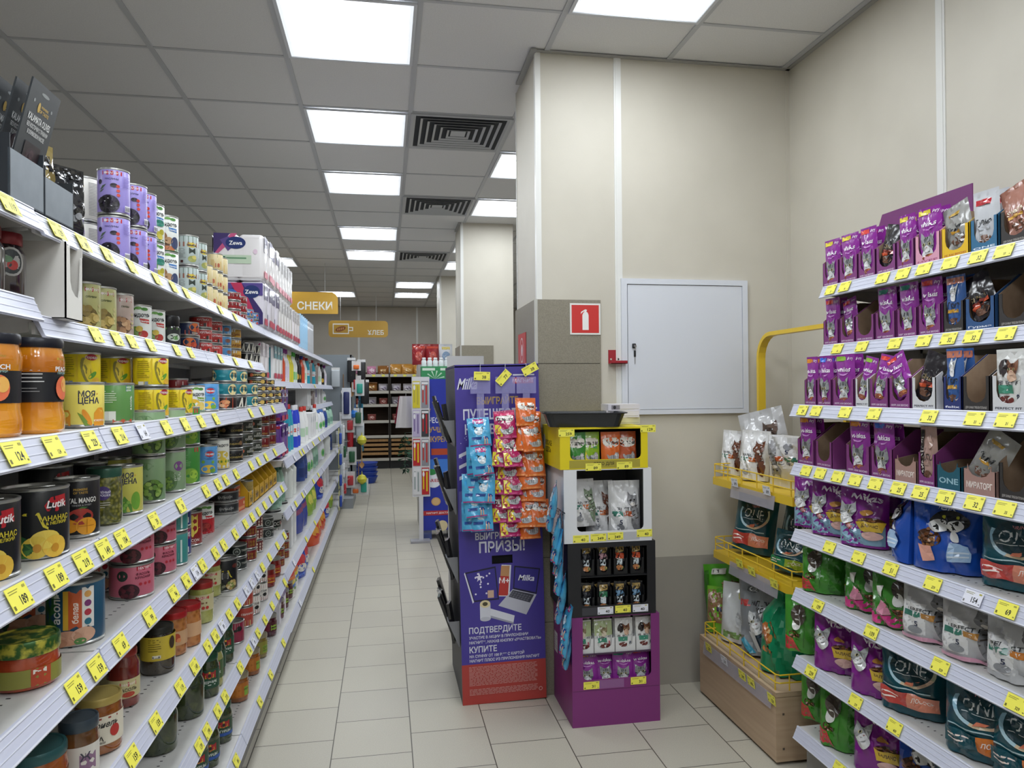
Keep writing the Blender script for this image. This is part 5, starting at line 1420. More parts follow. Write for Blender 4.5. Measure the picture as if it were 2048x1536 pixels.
for z, tip, ys, nm in ((1.055, -.5, (4.3, 4.6, 4.75, 5.05, 5.4, 5.9, 6.3), 'third'), (.785, -.5, (4.2, 4.35, 4.7, 4.85, 5.4, 5.8, 6.2), 'fourth'), (.47, -.5, (4.25, 4.9, 5.5, 6.1), 'fifth'), (.20, -.485, (4.4, 5.2), 'lowest'), (1.475, -.605, (5.6, 6.7), 'second')):
    for i, y in enumerate(ys):
        c = 'y' if i % 3 else 'w'
        put(tag_kind('89.s', c), (tip - .009 + .0034, y, z - .016), 90, f'on {nm} household rail', y, rx=-25.3)

# ---------------------------------------------------------------- hanging clip strips and the kitchenware stand
o = link('kitchenware_stand', None)
o.location = (-.62, 9.25, 0)
tag(o, 'grey pegboard stand hung with kitchenware at the far end of the gondola', 'display stand')
link('pegboard', MB().box(-.2, .22, 0, .02, .12, 1.86, M('#7f878d', .5)).mesh('pegboard'), o)
link('base', MB().box(-.2, .24, -.3, .6, 0, .12, M('#8b8f93', .5)).mesh('base'), o)
link('side_panel', MB().box(.2, .22, 0, 1.3, .12, 1.86, M('#6d757c', .5)).mesh('side_panel'), o)


def hook_mb(n=.12):
    return MB().tube([(0, 0, 0), (0, -n, 0), (0, -n - .01, .012)], .002, STEEL, 5)


def utensil(key, desc, c, kind_='spoon', L=.28, c2=None, cat='kitchen tool'):
    b = MB()
    m = M(c, .35)
    if kind_ == 'spoon':
        b.tube([(0, 0, 0), (0, 0, -L * .6)], .006, M(c2 or c, .4), 6)
        b.grid(lambda u, v: (.03 * math.sin(PI * v) * (2 * u - 1), .006 * (1 - (2 * u - 1) ** 2) * math.sin(PI * v), -L * .58 - .09 * v), 6, 6, m)
    elif kind_ == 'bag':
        b.sbox(-.05, .05, -.015, .015, -L, -.03, .012, m, 3)
        b.box(-.05, .05, -.002, .002, -.035, .0, M(c2 or '#dadada', .4))
    elif kind_ == 'card':
        b.box(-.055, .055, -.002, .002, -L, 0, M(c2 or '#d6d6d6', .4))
        b.sbox(-.035, .035, -.03, -.002, -L * .85, -.05, .012, m, 3)
    elif kind_ == 'ball':
        b.lathe([(.004, -L), (.05, -L + .03), (.06, -L + .07), (.04, -L + .11), (.006, -L + .125), (.004, 0)], m, 12)
    elif kind_ == 'tube':
        b.lathe([(.02, -L), (.036, -L + .02), (.04, -L * .4), (.018, -.03), (.005, 0)], m, 12)
    elif kind_ == 'strings':
        rr = random.Random(len(desc))
        for i in range(16):
            a = rr.uniform(-.05, .05)
            b.tube([(a, rr.uniform(-.03, .03), 0), (a * 1.2, rr.uniform(-.03, .03), -L * .5), (a * 1.25, rr.uniform(-.035, .035), -L)], .006, M((c, c2 or c)[i % 2], .6), 5)
    kind(key, 'hanging_' + {'spoon': 'ladle', 'bag': 'packet', 'card': 'carded_tool', 'ball': 'brush', 'tube': 'bottle_brush', 'strings': 'mop_head'}[kind_], desc, cat, b, [('hook', hook_mb(.06))], L, .05, 'hanging kitchenware')


utensil('hb_black', 'black hanging packet', '#17181b', 'bag', .3)
utensil('hb_white', 'white hanging packet', '#dedfe3', 'bag', .2)
utensil('hb_clear', 'clear hanging bag', '#b5bcc2', 'bag', .24)
utensil('hc_navy', 'navy glove on a white card', '#1f2a5f', 'card', .38, '#dfe3ea')
utensil('hc_teal', 'teal sponge on a card', '#2f9a8a', 'card', .2)
utensil('hc_orange', 'orange sponge on a card', '#e0702a', 'card', .12)
utensil('ht_red', 'red hanging tube', '#a3202c', 'tube', .34)
utensil('hb_blue', 'blue round brush', '#2f74c4', 'ball', .2)
utensil('hb_yellow', 'yellow green sponge ball', '#c9c43a', 'ball', .16)
utensil('hl_white', 'white plastic ladle', '#e0dcd4', 'spoon', .3, '#8a6a4a')
utensil('hl_wood', 'wooden spoon', '#b58a5a', 'spoon', .3)
utensil('hl_black', 'black nylon spatula', '#1c1c1f', 'spoon', .32)
utensil('hs_teal', 'teal string mop head', '#3f8aa3', 'strings', .42, '#2f6f8a')
utensil('hc_red', 'red gadget on a card', '#b5343c', 'card', .2)
utensil('hc_green', 'dark green gadget on a card', '#2a5a3c', 'card', .22)
utensil('hp_blue', 'blue and white soap packet', '#2f4fae', 'card', .2, '#e0d98a')
KS = 'on the kitchenware stand'
ks = [('hl_white', -.46, 1.62), ('hb_black', -.36, 1.82), ('hc_orange', -.30, 1.78), ('hb_black', -.24, 1.8), ('hb_clear', -.55, 1.7), ('hc_navy', -.42, 1.45), ('hl_wood', -.36, 1.6), ('hc_red', -.30, 1.6), ('hc_teal', -.26, 1.55), ('hb_black', -.2, 1.55), ('hb_blue', -.32, 1.26), ('hl_black', -.26, 1.3), ('hb_white', -.46, 1.15), ('hc_red', -.38, 1.1), ('hc_green', -.28, 1.2), ('ht_red', -.38, 1.02), ('hb_clear', -.26, 1.02), ('hb_yellow', -.24, .9), ('hb_black', -.3, .86), ('hb_clear', -.5, .92), ('hl_wood', -.24, .72), ('hb_white', -.44, .66), ('hc_green', -.36, .72), ('hl_white', -.28, .55), ('hb_clear', -.46, .46), ('hc_red', -.38, .42), ('hb_yellow', -.24, .42), ('hc_orange', -.32, .25), ('hc_teal', -.22, .33)]
for i, (k, x_, z) in enumerate(ks):
    put(k, (x_ - .04, 9.245 - .02 - (i % 3) * .035, z), 0, KS, 2 - z + i * 1e-3, desc=None)
for i, (y, z) in enumerate(((10.5, 1.42), (10.62, 1.42), (10.5, .98), (10.62, .98))):
    put('hs_teal', (-.335, y, z), 90, 'hung on the side of the stand', y, ['upper', 'middle', 'lower'][i // 2])
for i, z in enumerate((1.02, .80, .58, .36)):
    put('hp_blue', (-.478, 7.9, z), 90, 'on a clip strip at the gondola', i)
    put('hb_clear', (-.478, 8.35, z + .05), 90, 'on a clip strip at the gondola', i)
    put(['hb_white', 'hc_green', 'hb_white', 'hc_red'][i], (-.478, 8.75, z + .02), 90, 'on a clip strip at the gondola', i)
b = MB()
for k in range(4):
    b.lathe([(.13, k * .07), (.17, k * .07 + .1), (.175, k * .07 + .1), (.172, k * .07 + .105)], M('#1f3f9c', .4), 16)
kind('basket_stack', 'washing_bowl', 'stack of dark blue plastic bowls', 'bowl', b, (), .3, .17)
put('basket_stack', (-.28, 11.4, 0), 0, label='nested dark blue plastic bowls on the floor by the bread shelves')
# ---------------------------------------------------------------- hanging signs
GOLD = noisy('gold_sign', '#bd9335', '#c59b3c', 2, .4)


def sign(nm, lab, x0, x1, y, z0, z1, rad, art, corners):
    o = link(nm, None)
    o.location = (x0, y, z0)
    w_, h_ = x1 - x0, z1 - z0
    poly = []
    for (cx, cz, a0, on) in ((w_, 0, -90, corners[0]), (w_, h_, 0, corners[1]), (0, h_, 90, corners[2]), (0, 0, 180, corners[3])):
        if on:
            px, pz = (w_ - rad if cx else rad), (h_ - rad if cz else rad)
            poly += [(px + rad * math.cos(R(a0 + t * 15)), pz + rad * math.sin(R(a0 + t * 15))) for t in range(7)]
        else:
            poly.append((cx, cz))
    link('panel', MB().prism(poly, 0, .006, GOLD, 'y').mesh('panel'), o)
    link('lettering', MB().art(art, flat((0, 0, 0)), lift=.05, rough=.5).mesh('lettering'), o)
    for xx in (w_ * .2, w_ * .8):
        link('wire', MB().tube([(xx, .003, h_ - .02), (xx, .003, H - z0)], .002, M('#b5b5b5', .4), 5).mesh('wire'), o)
    tag(o, lab, 'sign')
    return o


a, b_ = ony(560, 583, 9.3), ony(676, 628, 9.3)
sign('hanging_sign', 'gold hanging snacks sign in front of the back wall', b_.x - .78, b_.x, 9.3, b_.z, a.z, .09, [('t', 'СНЕКИ', 50, 10, 9.5, '#e3e3e0', {'b': True, 'w': 42})], (0, 1, 0, 1))
a, b_ = ony(657, 641, 12.2), ony(776, 675, 12.2)
w_ = (b_.x - a.x) * 100
h_ = (a.z - b_.z) * 100
sign('hanging_sign', 'gold hanging bread sign with a loaf on a cutting board', a.x, b_.x, 12.2, b_.z, a.z, .06, [('t', 'ХЛЕБ', w_ * .79, h_ * .3, h_ * .27, '#ecebe6', {'w': w_ * .28}), ('p', [(w_ * .07, h_ * .2), (w_ * .34, h_ * .2), (w_ * .34, h_ * .38), (w_ * .41, h_ * .38), (w_ * .41, h_ * .62), (w_ * .34, h_ * .62), (w_ * .34, h_ * .82), (w_ * .07, h_ * .82)], '#ecebe6'), ('p', [(w_ * .085, h_ * .26), (w_ * .325, h_ * .26), (w_ * .325, h_ * .76), (w_ * .085, h_ * .76)], '#bd9335'), ('r', w_ * .34, h_ * .44, w_ * .055, h_ * .12, '#bd9335'), ('e', w_ * .2, h_ * .5, w_ * .09, h_ * .15, '#8a4f24', 18)] + [('e', w_ * (.155 + .03 * i), h_ * (.47 + .02 * i), .6, h_ * .07, '#d9a86a', -12) for i in range(4)], (1, 1, 1, 1))

# ---------------------------------------------------------------- bread shelves at the back wall
WOODD = noisy('dark_wood', '#4a3624', '#5c442e', 5, .6, stretch=(1, 1, 14))
WOODL = noisy('crate_wood', '#9a7448', '#ac8556', 5, .6, stretch=(14, 1, 1))
PBAG('loaf_brown', 'bagged brown loaf', .2, .16, .13, '#8a5a2c', [('r', -5, 5, 10, 4, '#c9a86a')], amp=.004, group='bagged loaves')
PBAG('loaf_pink', 'bagged pink pastry', .16, .15, .12, '#c98aa8', [('e', 0, 7, 5, 4, '#e6d6dc')], amp=.004, group='bagged pastries')
PBAG('loaf_white', 'bagged white bun', .17, .13, .12, '#bdb7bd', [('e', 0, 5, 5, 3, '#8a7f96')], amp=.004, group='bagged buns')
PBAG('loaf_gold', 'bagged golden loaf', .22, .19, .13, '#c08a3e', [('r', -6, 5, 12, 5, '#dcc08a')], amp=.004, group='bagged golden loaves')
PBAG('loaf_red', 'bagged red gingerbread', .15, .11, .1, '#a8605a', [('e', 0, 5, 4, 3, '#d9b0a6')], amp=.004, group='bagged gingerbreads')
YF = 13.35
for bi, (x0, lab) in enumerate(((-1.69, 'bread shelving bay farthest from the columns, hidden by the gondola end'), (-.80, 'bread shelving bay of dark wood beside the mop heads'), (.092, 'bread shelving bay of dark wood in front of the columns'))):
    o = link('bread_shelving', None)
    o.location = (x0, YF, 0)
    tag(o, lab, 'bread shelf', 'bread shelving bays')
    L_ = .885
    link('back_panel', MB().box(0, L_, .5, .52, .15, 1.75, WOODD).mesh('back_panel'), o)
    link('plinth', MB().box(0, L_, .03, .5, 0, .15, M('#17171a', .5)).mesh('plinth'), o)
    for xx in (0, L_ - .022):
        link('side_panel', MB().box(xx, xx + .022, 0, .5, .15, 1.72, M('#241c16', .6)).mesh('side_panel'), o)
    for zz in (1.70, 1.40, 1.16, .87, .60, .19):
        s = link('shelf', MB().box(.022, L_ - .022, .0, .5, -.02, 0, WOODD).mesh('shelf'), o, (0, 0, zz))
        link('price_rail', MB().box(.01, L_ - .01, -.02, .0, -.045, .005, M('#b9b5ac', .4)).mesh('price_rail'), s)
    for zz in (.25, .33, .41, .49):
        link('crate_slat', MB().box(.025, L_ - .025, .0, .014, zz, zz + .045, WOODL).mesh('crate_slat'), o)
    if bi:
        rr = random.Random(bi)
        for zz, ks_, n in ((1.70, ['loaf_gold'] * 3 if bi == 2 else ['loaf_white', 'loaf_pink', 'loaf_pink', 'loaf_brown'], 4), (1.40, ['loaf_white', 'loaf_white', 'loaf_brown'] if bi == 2 else ['loaf_brown', 'loaf_white'], 4), (1.16, ['loaf_white', 'loaf_white', 'loaf_red'] if bi == 2 else ['loaf_red', 'loaf_red', 'loaf_white'], 4), (.87, ['loaf_red'], 3)):
            for q in range(n):
                xx = x0 + .12 + q * .21 + (0 if bi == 2 else .03)
                if bi == 1 and zz < 1 and q < 2:
                    continue
                put(ks_[q % len(ks_)], (xx, YF + .12, zz + .003), rr.uniform(-12, 12), f'on {({1.70: "top", 1.40: "second", 1.16: "third", .87: "fourth"})[zz]} bread shelf {"beside columns" if bi == 2 else "beside mops"}', xx)
        for q in range(5):
            put(tag_kind('39.s', 'y'), (x0 + .1 + q * .17, YF - .0208, 1.68), 0, f'on top bread rail {"beside columns" if bi == 2 else "beside mops"}', q)
# ================================================================ things on the cabinet wall and the column
o = link('electrical_cabinet', None)
o.location = (1.107, YW, 1.294)
tag(o, 'white locked cabinet door set in the beige wall', 'cabinet')
CW = M('#d3d7df', .35)
f = MB()
for a in ((0, .643, 0, .022), (0, .643, .62, .646), (0, .028, .022, .62), (.616, .643, .022, .62)):
    f.box(a[0], a[1], -.018, 0, a[2], a[3], CW)
link('frame', f.mesh('frame'), o)
d = link('door', MB().box(.032, .614, -.014, 0, .024, .617, CW).box(.0285, .0322, -.006, 0, .024, .617, M('#4a4f56', .6)).mesh('door'), o)
k = MB().lathe([(.009, 0), (.009, .008), (.006, .01), (.006, .012)], M('#b9babc', .25, .9), 14, c=(0, 0, 0))
k = link('lock', k.mesh('lock'), d, (.062, -.014, .325), (R(90), 0, 0))
link('key', MB().box(-.002, .002, .0, .002, -.02, 0, STEEL).sbox(-.011, .006, .009, .019, -.01, .012, .003, M('#17181a', .4), 3).sbox(-.002, .008, .016, .024, -.052, -.02, .003, M('#17181a', .4), 3).box(.001, .005, .018, .022, -.085, -.05, STEEL).mesh('key'), d, (.062, -.034, .325))
b = MB().box(0, .148, -.003, 0, 0, .147, M('#dcdcd8', .4)).art([('r', .8, .8, 13.2, 13.1, '#c42a26'), ('p', [(6.0, 2.2), (9.0, 2.2), (9.0, 9.2), (8.6, 10.3), (7.9, 10.8), (8.3, 11.6), (7.4, 11.9), (5.4, 10.7), (5.2, 9.6), (5.7, 10.2), (6.9, 11.0), (7.0, 10.7), (6.4, 10.2), (6.0, 9.2)], '#e6e6e2')], flat((0, -.003, 0)), lift=.02, rough=.4)
o = link('fire_extinguisher_sign', b.mesh('fire_extinguisher_sign'), None, (.856, YW - .0125, 1.672))
tag(o, 'red and white fire extinguisher sign on the granite tiles', 'safety sign')
RD = M('#9c1f2a', .4)
b = MB().box(0, .06, -.003, 0, 0, .066, RD).box(0, .08, -.045, -.003, 0, .003, RD).box(.0, .08, -.045, -.042, 0, .014, RD)
for xx in (.012, .048):
    b.lathe([(.004, 0), (.004, .003), (.001, .004)], M('#e0dcd0', .3, .6), 10, c=(0, 0, 0)) if False else b.box(xx - .004, xx + .004, -.006, -.003, .018, .026, M('#e0dcd0', .3, .5))
o = link('wall_bracket', b.mesh('wall_bracket'), None, (1.045, YW - .0005, 1.535))
tag(o, 'small red metal extinguisher bracket beside the white cabinet', 'bracket')
b = MB().box(-.003, 0, -.1, .1, 0, .2, M('#c2403f', .4)).art([('e', 0, 11.5, 4.4, 6.4, '#e6d6d2'), ('e', 0, 11.5, 3.8, 5.7, '#c2403f'), ('e', .4, 11.5, 1.6, 3.0, '#ece2de')] + lines(-6, 2.6, 12, 3, .8, '#e6d6d2', 3), flat((-.003, 0, 0), (0, -1, 0)), lift=.02)
o = link('column_sign', b.mesh('column_sign'), None, (.6895, 3.625, 1.50))
tag(o, 'red sign with a white oval on the side of the near column', 'sign')

# ================================================================ purple promotion stand beside the column
SX0, SY0, SW, SH, SD = .337, 3.27, .385, 1.53, .5
o = link('promotion_stand', None)
o.location = (SX0, SY0, 0)
o.rotation_euler = (0, R(-1.0), 0)
tag(o, 'tall purple cardboard promotion stand with white lettering beside the column', 'promotion stand')
PUR = noisy('purple_card', '#40348c', '#453994', 3, .42)
bd = MB()
hx0, hx1, hz0, hz1 = .148, .243, .625, .663
n = 7
hole = [(hx0 + .019 + .019 * math.cos(R(270 - 180 * i / n)), (hz0 + hz1) / 2 + .019 * math.sin(R(270 - 180 * i / n))) for i in range(n + 1)] + [(hx1 - .019 + .019 * math.cos(R(90 - 180 * i / n)), (hz0 + hz1) / 2 + .019 * math.sin(R(90 - 180 * i / n))) for i in range(n + 1)]
for a in ((0, SW, .18, hz0), (0, SW, hz1, SH), (0, hx0, hz0, hz1), (hx1, SW, hz0, hz1)):
    bd.box(a[0], a[1], 0, .006, a[2], a[3], PUR)
bd.box(0, SW, 0, .006, 0, .18, M('#a83a34', .45))
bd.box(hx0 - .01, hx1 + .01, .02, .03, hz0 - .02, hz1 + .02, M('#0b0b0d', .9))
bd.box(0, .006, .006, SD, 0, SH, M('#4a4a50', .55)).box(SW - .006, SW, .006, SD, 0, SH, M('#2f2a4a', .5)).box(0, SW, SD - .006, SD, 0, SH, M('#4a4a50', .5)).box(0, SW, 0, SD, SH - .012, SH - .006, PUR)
link('body', bd.mesh('body'), o)
WH = '#d5d6e2'
ma = [('t', 'Milka', 5.4, 144.5, 5, WH, {'sh': .25, 'w': 9}), ('r', 26.5, 144, 9.5, 2.8, '#b52c3a'), ('t', 'МАГНИТ', 31.2, 145.4, 1.7, '#ecdde0'), ('r', 26.5, 147.6, 10, .7, '#c9c9d6'), ('t', 'ВЫИГРАЙТЕ', 19.2, 136.6, 3.2, '#b99a52', {'w': 19}), ('t', 'ПУТЕШЕСТВИЕ', 20.4, 130.5, 4.6, WH, {'w': 34}), ('t', 'НА ДВОИХ', 16, 123.8, 4.4, WH, {'w': 24})]
rr = random.Random(5)
ma += [('e', rr.uniform(2, 11), rr.uniform(88, 122), .22, .22, '#b9b4d9') for i in range(26)]
ma += [('p', [(1, 101 + i * 5), (11, 105.5 + i * 5), (11, 107 + i * 5), (1, 102.6 + i * 5)], '#cfd0de') for i in range(3)]
ma += [('p', [(.6, 78), (14, 84), (14, 98), (.6, 96)], '#6a63a8'), ('r', 3.2, 81.6, 9.6, 11.2, '#a8865a'), ('r', 4.0, 82.6, 8.0, 8.2, '#c7c0b6'), ('r', 2.4, 92.6, 11.2, 2.2, '#8f7048')]
ma += [('t', 'ВЫИГРЫВАЙТЕ', 19.5, 75.4, 3.0, WH, {'w': 24}), ('t', 'ПРИЗЫ!', 19.6, 70.4, 4.8, WH, {'w': 21})]
ma += [('p', [(2.4, 59.5), (16.4, 61.5), (17.6, 46.4), (6.0, 46.0)], '#1b1838'), ('p', [(3.0, 58.9), (15.9, 60.7), (17.0, 47.0), (6.4, 46.7)], '#39308a'), ('p', [(2.4, 59.5), (2.0, 59.0), (5.6, 45.4), (6.2, 46.0)], '#d5d6e2')]
ma += [('e', rr.uniform(7, 14), rr.uniform(49, 59), .42, .42, '#e6e0f0') for i in range(13)] + [('r', 12.5, 47.4, 2.8, 3.4, '#c9a890'), ('p', [(8.4, 57.6), (8.8, 59.2), (9.2, 57.6), (10.6, 57.4), (9.4, 56.5), (9.8, 55), (8.8, 55.9), (7.8, 55), (8.2, 56.5), (7.1, 57.4)], '#e6e0f0')]
ma += [('p', [(19.2, 62), (23.6, 61.6), (22.4, 47.4), (17.6, 47.8)], '#d9dbe3'), ('p', [(19.0, 61.6), (22.9, 61.3), (21.8, 47.8), (17.4, 48.2)], '#b5342e'), ('p', [(19.0, 61.6), (22.9, 61.3), (22.5, 56.5), (18.5, 57)], '#b8865a'), ('t', 'М+', 20.2, 54.8, 2.5, '#f0ecec', {'a': -4})]
ma += [('p', [(25.0, 61.2), (37.0, 59.2), (35.0, 47.6), (24.2, 50.6)], '#15142a'), ('p', [(25.5, 60.5), (36.4, 58.7), (34.6, 48.3), (24.7, 51.2)], '#352c86'), ('t', 'Milka', 30.4, 55.4, 2.6, '#e8e8f2', {'sh': .25, 'w': 7.4, 'a': -6})]
ma += [('p', [(24.0, 50.6), (35.0, 47.4), (30.0, 38.6), (17.2, 43.6)], '#b9bac6'), ('p', [(24.0, 50.2), (33.9, 47.4), (31.8, 43.9), (22.0, 47.3)], '#3a3b48')]
ma += [('p', [(22.4 + i * 1.25 + j * .62, 47.5 - i * .42 + j * .8), (23.3 + i * 1.25 + j * .62, 47.2 - i * .42 + j * .8), (23.7 + i * 1.25 + j * .62, 47.8 - i * .42 + j * .8), (22.8 + i * 1.25 + j * .62, 48.1 - i * .42 + j * .8)], '#62636f') for i in range(7) for j in range(3)]
ma += [('r', 8.8, 38, 4.8, 6.8, '#cfd0da'), ('e', 11.2, 38, 2.4, 1.0, '#b9bac6'), ('e', 11.2, 44.8, 2.4, 1.7, '#d9cba0'), ('e', 11.2, 44.8, 1.2, .9, '#4a4432'), ('p', [(13.6, 42.6), (24.6, 38.6), (24.0, 35.6), (13.6, 39.4)], '#d5d6e0'), ('p', [(13.6, 39.4), (24.0, 35.6), (24.0, 34.8), (13.6, 38.4)], '#9a9bab')]
ma += [('t', 'ПОДТВЕРДИТЕ', 3.6, 33.2, 2.7, WH, {'w': 24, 'al': 1}), ('t', 'УЧАСТИЕ В АКЦИИ В ПРИЛОЖЕНИИ', 3.6, 29.9, 1.25, WH, {'w': 27, 'al': 1}), ('t', 'МАГНИТ**, НАЖАВ КНОПКУ «УЧАСТВОВАТЬ»', 3.6, 27.8, 1.25, WH, {'w': 33, 'al': 1}), ('t', 'КУПИТЕ', 3.6, 24.6, 2.7, WH, {'w': 12.5, 'al': 1}), ('t', 'НА СУММУ ОТ 100 Р.*** С КАРТОЙ', 3.6, 21.6, 1.25, WH, {'w': 25, 'al': 1}), ('t', 'МАГНИТ ПЛЮС ИЗ ПРИЛОЖЕНИЯ МАГНИТ', 3.6, 19.6, 1.25, WH, {'w': 32, 'al': 1})]
for i, y in enumerate([16.6 - k * .58 for k in range(15)] + [6.6 - k * .58 for k in range(5)]):
    x_ = 3.2
    while x_ < 33.5:
        q = rr.uniform(.8, 2.8)
        ma.append(('r', x_, y, min(q, 34.5 - x_), .27, '#c98f8a'))
        x_ += q + .35
ma += [('e', 35.8, 4.6, .9, .9, '#d0a29c'), ('e', 35.8, 4.6, .6, .6, '#a83a34')]
link('printed_front', MB().art(ma, flat((0, 0, 0)), lift=.03, step=.0006, rough=.45).mesh('printed_front'), o)
pk = MB()
PG = M('#77787c', .3)
for i, zz in enumerate((1.17, .86, .55, .26)):
    pk = MB().prism([(-.003, zz), (-.05, zz + .11), (-.055, zz + .11), (-.006, zz - .01)], .03, SD - .03, PG, 'y')
    pk.prism([(-.003, zz), (-.05, zz + .11), (-.003, zz + .11)], .03, .032, PG, 'y')
    link('side_pocket', pk.mesh('side_pocket'), o)
b = MB().box(-.004, .004, -.05, .05, 0, .2, M('#1a1a1e', .25, 0, .6)).art([('r', -4, 2, 8, 4, '#6d6a70'), ('r', -3.6, 14, 5, 3, '#b5b0b0'), ('e', 0, 10, 2.2, 3, '#8a6a5a')], flat((-.004, 0, 0), (0, -1, 0)), lift=.03, rough=.3)
kind('tights', 'tights_packet', 'dark packet of tights', 'tights packet', b, (), .2, .05, 'dark packets of tights')
for i, zz in enumerate((1.17, .86, .55, .26)):
    for j in range(7):
        put('tights', (SX0 - .014 - (zz + .1) * .0175 - .006, SY0 + .075 + j * .058, zz + .005 + .012 * (j % 3)), (j * 37 % 30) - 15, f'in the {["top", "second", "third", "lowest"][i]} purple stand pocket', j, ry=-9 - (j * 23 % 12), s=(1.6, .62, .9 + .08 * (j % 2)))

# clip strips of cat treats in front of the stand ----------------------------------------------
CLR = M('#aaa7d8', .15, 0, 0, .5, 0, .38)


def dream(key, desc, base, c2, face, logo='Dreamies', extra=(), w_=.095, h_=.128, d=.034, seed=3):
    a = [('e', 0, 8.8, 4.0, 1.9, '#e6e2da'), ('e', 2.4, 9.6, 1.6, 1.0, '#e6e2da'), ('e', -2.4, 9.5, 1.6, 1.0, '#e6e2da'), ('t', logo, 0, 8.9, 1.7, '#17161a', {'sh': .25, 'w': 7.0}), ('r', -4.6, .2, 9.2, .8, c2)] + list(extra) + \
        [('e', .8, 3.0, 2.6, 1.2, '#b3b4b6'), ('e', 2.4, 3.9, 1.2, 1.1, '#c2c3c5'), ('p', [(1.6, 4.6), (1.9, 5.4), (2.4, 4.9)], '#9fa0a2'), ('p', [(2.6, 4.9), (3.1, 5.4), (3.2, 4.5)], '#9fa0a2'), ('e', -1.8, 3.6, .5, .9, '#b3b4b6', 30), ('e', 2.1, 4.1, .22, .26, '#f0f0f0'), ('e', 2.8, 4.1, .22, .26, '#f0f0f0'), ('r', -.6, 2.6, .3, 1.4, '#77787a'), ('r', .4, 2.6, .3, 1.5, '#77787a'), ('r', 1.2, 2.5, .3, 1.4, '#77787a')]
    bag(key, desc, w_, h_, d, base, a, seed, .0022, name='cat_treat_bag', cat='cat treats', rough=.2, nu=10, nv=12, ms=2.0, group=desc + 's', seal=.12)


dream('dr_orange', 'orange cat treat bag', '#d4672a', '#e08a4a', None)
dream('dr_pink', 'magenta and yellow cat treat bag', '#a8255c', '#c24a80', None, extra=[('p', [(-4.4, .6), (-1.2, .6), (-2.0, 6), (-4.4, 6.6)], '#d9c83a'), ('r', -4.4, 10.4, 8.8, 1.4, '#cf3a6c'), ('e', -2.8, 3, .9, .9, '#e0a03a')], seed=5)
dream('dr_lime', 'lime green cat treat bag', '#8fb82f', '#4f9a3a', None, extra=[('p', [(-4.4, .6), (-.8, .6), (-2.4, 5.6), (-4.4, 5.8)], '#e0d23a'), ('t', 'MIX', 2.2, 7.0, .9, '#3f9a6a')], seed=6)
dream('dr_green', 'dark green cat treat bag', '#3f8a3a', '#2f6a34', None, seed=7)
dream('dr_brown', 'rust brown cat treat bag', '#b5552f', '#8a3a24', None, seed=8)
bag('stick_blue', 'light blue cat treat bag', .1, .13, .03, '#4fa5cf', [('r', -2.4, 10.2, 4.6, 2.2, '#c2247c'), ('e', -.4, 6.8, 2.0, 1.8, '#d5e2ea'), ('p', [(-2.0, 7.4), (-2.4, 9.2), (-.8, 8.4)], '#1c2230'), ('p', [(1.0, 8.2), (1.6, 9.0), (1.7, 7.2)], '#1c2230'), ('r', -3.8, 3.0, 7.6, 1.2, '#23488f'), ('t', 'Мнямс', 0, 11.3, 1.2, '#f0dce8'), ('r', 1.6, .8, .5, 3.4, '#d9b59a'), ('r', 2.6, .8, .5, 3.0, '#c9a08a'), ('e', -.6, 6.4, .6, .6, '#f0f2f4'), ('r', -4.6, .3, 9, .5, '#a83a7a')], 9, .0022, name='cat_treat_bag', cat='cat treats', rough=.15, nu=10, nv=12, ms=2.0, group='light blue cat treat bags', seal=.1)
for px, key, z0, n, ytop, rot_ in ((962, 'stick_blue', 835, 7, 0, 6), (1012, 'dr_pink', 820, 8, 0, 4), (1054, 'dr_orange', 795, 10, 0, 2)):
    P0 = ony(px, z0, 3.22)
    o = link('clip_strip', None)
    o.location = (P0.x, 3.235, 0)
    tag(o, {'stick_blue': 'clear clip strip holding the light blue treat bags', 'dr_pink': 'clear clip strip holding the magenta treat bags', 'dr_orange': 'clear clip strip holding the orange treat bags'}[key], 'clip strip', 'clear clip strips')
    zl = P0.z - n * .06
    link('strip', MB().box(-.016, .016, 0, .0012, zl, 1.42, CLR).mesh('strip'), o)
    link('header', MB().box(-.045, .045, -.001, 0, 1.40, 1.475, CLR).mesh('header'), o)
    link('hook', MB().tube([(0, .036, 1.533), (0, .0, 1.536), (0, -.001, 1.52), (0, 0, 1.46)], .0014, M('#d5d5dc', .3, .5), 5).mesh('hook'), o)
    rr = random.Random(px)
    nm = {'stick_blue': 'first', 'dr_pink': 'middle', 'dr_orange': 'last'}[key]
    pl = 'before the purple stand'
    for i in range(n):
        zt = P0.z - i * (.062 if n < 10 else .056)
        for sd in ((0,) if i in (0,) else ((-1, 1) if i % 2 == 0 else (0,))):
            put(key, (P0.x + sd * .022 + rr.uniform(-.01, .01) - (.008 * i if key == 'stick_blue' else -.003 * i) * .5, 3.198 - .009 * (i % 3) - (.012 if sd > 0 else 0), zt - .128), rr.uniform(-10, 10) + sd * 8, pl, i + .1 * (sd > 0), '', rx=-10 - rr.uniform(0, 7), ry=rr.uniform(-5, 5))
for px, py, t, an, lab in ((964, 752, '38', -2, 'over the light blue treat bags'), (1007, 755, '77', 48, 'over the magenta treat bags'), (1060, 738, '38', 28, 'over the orange treat bags')):
    p = ony(px, py, 3.225)
    put(tag_kind(t, 'y'), (p.x, 3.226, p.z), 0, ry=-an, label=f'yellow price tag reading {t} on the clip strip {lab}', s=(1.3, 1, 1.05))

# ================================================================ tower of cat food display boxes
KY = 2.965
KD = .335


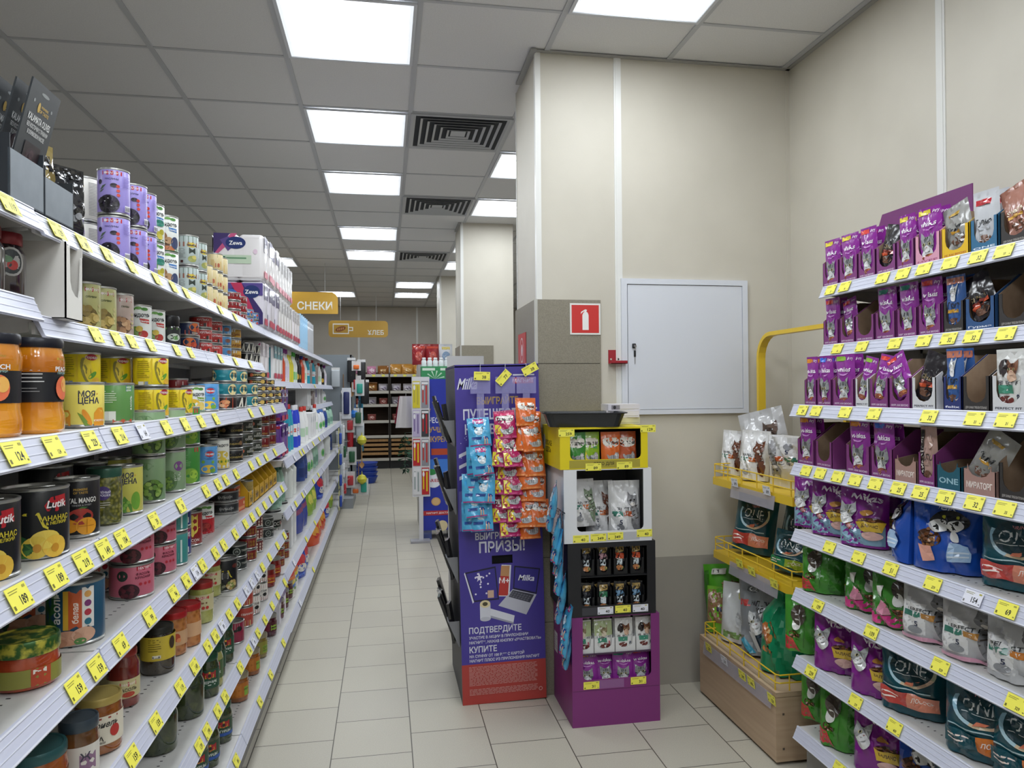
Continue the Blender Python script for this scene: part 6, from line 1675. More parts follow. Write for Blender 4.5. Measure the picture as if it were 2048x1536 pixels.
def dbx(key, lab, x0, z0, w_, h_, wl, wr_, wb, wt, c, **k):
    # front sheet built from four strips (window with square upper corners)
    o = link('display_box', None)
    o.location = (x0, KY, z0)
    tag(o, lab, 'display box', 'stacked cat food display boxes')
    m = noisy('card_' + key, c, c, 3, .45)
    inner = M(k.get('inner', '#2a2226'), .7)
    t = .004
    b = MB()
    b.box(0, wl, 0, t, 0, h_, m).box(w_ - wr_, w_, 0, t, 0, h_, m).box(wl, w_ - wr_, 0, t, 0, wb, m)
    if wt:
        b.box(wl, w_ - wr_, 0, t, h_ - wt, h_, m)
    r_ = .02
    for sx, cx in ((1, wl), (-1, w_ - wr_)):
        b.prism([(cx, wb), (cx + sx * r_, wb), (cx + sx * r_ * .5, wb + r_ * .13), (cx + sx * r_ * .13, wb + r_ * .5), (cx, wb + r_)], 0, t, m, 'y')
    b.box(0, t, t, KD, 0, h_, m).box(w_ - t, w_, t, KD, 0, h_, m).box(t, w_ - t, KD - t, KD, 0, h_, m).box(t, w_ - t, t, KD - t, h_ - t, h_, m)
    fl = k.get('floor', 0)
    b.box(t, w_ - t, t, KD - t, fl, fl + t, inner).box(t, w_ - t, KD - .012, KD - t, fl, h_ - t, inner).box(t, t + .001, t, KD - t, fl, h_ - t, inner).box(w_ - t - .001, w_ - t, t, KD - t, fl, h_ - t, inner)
    link('carton', b.mesh('carton'), o)
    if k.get('art'):
        link('print', MB().art(k['art'], flat((0, 0, 0)), lift=.03, step=.004).mesh('print'), o)
    if k.get('side'):
        link('side_print', MB().art(k['side'], flat((0, 0, 0), (0, -1, 0)), lift=.03, step=.004).mesh('side_print'), o)
    if k.get('mid'):
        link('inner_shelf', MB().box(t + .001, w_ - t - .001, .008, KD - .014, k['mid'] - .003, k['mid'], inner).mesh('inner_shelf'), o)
    return o


KW = .385
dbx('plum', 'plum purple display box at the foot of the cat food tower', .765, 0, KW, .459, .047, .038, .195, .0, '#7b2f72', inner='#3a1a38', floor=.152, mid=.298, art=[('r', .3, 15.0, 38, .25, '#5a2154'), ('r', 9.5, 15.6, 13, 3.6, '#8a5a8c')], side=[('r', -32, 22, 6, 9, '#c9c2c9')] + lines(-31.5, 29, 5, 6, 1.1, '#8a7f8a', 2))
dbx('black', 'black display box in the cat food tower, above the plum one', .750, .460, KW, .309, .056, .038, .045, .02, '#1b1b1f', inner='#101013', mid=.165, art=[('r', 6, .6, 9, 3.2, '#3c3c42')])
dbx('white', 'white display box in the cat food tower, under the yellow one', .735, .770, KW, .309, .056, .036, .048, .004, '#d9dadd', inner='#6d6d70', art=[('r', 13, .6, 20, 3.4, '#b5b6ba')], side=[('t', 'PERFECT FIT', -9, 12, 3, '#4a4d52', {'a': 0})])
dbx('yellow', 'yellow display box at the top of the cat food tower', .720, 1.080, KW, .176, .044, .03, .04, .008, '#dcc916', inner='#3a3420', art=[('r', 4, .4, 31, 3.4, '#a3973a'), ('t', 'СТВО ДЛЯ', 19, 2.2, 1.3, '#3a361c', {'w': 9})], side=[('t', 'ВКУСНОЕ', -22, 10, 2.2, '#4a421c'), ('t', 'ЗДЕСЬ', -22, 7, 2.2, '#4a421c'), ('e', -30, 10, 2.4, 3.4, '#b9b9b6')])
for i, (k, dx) in enumerate((('dr_green', .083), ('dr_lime', .147), ('dr_orange', .236), ('dr_brown', .312))):
    put(k, (.720 + dx, KY + .045 + .012 * (i % 2), 1.0855), 0, label=f'{KINDS[k]["desc"]} in the yellow display box', rx=-4, s=(.9, 1, 1.15))


def pfit(key, desc, catc, band, w_=.17, h_=.24, d=.08, seed=2, num='5', amp=.004, base='#d3d3d3', edge=None):
    W_, H_ = w_ * 100, h_ * 100
    a = [('r', -W_ * .45, H_ * .1, W_ * .42, H_ * .5, '#dedede'), ('t', 'PERFECT FIT', -W_ * .05, H_ * .50, H_ * .055, '#2f3236', {'w': W_ * .62}), ('r', -W_ * .42, H_ * .37, W_ * .3, H_ * .09, '#3f7a6a'), ('r', -W_ * .1, H_ * .37, W_ * .26, H_ * .09, band), ('p', [(W_ * .0, H_ * .44), (W_ * .06, H_ * .44), (W_ * .03, H_ * .39)], '#f0e8e0'), ('t', num, -W_ * .18, H_ * .27, H_ * .085, '#2b3350'), ('e', -W_ * .2, H_ * .17, W_ * .12, H_ * .06, '#8d8f93'),
         ('e', W_ * .2, H_ * .64, W_ * .17, H_ * .1, catc), ('p', [(W_ * .05, H_ * .68), (W_ * .07, H_ * .8), (W_ * .17, H_ * .73)], catc), ('p', [(W_ * .24, H_ * .73), (W_ * .34, H_ * .8), (W_ * .36, H_ * .68)], catc), ('e', W_ * .27, H_ * .36, W_ * .13, H_ * .28, catc, 8), ('e', W_ * .14, H_ * .65, .35, .35, '#26221e'), ('e', W_ * .27, H_ * .65, .35, .35, '#26221e'), ('e', W_ * .2, H_ * .58, W_ * .07, H_ * .03, '#d9d3cc')]
    a += [('p', [(W_ * .16, H_ * (.3 + i * .07)), (W_ * .36, H_ * (.34 + i * .07)), (W_ * .36, H_ * (.355 + i * .07)), (W_ * .16, H_ * (.32 + i * .07))], '#4a423c') for i in range(4)]
    if edge:
        a += [('r', -W_ * .46, .2, W_ * .92, H_ * .06, edge)]
    bag(key, desc, w_, h_, d, base, a, seed, amp, rough=.22, group=desc + 's', ms=1.8)


pfit('pf_brown', 'white dry food bag with brown cat', '#6b4030', '#b5673a', .13, .235, .08, 2)
pfit('pf_grey', 'white dry food bag with grey cat', '#8a8a8c', '#b5572f', .14, .24, .08, 4)
pfit('pf_small', 'white dry food bag with green band', '#7a8a72', '#c9703a', .13, .2, .075, 6)
put('pf_small', (.735 + .10, KY + .075, .8245), 12, label='white dry food bag slumped at the near corner of the white display box', rx=-6)
put('pf_brown', (.735 + .195, KY + .13, .7755), 4, label='white dry food bag with a brown cat in the white display box', rx=-4)
put('pf_grey', (.735 + .29, KY + .075, .7755), -3, label='white dry food bag with a grey cat in the white display box', rx=-3)


def sheba(key, desc, c):
    bag(key, desc, .075, .125, .022, '#1a1a1d', [('p', [(-2.6, 8.4), (2.2, 9.4), (2.2, 11.6), (-2.6, 11.2)], '#b89a5a'), ('t', 'Sheba', 0, 10.2, 1.3, '#2a1f14', {'sh': .2, 'w': 3.8}), ('r', -2.6, 6.2, 4.8, 2.4, c), ('r', -1.8, 3.4, 3.2, 2.6, '#c9d2d6'), ('e', 0, 2.2, 2.2, 1.2, '#c98a5a'), ('e', 1.6, 2.2, .8, .8, '#5a7a4a'), ('r', -2, 5.8, 3, .3, '#e6e2d8')], hash(desc) % 50 if False else len(desc), .0018, name='cat_food_pouch', cat='cat food pouch', rough=.15, nu=8, nv=10, ms=1.6, group='black foil cat food pouches')


sheba('sh_pink', 'black pouch with pink band', '#b58a94')
sheba('sh_red', 'black pouch with red band', '#c2502f')
sheba('sh_green', 'black pouch with green band', '#2a6a4a')
sheba('sh_blue', 'black pouch with blue band', '#6a8fae')
sheba('sh_dark', 'black pouch with grey band', '#3a3a3f')
b = MB()
SBK = M('#141416', .45)
b.prism([(0, 0), (.062, 0), (.062, .07), (.053, .07), (.05, .03), (.04, .014), (.022, .014), (.012, .03), (.009, .07), (0, .07)], 0, .002, SBK, 'y').box(0, .0015, 0, .1, 0, .11, SBK).box(.0605, .062, 0, .1, 0, .11, SBK).box(0, .062, 0, .1, 0, .002, SBK)
kind('cell', 'pouch_tray', 'small black pouch tray', 'tray', b, (), .11, .03, 'small black pouch trays')
for lv, (zz, ks_) in enumerate(((.46 + .005, ('sh_dark', 'sh_green', 'sh_blue', 'sh_blue')), (.46 + .1655, ('sh_dark', 'sh_pink', 'sh_red', 'sh_red')))):
    for i, k in enumerate(ks_):
        xx = .750 + .058 + i * .0735
        pl = f'in {["lower", "upper"][lv]} row of black box'
        put('cell', (xx, KY + .018, zz), 0, pl, i, '')
        for j in range(2 if i != 3 else 3):
            put(k, (xx + .031 + .004 * j, KY + .04 + .026 * j, zz + .004), (-6, 9, -4)[j], pl, i + .1 * j, '', rx=-5, ry=(3, -7, 4)[j], s=(.72, 1, .95), desc=KINDS[k]['desc'])
bag('pf_pouch', 'white cat food pouch with tabby cat', .085, .13, .022, '#d9dad6', [('r', -4.1, 6.4, 8.2, 6, '#a8b58a'), ('t', 'PERFECT FIT', 0, 5.8, .8, '#2f3236', {'w': 6.6}), ('r', -3.4, 3.6, 4.6, 1.8, '#3f8a72'), ('e', .4, 2.2, 2.4, 1.0, '#6b2f2a'), ('t', '8', 2.4, 3.4, 1.4, '#b52c4a')] + cat_face(0, 8.4, 1.6, '#8a7a5a', '#4a3c28', '#cfc4ae'), 12, .0015, name='cat_food_pouch', cat='cat food pouch', nu=8, nv=10, ms=1.8, group='white cat food pouches')
bag('pf_pouch2', 'white cat food pouch with brown cat', .085, .13, .022, '#dedfdc', [('r', -4.1, 6.4, 8.2, 6, '#d3d3d0'), ('t', 'PERFECT FIT', 0, 5.8, .8, '#2f3236', {'w': 6.6}), ('r', -3.4, 3.6, 4.6, 1.8, '#3f8a72'), ('e', -1, 2.2, 2.0, 1.0, '#6b2f2a'), ('t', '8', 2.4, 2.8, 1.4, '#2b3350'), ('e', -1.8, 9, 1.4, 2.0, '#2a2222', -20)] + cat_face(.8, 8.6, 1.6, '#7a4f38', '#3a241a', '#c9a890'), 13, .0015, name='cat_food_pouch', cat='cat food pouch', nu=8, nv=10, ms=1.8, group='white cat food pouches')
b = MB()
WC = M('#d6d6d6', .5)
b.prism([(0, 0), (.09, 0), (.09, .06), (.078, .062), (.074, .03), (.058, .018), (.03, .018), (.016, .03), (.012, .062), (0, .06)], 0, .002, WC, 'y').box(0, .0015, 0, .1, 0, .06, WC).box(.0885, .09, 0, .1, 0, .06, WC).box(0, .09, 0, .1, 0, .002, WC)
kind('wcell', 'pouch_tray', 'small white pouch tray', 'tray', b, (), .06, .045, 'small white pouch trays')
for i in range(4):
    xx = .765 + .018 + i * .0925 - .012 + .004
    put('wcell', (xx, KY + .02, .2985), 0, 'in the plum display box', i)
    for j in range(2):
        put('pf_pouch' if i < 2 else 'pf_pouch2', (xx + .045, KY + .035 + j * .03, .302), (3, -4)[j], 'in the plum display box', i + j * .1, rx=-4, s=(.95, 1, 1))


def whisk(key, desc, tab, seed=1, food='#8a4a3a'):
    bag(key, desc, .09, .145, .022, '#8a2f92', [('r', -4.0, 12.6, 4.6, 1.3, tab), ('t', 'Рагу', 2.6, 13.2, .8, '#ecdcec', {'sh': .2}), ('t', 'whiskas', 0, 10.2, 1.35, '#efe6f0', {'w': 6.2}), ('p', [(-2.4, 9.2), (-1.2, 8.5), (0, 8.3), (1.2, 8.5), (2.4, 9.2), (1.2, 8.9), (0, 8.7), (-1.2, 8.9)], '#c98ad0')] + cat_face(-.2, 4.6, 2.5) + [('e', .6, 1.3, 2.6, .9, food), ('e', 1.2, 1.6, 1.0, .5, '#b5723f'), ('r', -4.2, .1, 8.4, .5, '#5f1f66')], seed, .0018, name='cat_food_pouch', cat='cat food pouch', rough=.18, nu=10, nv=12, ms=1.7, group=desc + 's', seal=.08)


whisk('wh_yellow', 'purple cat food pouch with yellow tab', '#d9c83a', 3)
whisk('wh_red', 'purple cat food pouch with red tab', '#d9423a', 5)
whisk('wh_teal', 'purple cat food pouch with teal tab', '#2f8a7a', 7)
whisk('wh_blue', 'purple cat food pouch with blue tab', '#3a6ad0', 9)
whisk('wh_green', 'purple cat food pouch with green tab', '#8ab53a', 11)
whisk('wh_orange', 'purple cat food pouch with orange tab', '#d98a2a', 13)
for i, (k, dx, rz, rx) in enumerate((('wh_orange', .075, -6, -8), ('wh_orange', .16, 6, -12), ('wh_teal', .235, -4, -6), ('wh_red', .315, 5, -6), ('wh_orange', .12, 0, -6), ('wh_teal', .285, 8, -10))):
    put(k, (.765 + dx, KY + .035 + (.06 if i > 3 else 0) + .01 * (i % 2), .1575), rz, 'in the plum box bottom', dx, rx=rx, s=(1.02, 1, .92))
for px, py, t, lab in ((1133, 866, '259', 'on the near corner of the yellow display box'), (1296, 857, '129', 'on the far corner of the yellow display box'), (1187, 934, '89', 'on the yellow display box, nearer the purple stand'), (1249, 931, '89', 'on the yellow display box, nearer the white cabinet'),
                       (1162, 1078, '40', 'on the white display box, nearer the purple stand'), (1197, 1075, '349', 'on the white display box, nearer the purple stand'), (1231, 1072, '349', 'on the white display box, second of that price'), (1289, 1066, '40', 'on the white display box, nearer the white cabinet'),
                       (1211, 1221, '40w', 'on the black display box, nearer the purple stand'), (1246, 1218, '40', 'in the middle of the black display box'), (1281, 1216, '40w', 'on the black display box, nearer the wood box'), (1183, 1371, '31', 'on the plum display box, nearer the purple stand'), (1277, 1361, '31', 'on the plum display box, nearer the wood box')):
    p = ony(px, py, KY - .002)
    w = t.endswith('w')
    put(tag_kind(t.rstrip('w'), 'w' if w else 'y'), (p.x, KY - .0012, p.z), 0, label=f'{"white" if w else "yellow"} price tag reading {t.rstrip("w")} {lab}', s=(1.22, 1, .86))
# side clip strip of light blue bags on the tower's near side
o = link('clip_strip', MB().box(-.0012, 0, -.014, .014, .4, 1.24, M('#c9b9c4', .2, 0, 0, .5, 0, .5)).mesh('clip_strip'), None, (.712, KY + .02, 0), (0, R(1.6), 0))
tag(o, 'clear clip strip of blue treat bags on the side of the cat food tower', 'clip strip', 'clear clip strips')
rr = random.Random(4)
for i in range(11):
    z = 1.03 - i * .064
    put('stick_blue', (.685 + i * .0058 - .012 * (i % 2), KY + .01 + (.024 if i % 3 == 1 else -.012), z - .14), -98 + rr.uniform(-10, 10), 'beside the cat food tower', i, '', rx=-7 - rr.uniform(0, 5), s=(1, .9, 1.12))
# on top of the tower
t = MB()
TM = M('#24272b', .3)
prf = [(-.165, -.115), (.165, -.115), (.165, .115), (-.165, .115)]


def rrect(hx, hy, r_, z):
    return [((hx - r_) * sx + r_ * math.cos(R(a)), (hy - r_) * sy + r_ * math.sin(R(a)), z) for sx, sy, a0 in ((1, 1, 0), (-1, 1, 90), (-1, -1, 180), (1, -1, 270)) for a in (a0, a0 + 30, a0 + 60, a0 + 90)]


rings = [rrect(.15, .10, .03, 0), rrect(.17, .12, .035, .055), rrect(.182, .132, .04, .057), rrect(.182, .132, .04, .061), rrect(.167, .117, .033, .059), rrect(.147, .097, .028, .004)]
v = [p for q in rings for p in q]
t.add(v, [(j * 16 + i, j * 16 + (i + 1) % 16, (j + 1) * 16 + (i + 1) % 16, (j + 1) * 16 + i) for j in range(5) for i in range(16)] + [tuple(reversed(range(16))), tuple(80 + i for i in range(16))], TM, False)
o = link('litter_tray', t.mesh('litter_tray'), None, (.848, 3.07, 1.2572), (0, 0, R(-10)))
tag(o, 'empty dark grey plastic litter tray on top of the cat food tower', 'litter tray')
BM = M('#d9d6da', .5)
for i, (dz, c, rz) in enumerate(((0, '#d6d2b0', 3), (.0305, '#e0dde0', -4), (.061, '#d9d6dc', 2))):
    b = MB().box(-.075, .075, -.05, .05, 0, .03, M(c, .5)).art([('r', -6, .5, 4, 2, '#8d8a90'), ('e', -4.5, 1.5, .7, .8, '#3a3a3d'), ('r', -2, .6, 9, .2, '#b5b2a0')], flat((0, -.05, 0)), lift=.02)
    o = link('flat_box', b.mesh('flat_box'), None, (1.062, 3.2, 1.2572 + dz), (0, 0, R(rz)))
    tag(o, f'flat white cardboard box on the cat food tower, {["bottom", "middle", "top"][i]} of the stack', 'box', 'flat white boxes on the tower')
# ================================================================ pet food wall unit: cartons of pouches
TIPR = lambda i: 1.546 if i <= 2 else 1.426


def gour(key, desc, c, tab, txt='Гурмэ', txtc='#1f2226', cat=True, extra=()):
    a = [('t', txt, -.2, 6.6, 1.5, txtc, {'w': 5.6}), ('r', -2.6, 4.6, 4.4, .9, tab), ('e', 0, 2.2, 2.4, 1.2, '#6b4a3a')] + list(extra)
    if cat:
        a += cat_face(-.2, 9.8, 1.5, '#b9babc', '#77797c', '#e6e6e8')
    bag(key, desc, .092, .14, .022, c, a, len(desc), .002, name='cat_food_pouch', cat='cat food pouch', rough=.2, nu=9, nv=11, ms=1.8, group=desc + 's')


gour('go_white', 'silver white cat food pouch', '#c9ccd0', '#c99a3a')
gour('go_grey', 'grey cat food pouch with gold tab', '#8d8c88', '#c99a3a', cat=False, extra=[('r', -2.4, 10.4, 4.4, .9, '#b5923f')])
gour('go_redtab', 'silver cat food pouch with red tab', '#c4c6ca', '#b5b8bd', cat=False, extra=[('r', -3.2, 10.6, 5.4, 1.3, '#b52c34')])
gour('go_blue', 'blue and white cat food pouch', '#3a5f9c', '#c99a3a', extra=[('r', -4.2, 11.8, 8.4, 1.6, '#b5705a')])
gour('mir_pouch', 'beige cat food pouch with black side', '#b5948a', '#a3857a', 'МЯСО', '#4a3a34', False, [('r', -4.4, .4, 2.4, 12.8, '#1d1a1a'), ('t', 'МИРАТОРГ', -3.2, 7, 1.3, '#e3dcd6', {'a': 90, 'w': 10}), ('e', 1.2, 10.2, 1.6, 1.8, '#c9a89c')])
gour('dk_pouch', 'black cat food pouch', '#1f1c20', '#7a2f26', 'Sheba', '#8a7a5a', False, [('p', [(-3, 3), (3, 4.4), (3, 5.6), (-3, 4.2)], '#c2502f')])
gour('pk_pouch', 'pink and brown cat food pouch', '#9c6a5a', '#c99a3a', 'Sheba', '#e3d5c0', False)
CC = {'P': '#7f3a78', 'W': '#d3d3d5', 'D': '#33302f', 'B': '#2f6a8f', 'Y': '#e3b81e', 'K': '#d69ab0', 'N': '#27346f', 'T': '#1f5a6c', 'M': '#a8857c', 'U': '#2f5484'}
CN = {'P': 'purple', 'W': 'white', 'D': 'dark brown', 'B': 'teal blue', 'Y': 'yellow', 'K': 'pink', 'N': 'navy', 'T': 'dark teal', 'M': 'dusty pink', 'U': 'blue'}
CT = {'P': ('МУРР, КАК ВКУСНО', '#e3cfe0'), 'W': ('PERFECT FIT', '#3a3d42'), 'D': ('ДЛЯ САМЫХ ТРЕБОВАТЕЛЬНЫХ', '#b5b0a8'), 'B': ('ONE', '#dbe6ee'), 'Y': ('АХ, КАК ВКУСНО!', '#b5482a'), 'K': ('МУРР', '#a8567a'), 'N': ('felix', '#e6e6f0'), 'T': ('ONE', '#9cc0cc'), 'M': ('МИРАТОРГ', '#f0e6e0'), 'U': ('Гурмэ', '#e0e6ee')}


def carton(si, px0, px1, c, fill, low=False, n=2):
    """display carton between two measured points of the shelf front; fill: pouch key, lean (degrees), or None"""
    X = TIPR(si) + .022 + .006
    z = ZR[si - 1] + .0008
    y0, y1 = onx(px0, 780, X).y, onx(px1, 780, X).y
    w_ = y0 - y1 - .0025
    hf, hb, d = (.062, .075, .15) if low else (.088, .145, .17)
    m = noisy('card_' + c, CC[c], CC[c], 3, .5)
    b = MB()
    t = .0016
    ww, wt = w_ * .13, .022 if not low else .045
    r_ = min((w_ - 2 * ww) * .45, .03)
    U = [(w_ - ww, hf), (w_ - ww, wt + r_)] + [(w_ - ww - r_ + r_ * math.cos(R(a)), wt + r_ - r_ * math.sin(R(a))) for a in (30, 60, 90)] + [(ww + r_ - r_ * math.sin(R(a)), wt + r_ - r_ * math.cos(R(a))) for a in (0, 30, 60)] + [(ww, wt + r_), (ww, hf)]
    b.prism([(0, 0), (w_, 0), (w_, hf)] + U + [(0, hf)], 0, t, m, 'y')
    sd = [(0, 0), (d, 0), (d, hb), (d * .45, hb), (0, hf)]
    b.prism(sd, 0, t, m, 'x').prism(sd, t, t + .0006, CARD, 'x').prism(sd, w_ - t, w_, m, 'x').prism(sd, w_ - t - .0006, w_ - t, CARD, 'x')
    b.box(0, w_, d - t, d, 0, hb, m).box(t, w_ - t, d - t - .0006, d - t, 0, hb, CARD).box(t, w_ - t, t, d - t, 0, .002, CARD)
    tx, tc = CT[c]
    W_ = w_ * 100
    a = [('t', tx, W_ / 2, 1.0 if not low else 2.4, .55 if not low else 1.5, tc, {'w': W_ * .8})]
    b.art(a, flat((0, 0, 0)), lift=.02, rough=.5)
    o = link('pouch_carton', b.mesh('pouch_carton'), None, (X, y0 - .001, z), (0, 0, R(-90)))
    tag(o, cat='carton', group='pouch cartons on the pet food unit')
    LAB.append((o, ('low ' if low else '') + CN[c] + ' pouch carton', f'on {ordinal(si)} pet food shelf', y0, ''))
    if not fill:
        return
    key, lean = fill
    s_ = min(1.0, (w_ - .006) / .094)
    for j in range(n):
        xx = X + .016 + j * .036
        yy = (y0 + y1) / 2
        rxx = 3 if not lean else -4
        put(key, (xx, yy + (.012 if lean > 0 else -.012 if lean < 0 else 0), z + .004 + (.01 if lean else 0)), -87 + (j * 17 % 7), f'on {ordinal(si)} pet food shelf', yy + j * .001, '', rx=rxx + 3 * j, ry=lean * (1 - j * .3), s=(s_ * .99, 1, 1.12 if not lean else .95), desc=KINDS[key]['desc'] + (' leaning' if lean else ''))


for c_ in ((1, 1648, 1680, 'P', ('wh_yellow', 0)), (1, 1681, 1718, 'P', ('wh_yellow', 0)), (1, 1719, 1754, 'P', ('wh_red', 0)), (1, 1755, 1795, 'P', ('dk_pouch', 14), False, 1), (1, 1796, 1832, 'P', ('wh_yellow', 0)), (1, 1833, 1884, 'K', ('wh_yellow', 0)), (1, 1886, 1942, 'Y', ('go_grey', -16), False, 1), (1, 1944, 2000, 'B', ('go_redtab', 0)), (1, 2004, 2066, 'D', ('pk_pouch', -18), False, 1), (1, 2070, 2130, 'W', ('pf_pouch', 0)),
           (2, 1648, 1678, 'P', ('wh_red', 0)), (2, 1681, 1711, 'P', ('wh_red', -14), False, 1), (2, 1712, 1750, 'P', None), (2, 1752, 1792, 'P', ('wh_teal', 0)), (2, 1795, 1836, 'P', ('wh_teal', 0)), (2, 1838, 1884, 'P', ('wh_red', 0)), (2, 1888, 1930, 'D', ('go_blue', 0)), (2, 1932, 1992, 'U', ('dk_pouch', -24), False, 1), (2, 1998, 2062, 'D', None), (2, 2066, 2130, 'P', ('wh_red', 0)),
           (3, 1609, 1633, 'P', ('wh_orange', 0)), (3, 1634, 1663, 'P', ('wh_blue', 0)), (3, 1665, 1708, 'P', ('wh_green', 0)), (3, 1710, 1738, 'W', ('wh_green', 12), False, 1), (3, 1739, 1777, 'P', ('wh_red', 12), False, 1), (3, 1778, 1821, 'P', ('wh_red', -26), False, 1), (3, 1823, 1872, 'W', ('dk_pouch', 18), False, 1), (3, 1886, 1924, 'N', ('go_blue', 0)), (3, 1925, 1980, 'D', None), (3, 1983, 2052, 'W', ('pf_pouch2', 0)), (3, 2056, 2120, 'P', ('wh_blue', 0)),
           (4, 1594, 1627, 'P', ('wh_orange', 0)), (4, 1630, 1663, 'P', None), (4, 1690, 1738, 'P', ('wh_orange', 0)), (4, 1740, 1784, 'P', ('wh_blue', 0)), (4, 1787, 1832, 'M', None, True), (4, 1834, 1869, 'P', ('mir_pouch', 0), False, 1), (4, 1871, 1920, 'T', None, True), (4, 1924, 1990, 'M', ('go_grey', 30), True, 1), (4, 1995, 2056, 'D', None), (4, 2060, 2120, 'P', ('wh_orange', 0))):
    carton(*c_)
# tall display header and the rear row of pouches on the top shelf
ya, yb = onx(1748, 440, 1.80).y, onx(1945, 440, 1.80).y
hw = ya - yb
hd = MB().prism([(0, 0), (hw, 0), (hw, .27), (.045, .27), (.0, .18)], 0, .004, noisy('card_header', '#6f2f6a', '#74336f', 3, .45), 'y')
W_ = hw * 100
hd.art([("t", "whiskas", W_ * .36, 18.5, 3.4, '#e3d9e3', {'w': W_ * .5}), ('p', [(5, 17.6), (5.8, 22.2), (6.4, 22.2), (9.4, 20.4), (15, 20.4), (15, 19.8), (9.2, 19.8), (6.2, 21.4), (5.6, 17.6)], '#e3d9e3')], flat((0, 0, 0)), lift=.03)
o = link('display_header', hd.mesh('display_header'), None, (1.80, ya, 1.7778), (0, 0, R(-90)))
tag(o, 'tall purple header card with a white cat outline on the top pet food shelf', 'display card')
bx = MB().box(0, .30, 0, .1, 0, .11, M('#74336f', .5))
o = link('riser_box', bx.mesh('riser_box'), None, (1.80, ya + .06, 1.7778), (0, 0, R(-90)))
o.location = (1.83, ya + .12, 1.7778)
tag(o, 'purple riser carton under the rear pouches on the top pet food shelf', 'carton')
for j in range(4):
    p = onx(1722 + j * 9, 440, 1.86)
    put('wh_yellow', (1.845 + j * .018, ya + .075 - j * .004, 1.8885), -90 + j * 3 - 4, 'on the riser carton', j, rx=-10, s=(.95, 1, 1.0))
# ---------------------------------------------------------------- dry food bags on the lower shelves
KB = dict(amp=.0035, rough=.2, nu=14, nv=14, ms=1.8)


def dry(key, desc, w_, h_, d, base, art, seed, **k):
    bag(key, desc, w_, h_, d, base, art, seed, group=desc + 's', **{**KB, **k})


def wdry(key, desc, blue, w_=.15, h_=.198):
    W_, H_ = w_ * 100, h_ * 100
    a = []
    if blue:
        a += [('r', -W_ * .46, .8, W_ * .92, H_ * .32, '#7fa3b8'), ('p', [(-W_ * .46, H_ * .36), (-W_ * .2, H_ * .36), (-W_ * .25, H_ * .48), (-W_ * .46, H_ * .44)], '#dcc23a'), ('e', -W_ * .22, H_ * .33, 1.1, 1.1, '#a8323f'), ('e', -W_ * .22, H_ * .33, .6, .6, '#d9a0a0')]
    a += kibble(W_ * .2, H_ * .42, W_ * .25, H_ * .07, 3, 20) + [('p', [(-W_ * .06, H_ * .42), (W_ * .46, H_ * .42), (W_ * .4, H_ * .27), (W_ * .02, H_ * .27)], '#d3b03a'), ('t', 'БАЛАНС', W_ * .2, H_ * .36, .9, '#4a2f2a', {'w': W_ * .3}), ('e', W_ * .22, H_ * .2, W_ * .2, H_ * .07, '#d9b0a8'), ('e', W_ * .12, H_ * .56, W_ * .12, H_ * .04, '#b5803f')]
    a += cat_face(-W_ * .26, H_ * .56, W_ * .16, '#a8aaab', '#5a5c5e', '#dcdcdc') + [('t', 'whiskas', W_ * .08, H_ * .8, 2.0, '#e8dcea', {'w': W_ * .6, 'a': -8})]
    dry(key, desc, w_, h_, .07, '#7d1f86', a, len(desc), edge=None) if False else dry(key, desc, w_, h_, .07, '#7d1f86', a, len(desc))


wdry('wd_blue', 'purple dry food bag with blue panel', True)
wdry('wd', 'purple dry food bag with yellow bowl', False, .15, .195)
dry('fx_blue', 'blue dry food bag with black and white cat', .175, .2, .085, '#1f4fae', kibble(-3.6, 9.2, 3.2, 2.4, 5, 22) + [('p', [(-6.4, 7), (-3, 7), (-2, 3), (-5, 2.4)], '#d9a08f'), ('e', 1.2, 14, 4.6, 2.8, '#17181b'), ('e', -1.2, 12.6, 2.6, 1.6, '#e3e3e3'), ('e', 2.6, 12.8, 2.0, 1.4, '#e6e6e6'), ('e', 2.6, 10, 1.3, 1.6, '#e3e3e3'), ('e', -.4, 15, .5, .5, '#b5b53a'), ('e', 2.8, 15, .5, .5, '#b5b53a'), ('r', 1.4, 3.6, 4.6, 4.6, '#a3c0e0'), ('r', 1.6, 5.6, 4, .4, '#d6e3f0'), ('r', 1.6, 4.6, 4, .4, '#d6e3f0'), ('t', 'Felix', 0, 17.6, 1.8, '#c9d3e6', {'sh': .2})], 9)
dry('hill_green', 'green dry food bag with red corner', .14, .195, .08, '#3f8a2a', [('p', [(-6.6, .6), (-1.4, .6), (-4, 4.6), (-6.6, 5.4)], '#c23a3a')] + kibble(-3.4, 6.2, 2.0, 1.4, 4, 14) + [('e', -2, 13, 2.4, 3.4, '#4a4038'), ('e', -2.6, 10, 1.4, 2, '#dcdcd8'), ('r', -.2, 2, .2, 14, '#2f6a1f'), ('r', 2.6, 1, 3.6, 16, '#357a24')], 11)
dry('pink_green', 'green dry food bag with pink base', .15, .195, .08, '#3f8230', [('r', -7.2, .3, 14.4, 3.6, '#cf3f86')] + kibble(1.6, 5.6, 2.6, 1.1, 6, 16) + [('p', [(-4.6, 4), (-1.4, 4), (-2, 8), (-4.4, 8.4)], '#d990a8'), ('e', 1.2, 13, 2.4, 3.2, '#3a332f'), ('e', 1.0, 9.6, 1.6, 2.2, '#dcdcd8'), ('r', -5, 10, 1.6, 3.4, '#e0ddd8'), ('r', 2.4, 7.6, 1.2, 2.4, '#e0ddd8')], 12)
pfit('pf_pink', 'silver grey dry food bag with pink hem', '#77777a', '#b5803a', .16, .196, .085, 8, '5', .004, '#bdbdbf', '#d9a0b5')
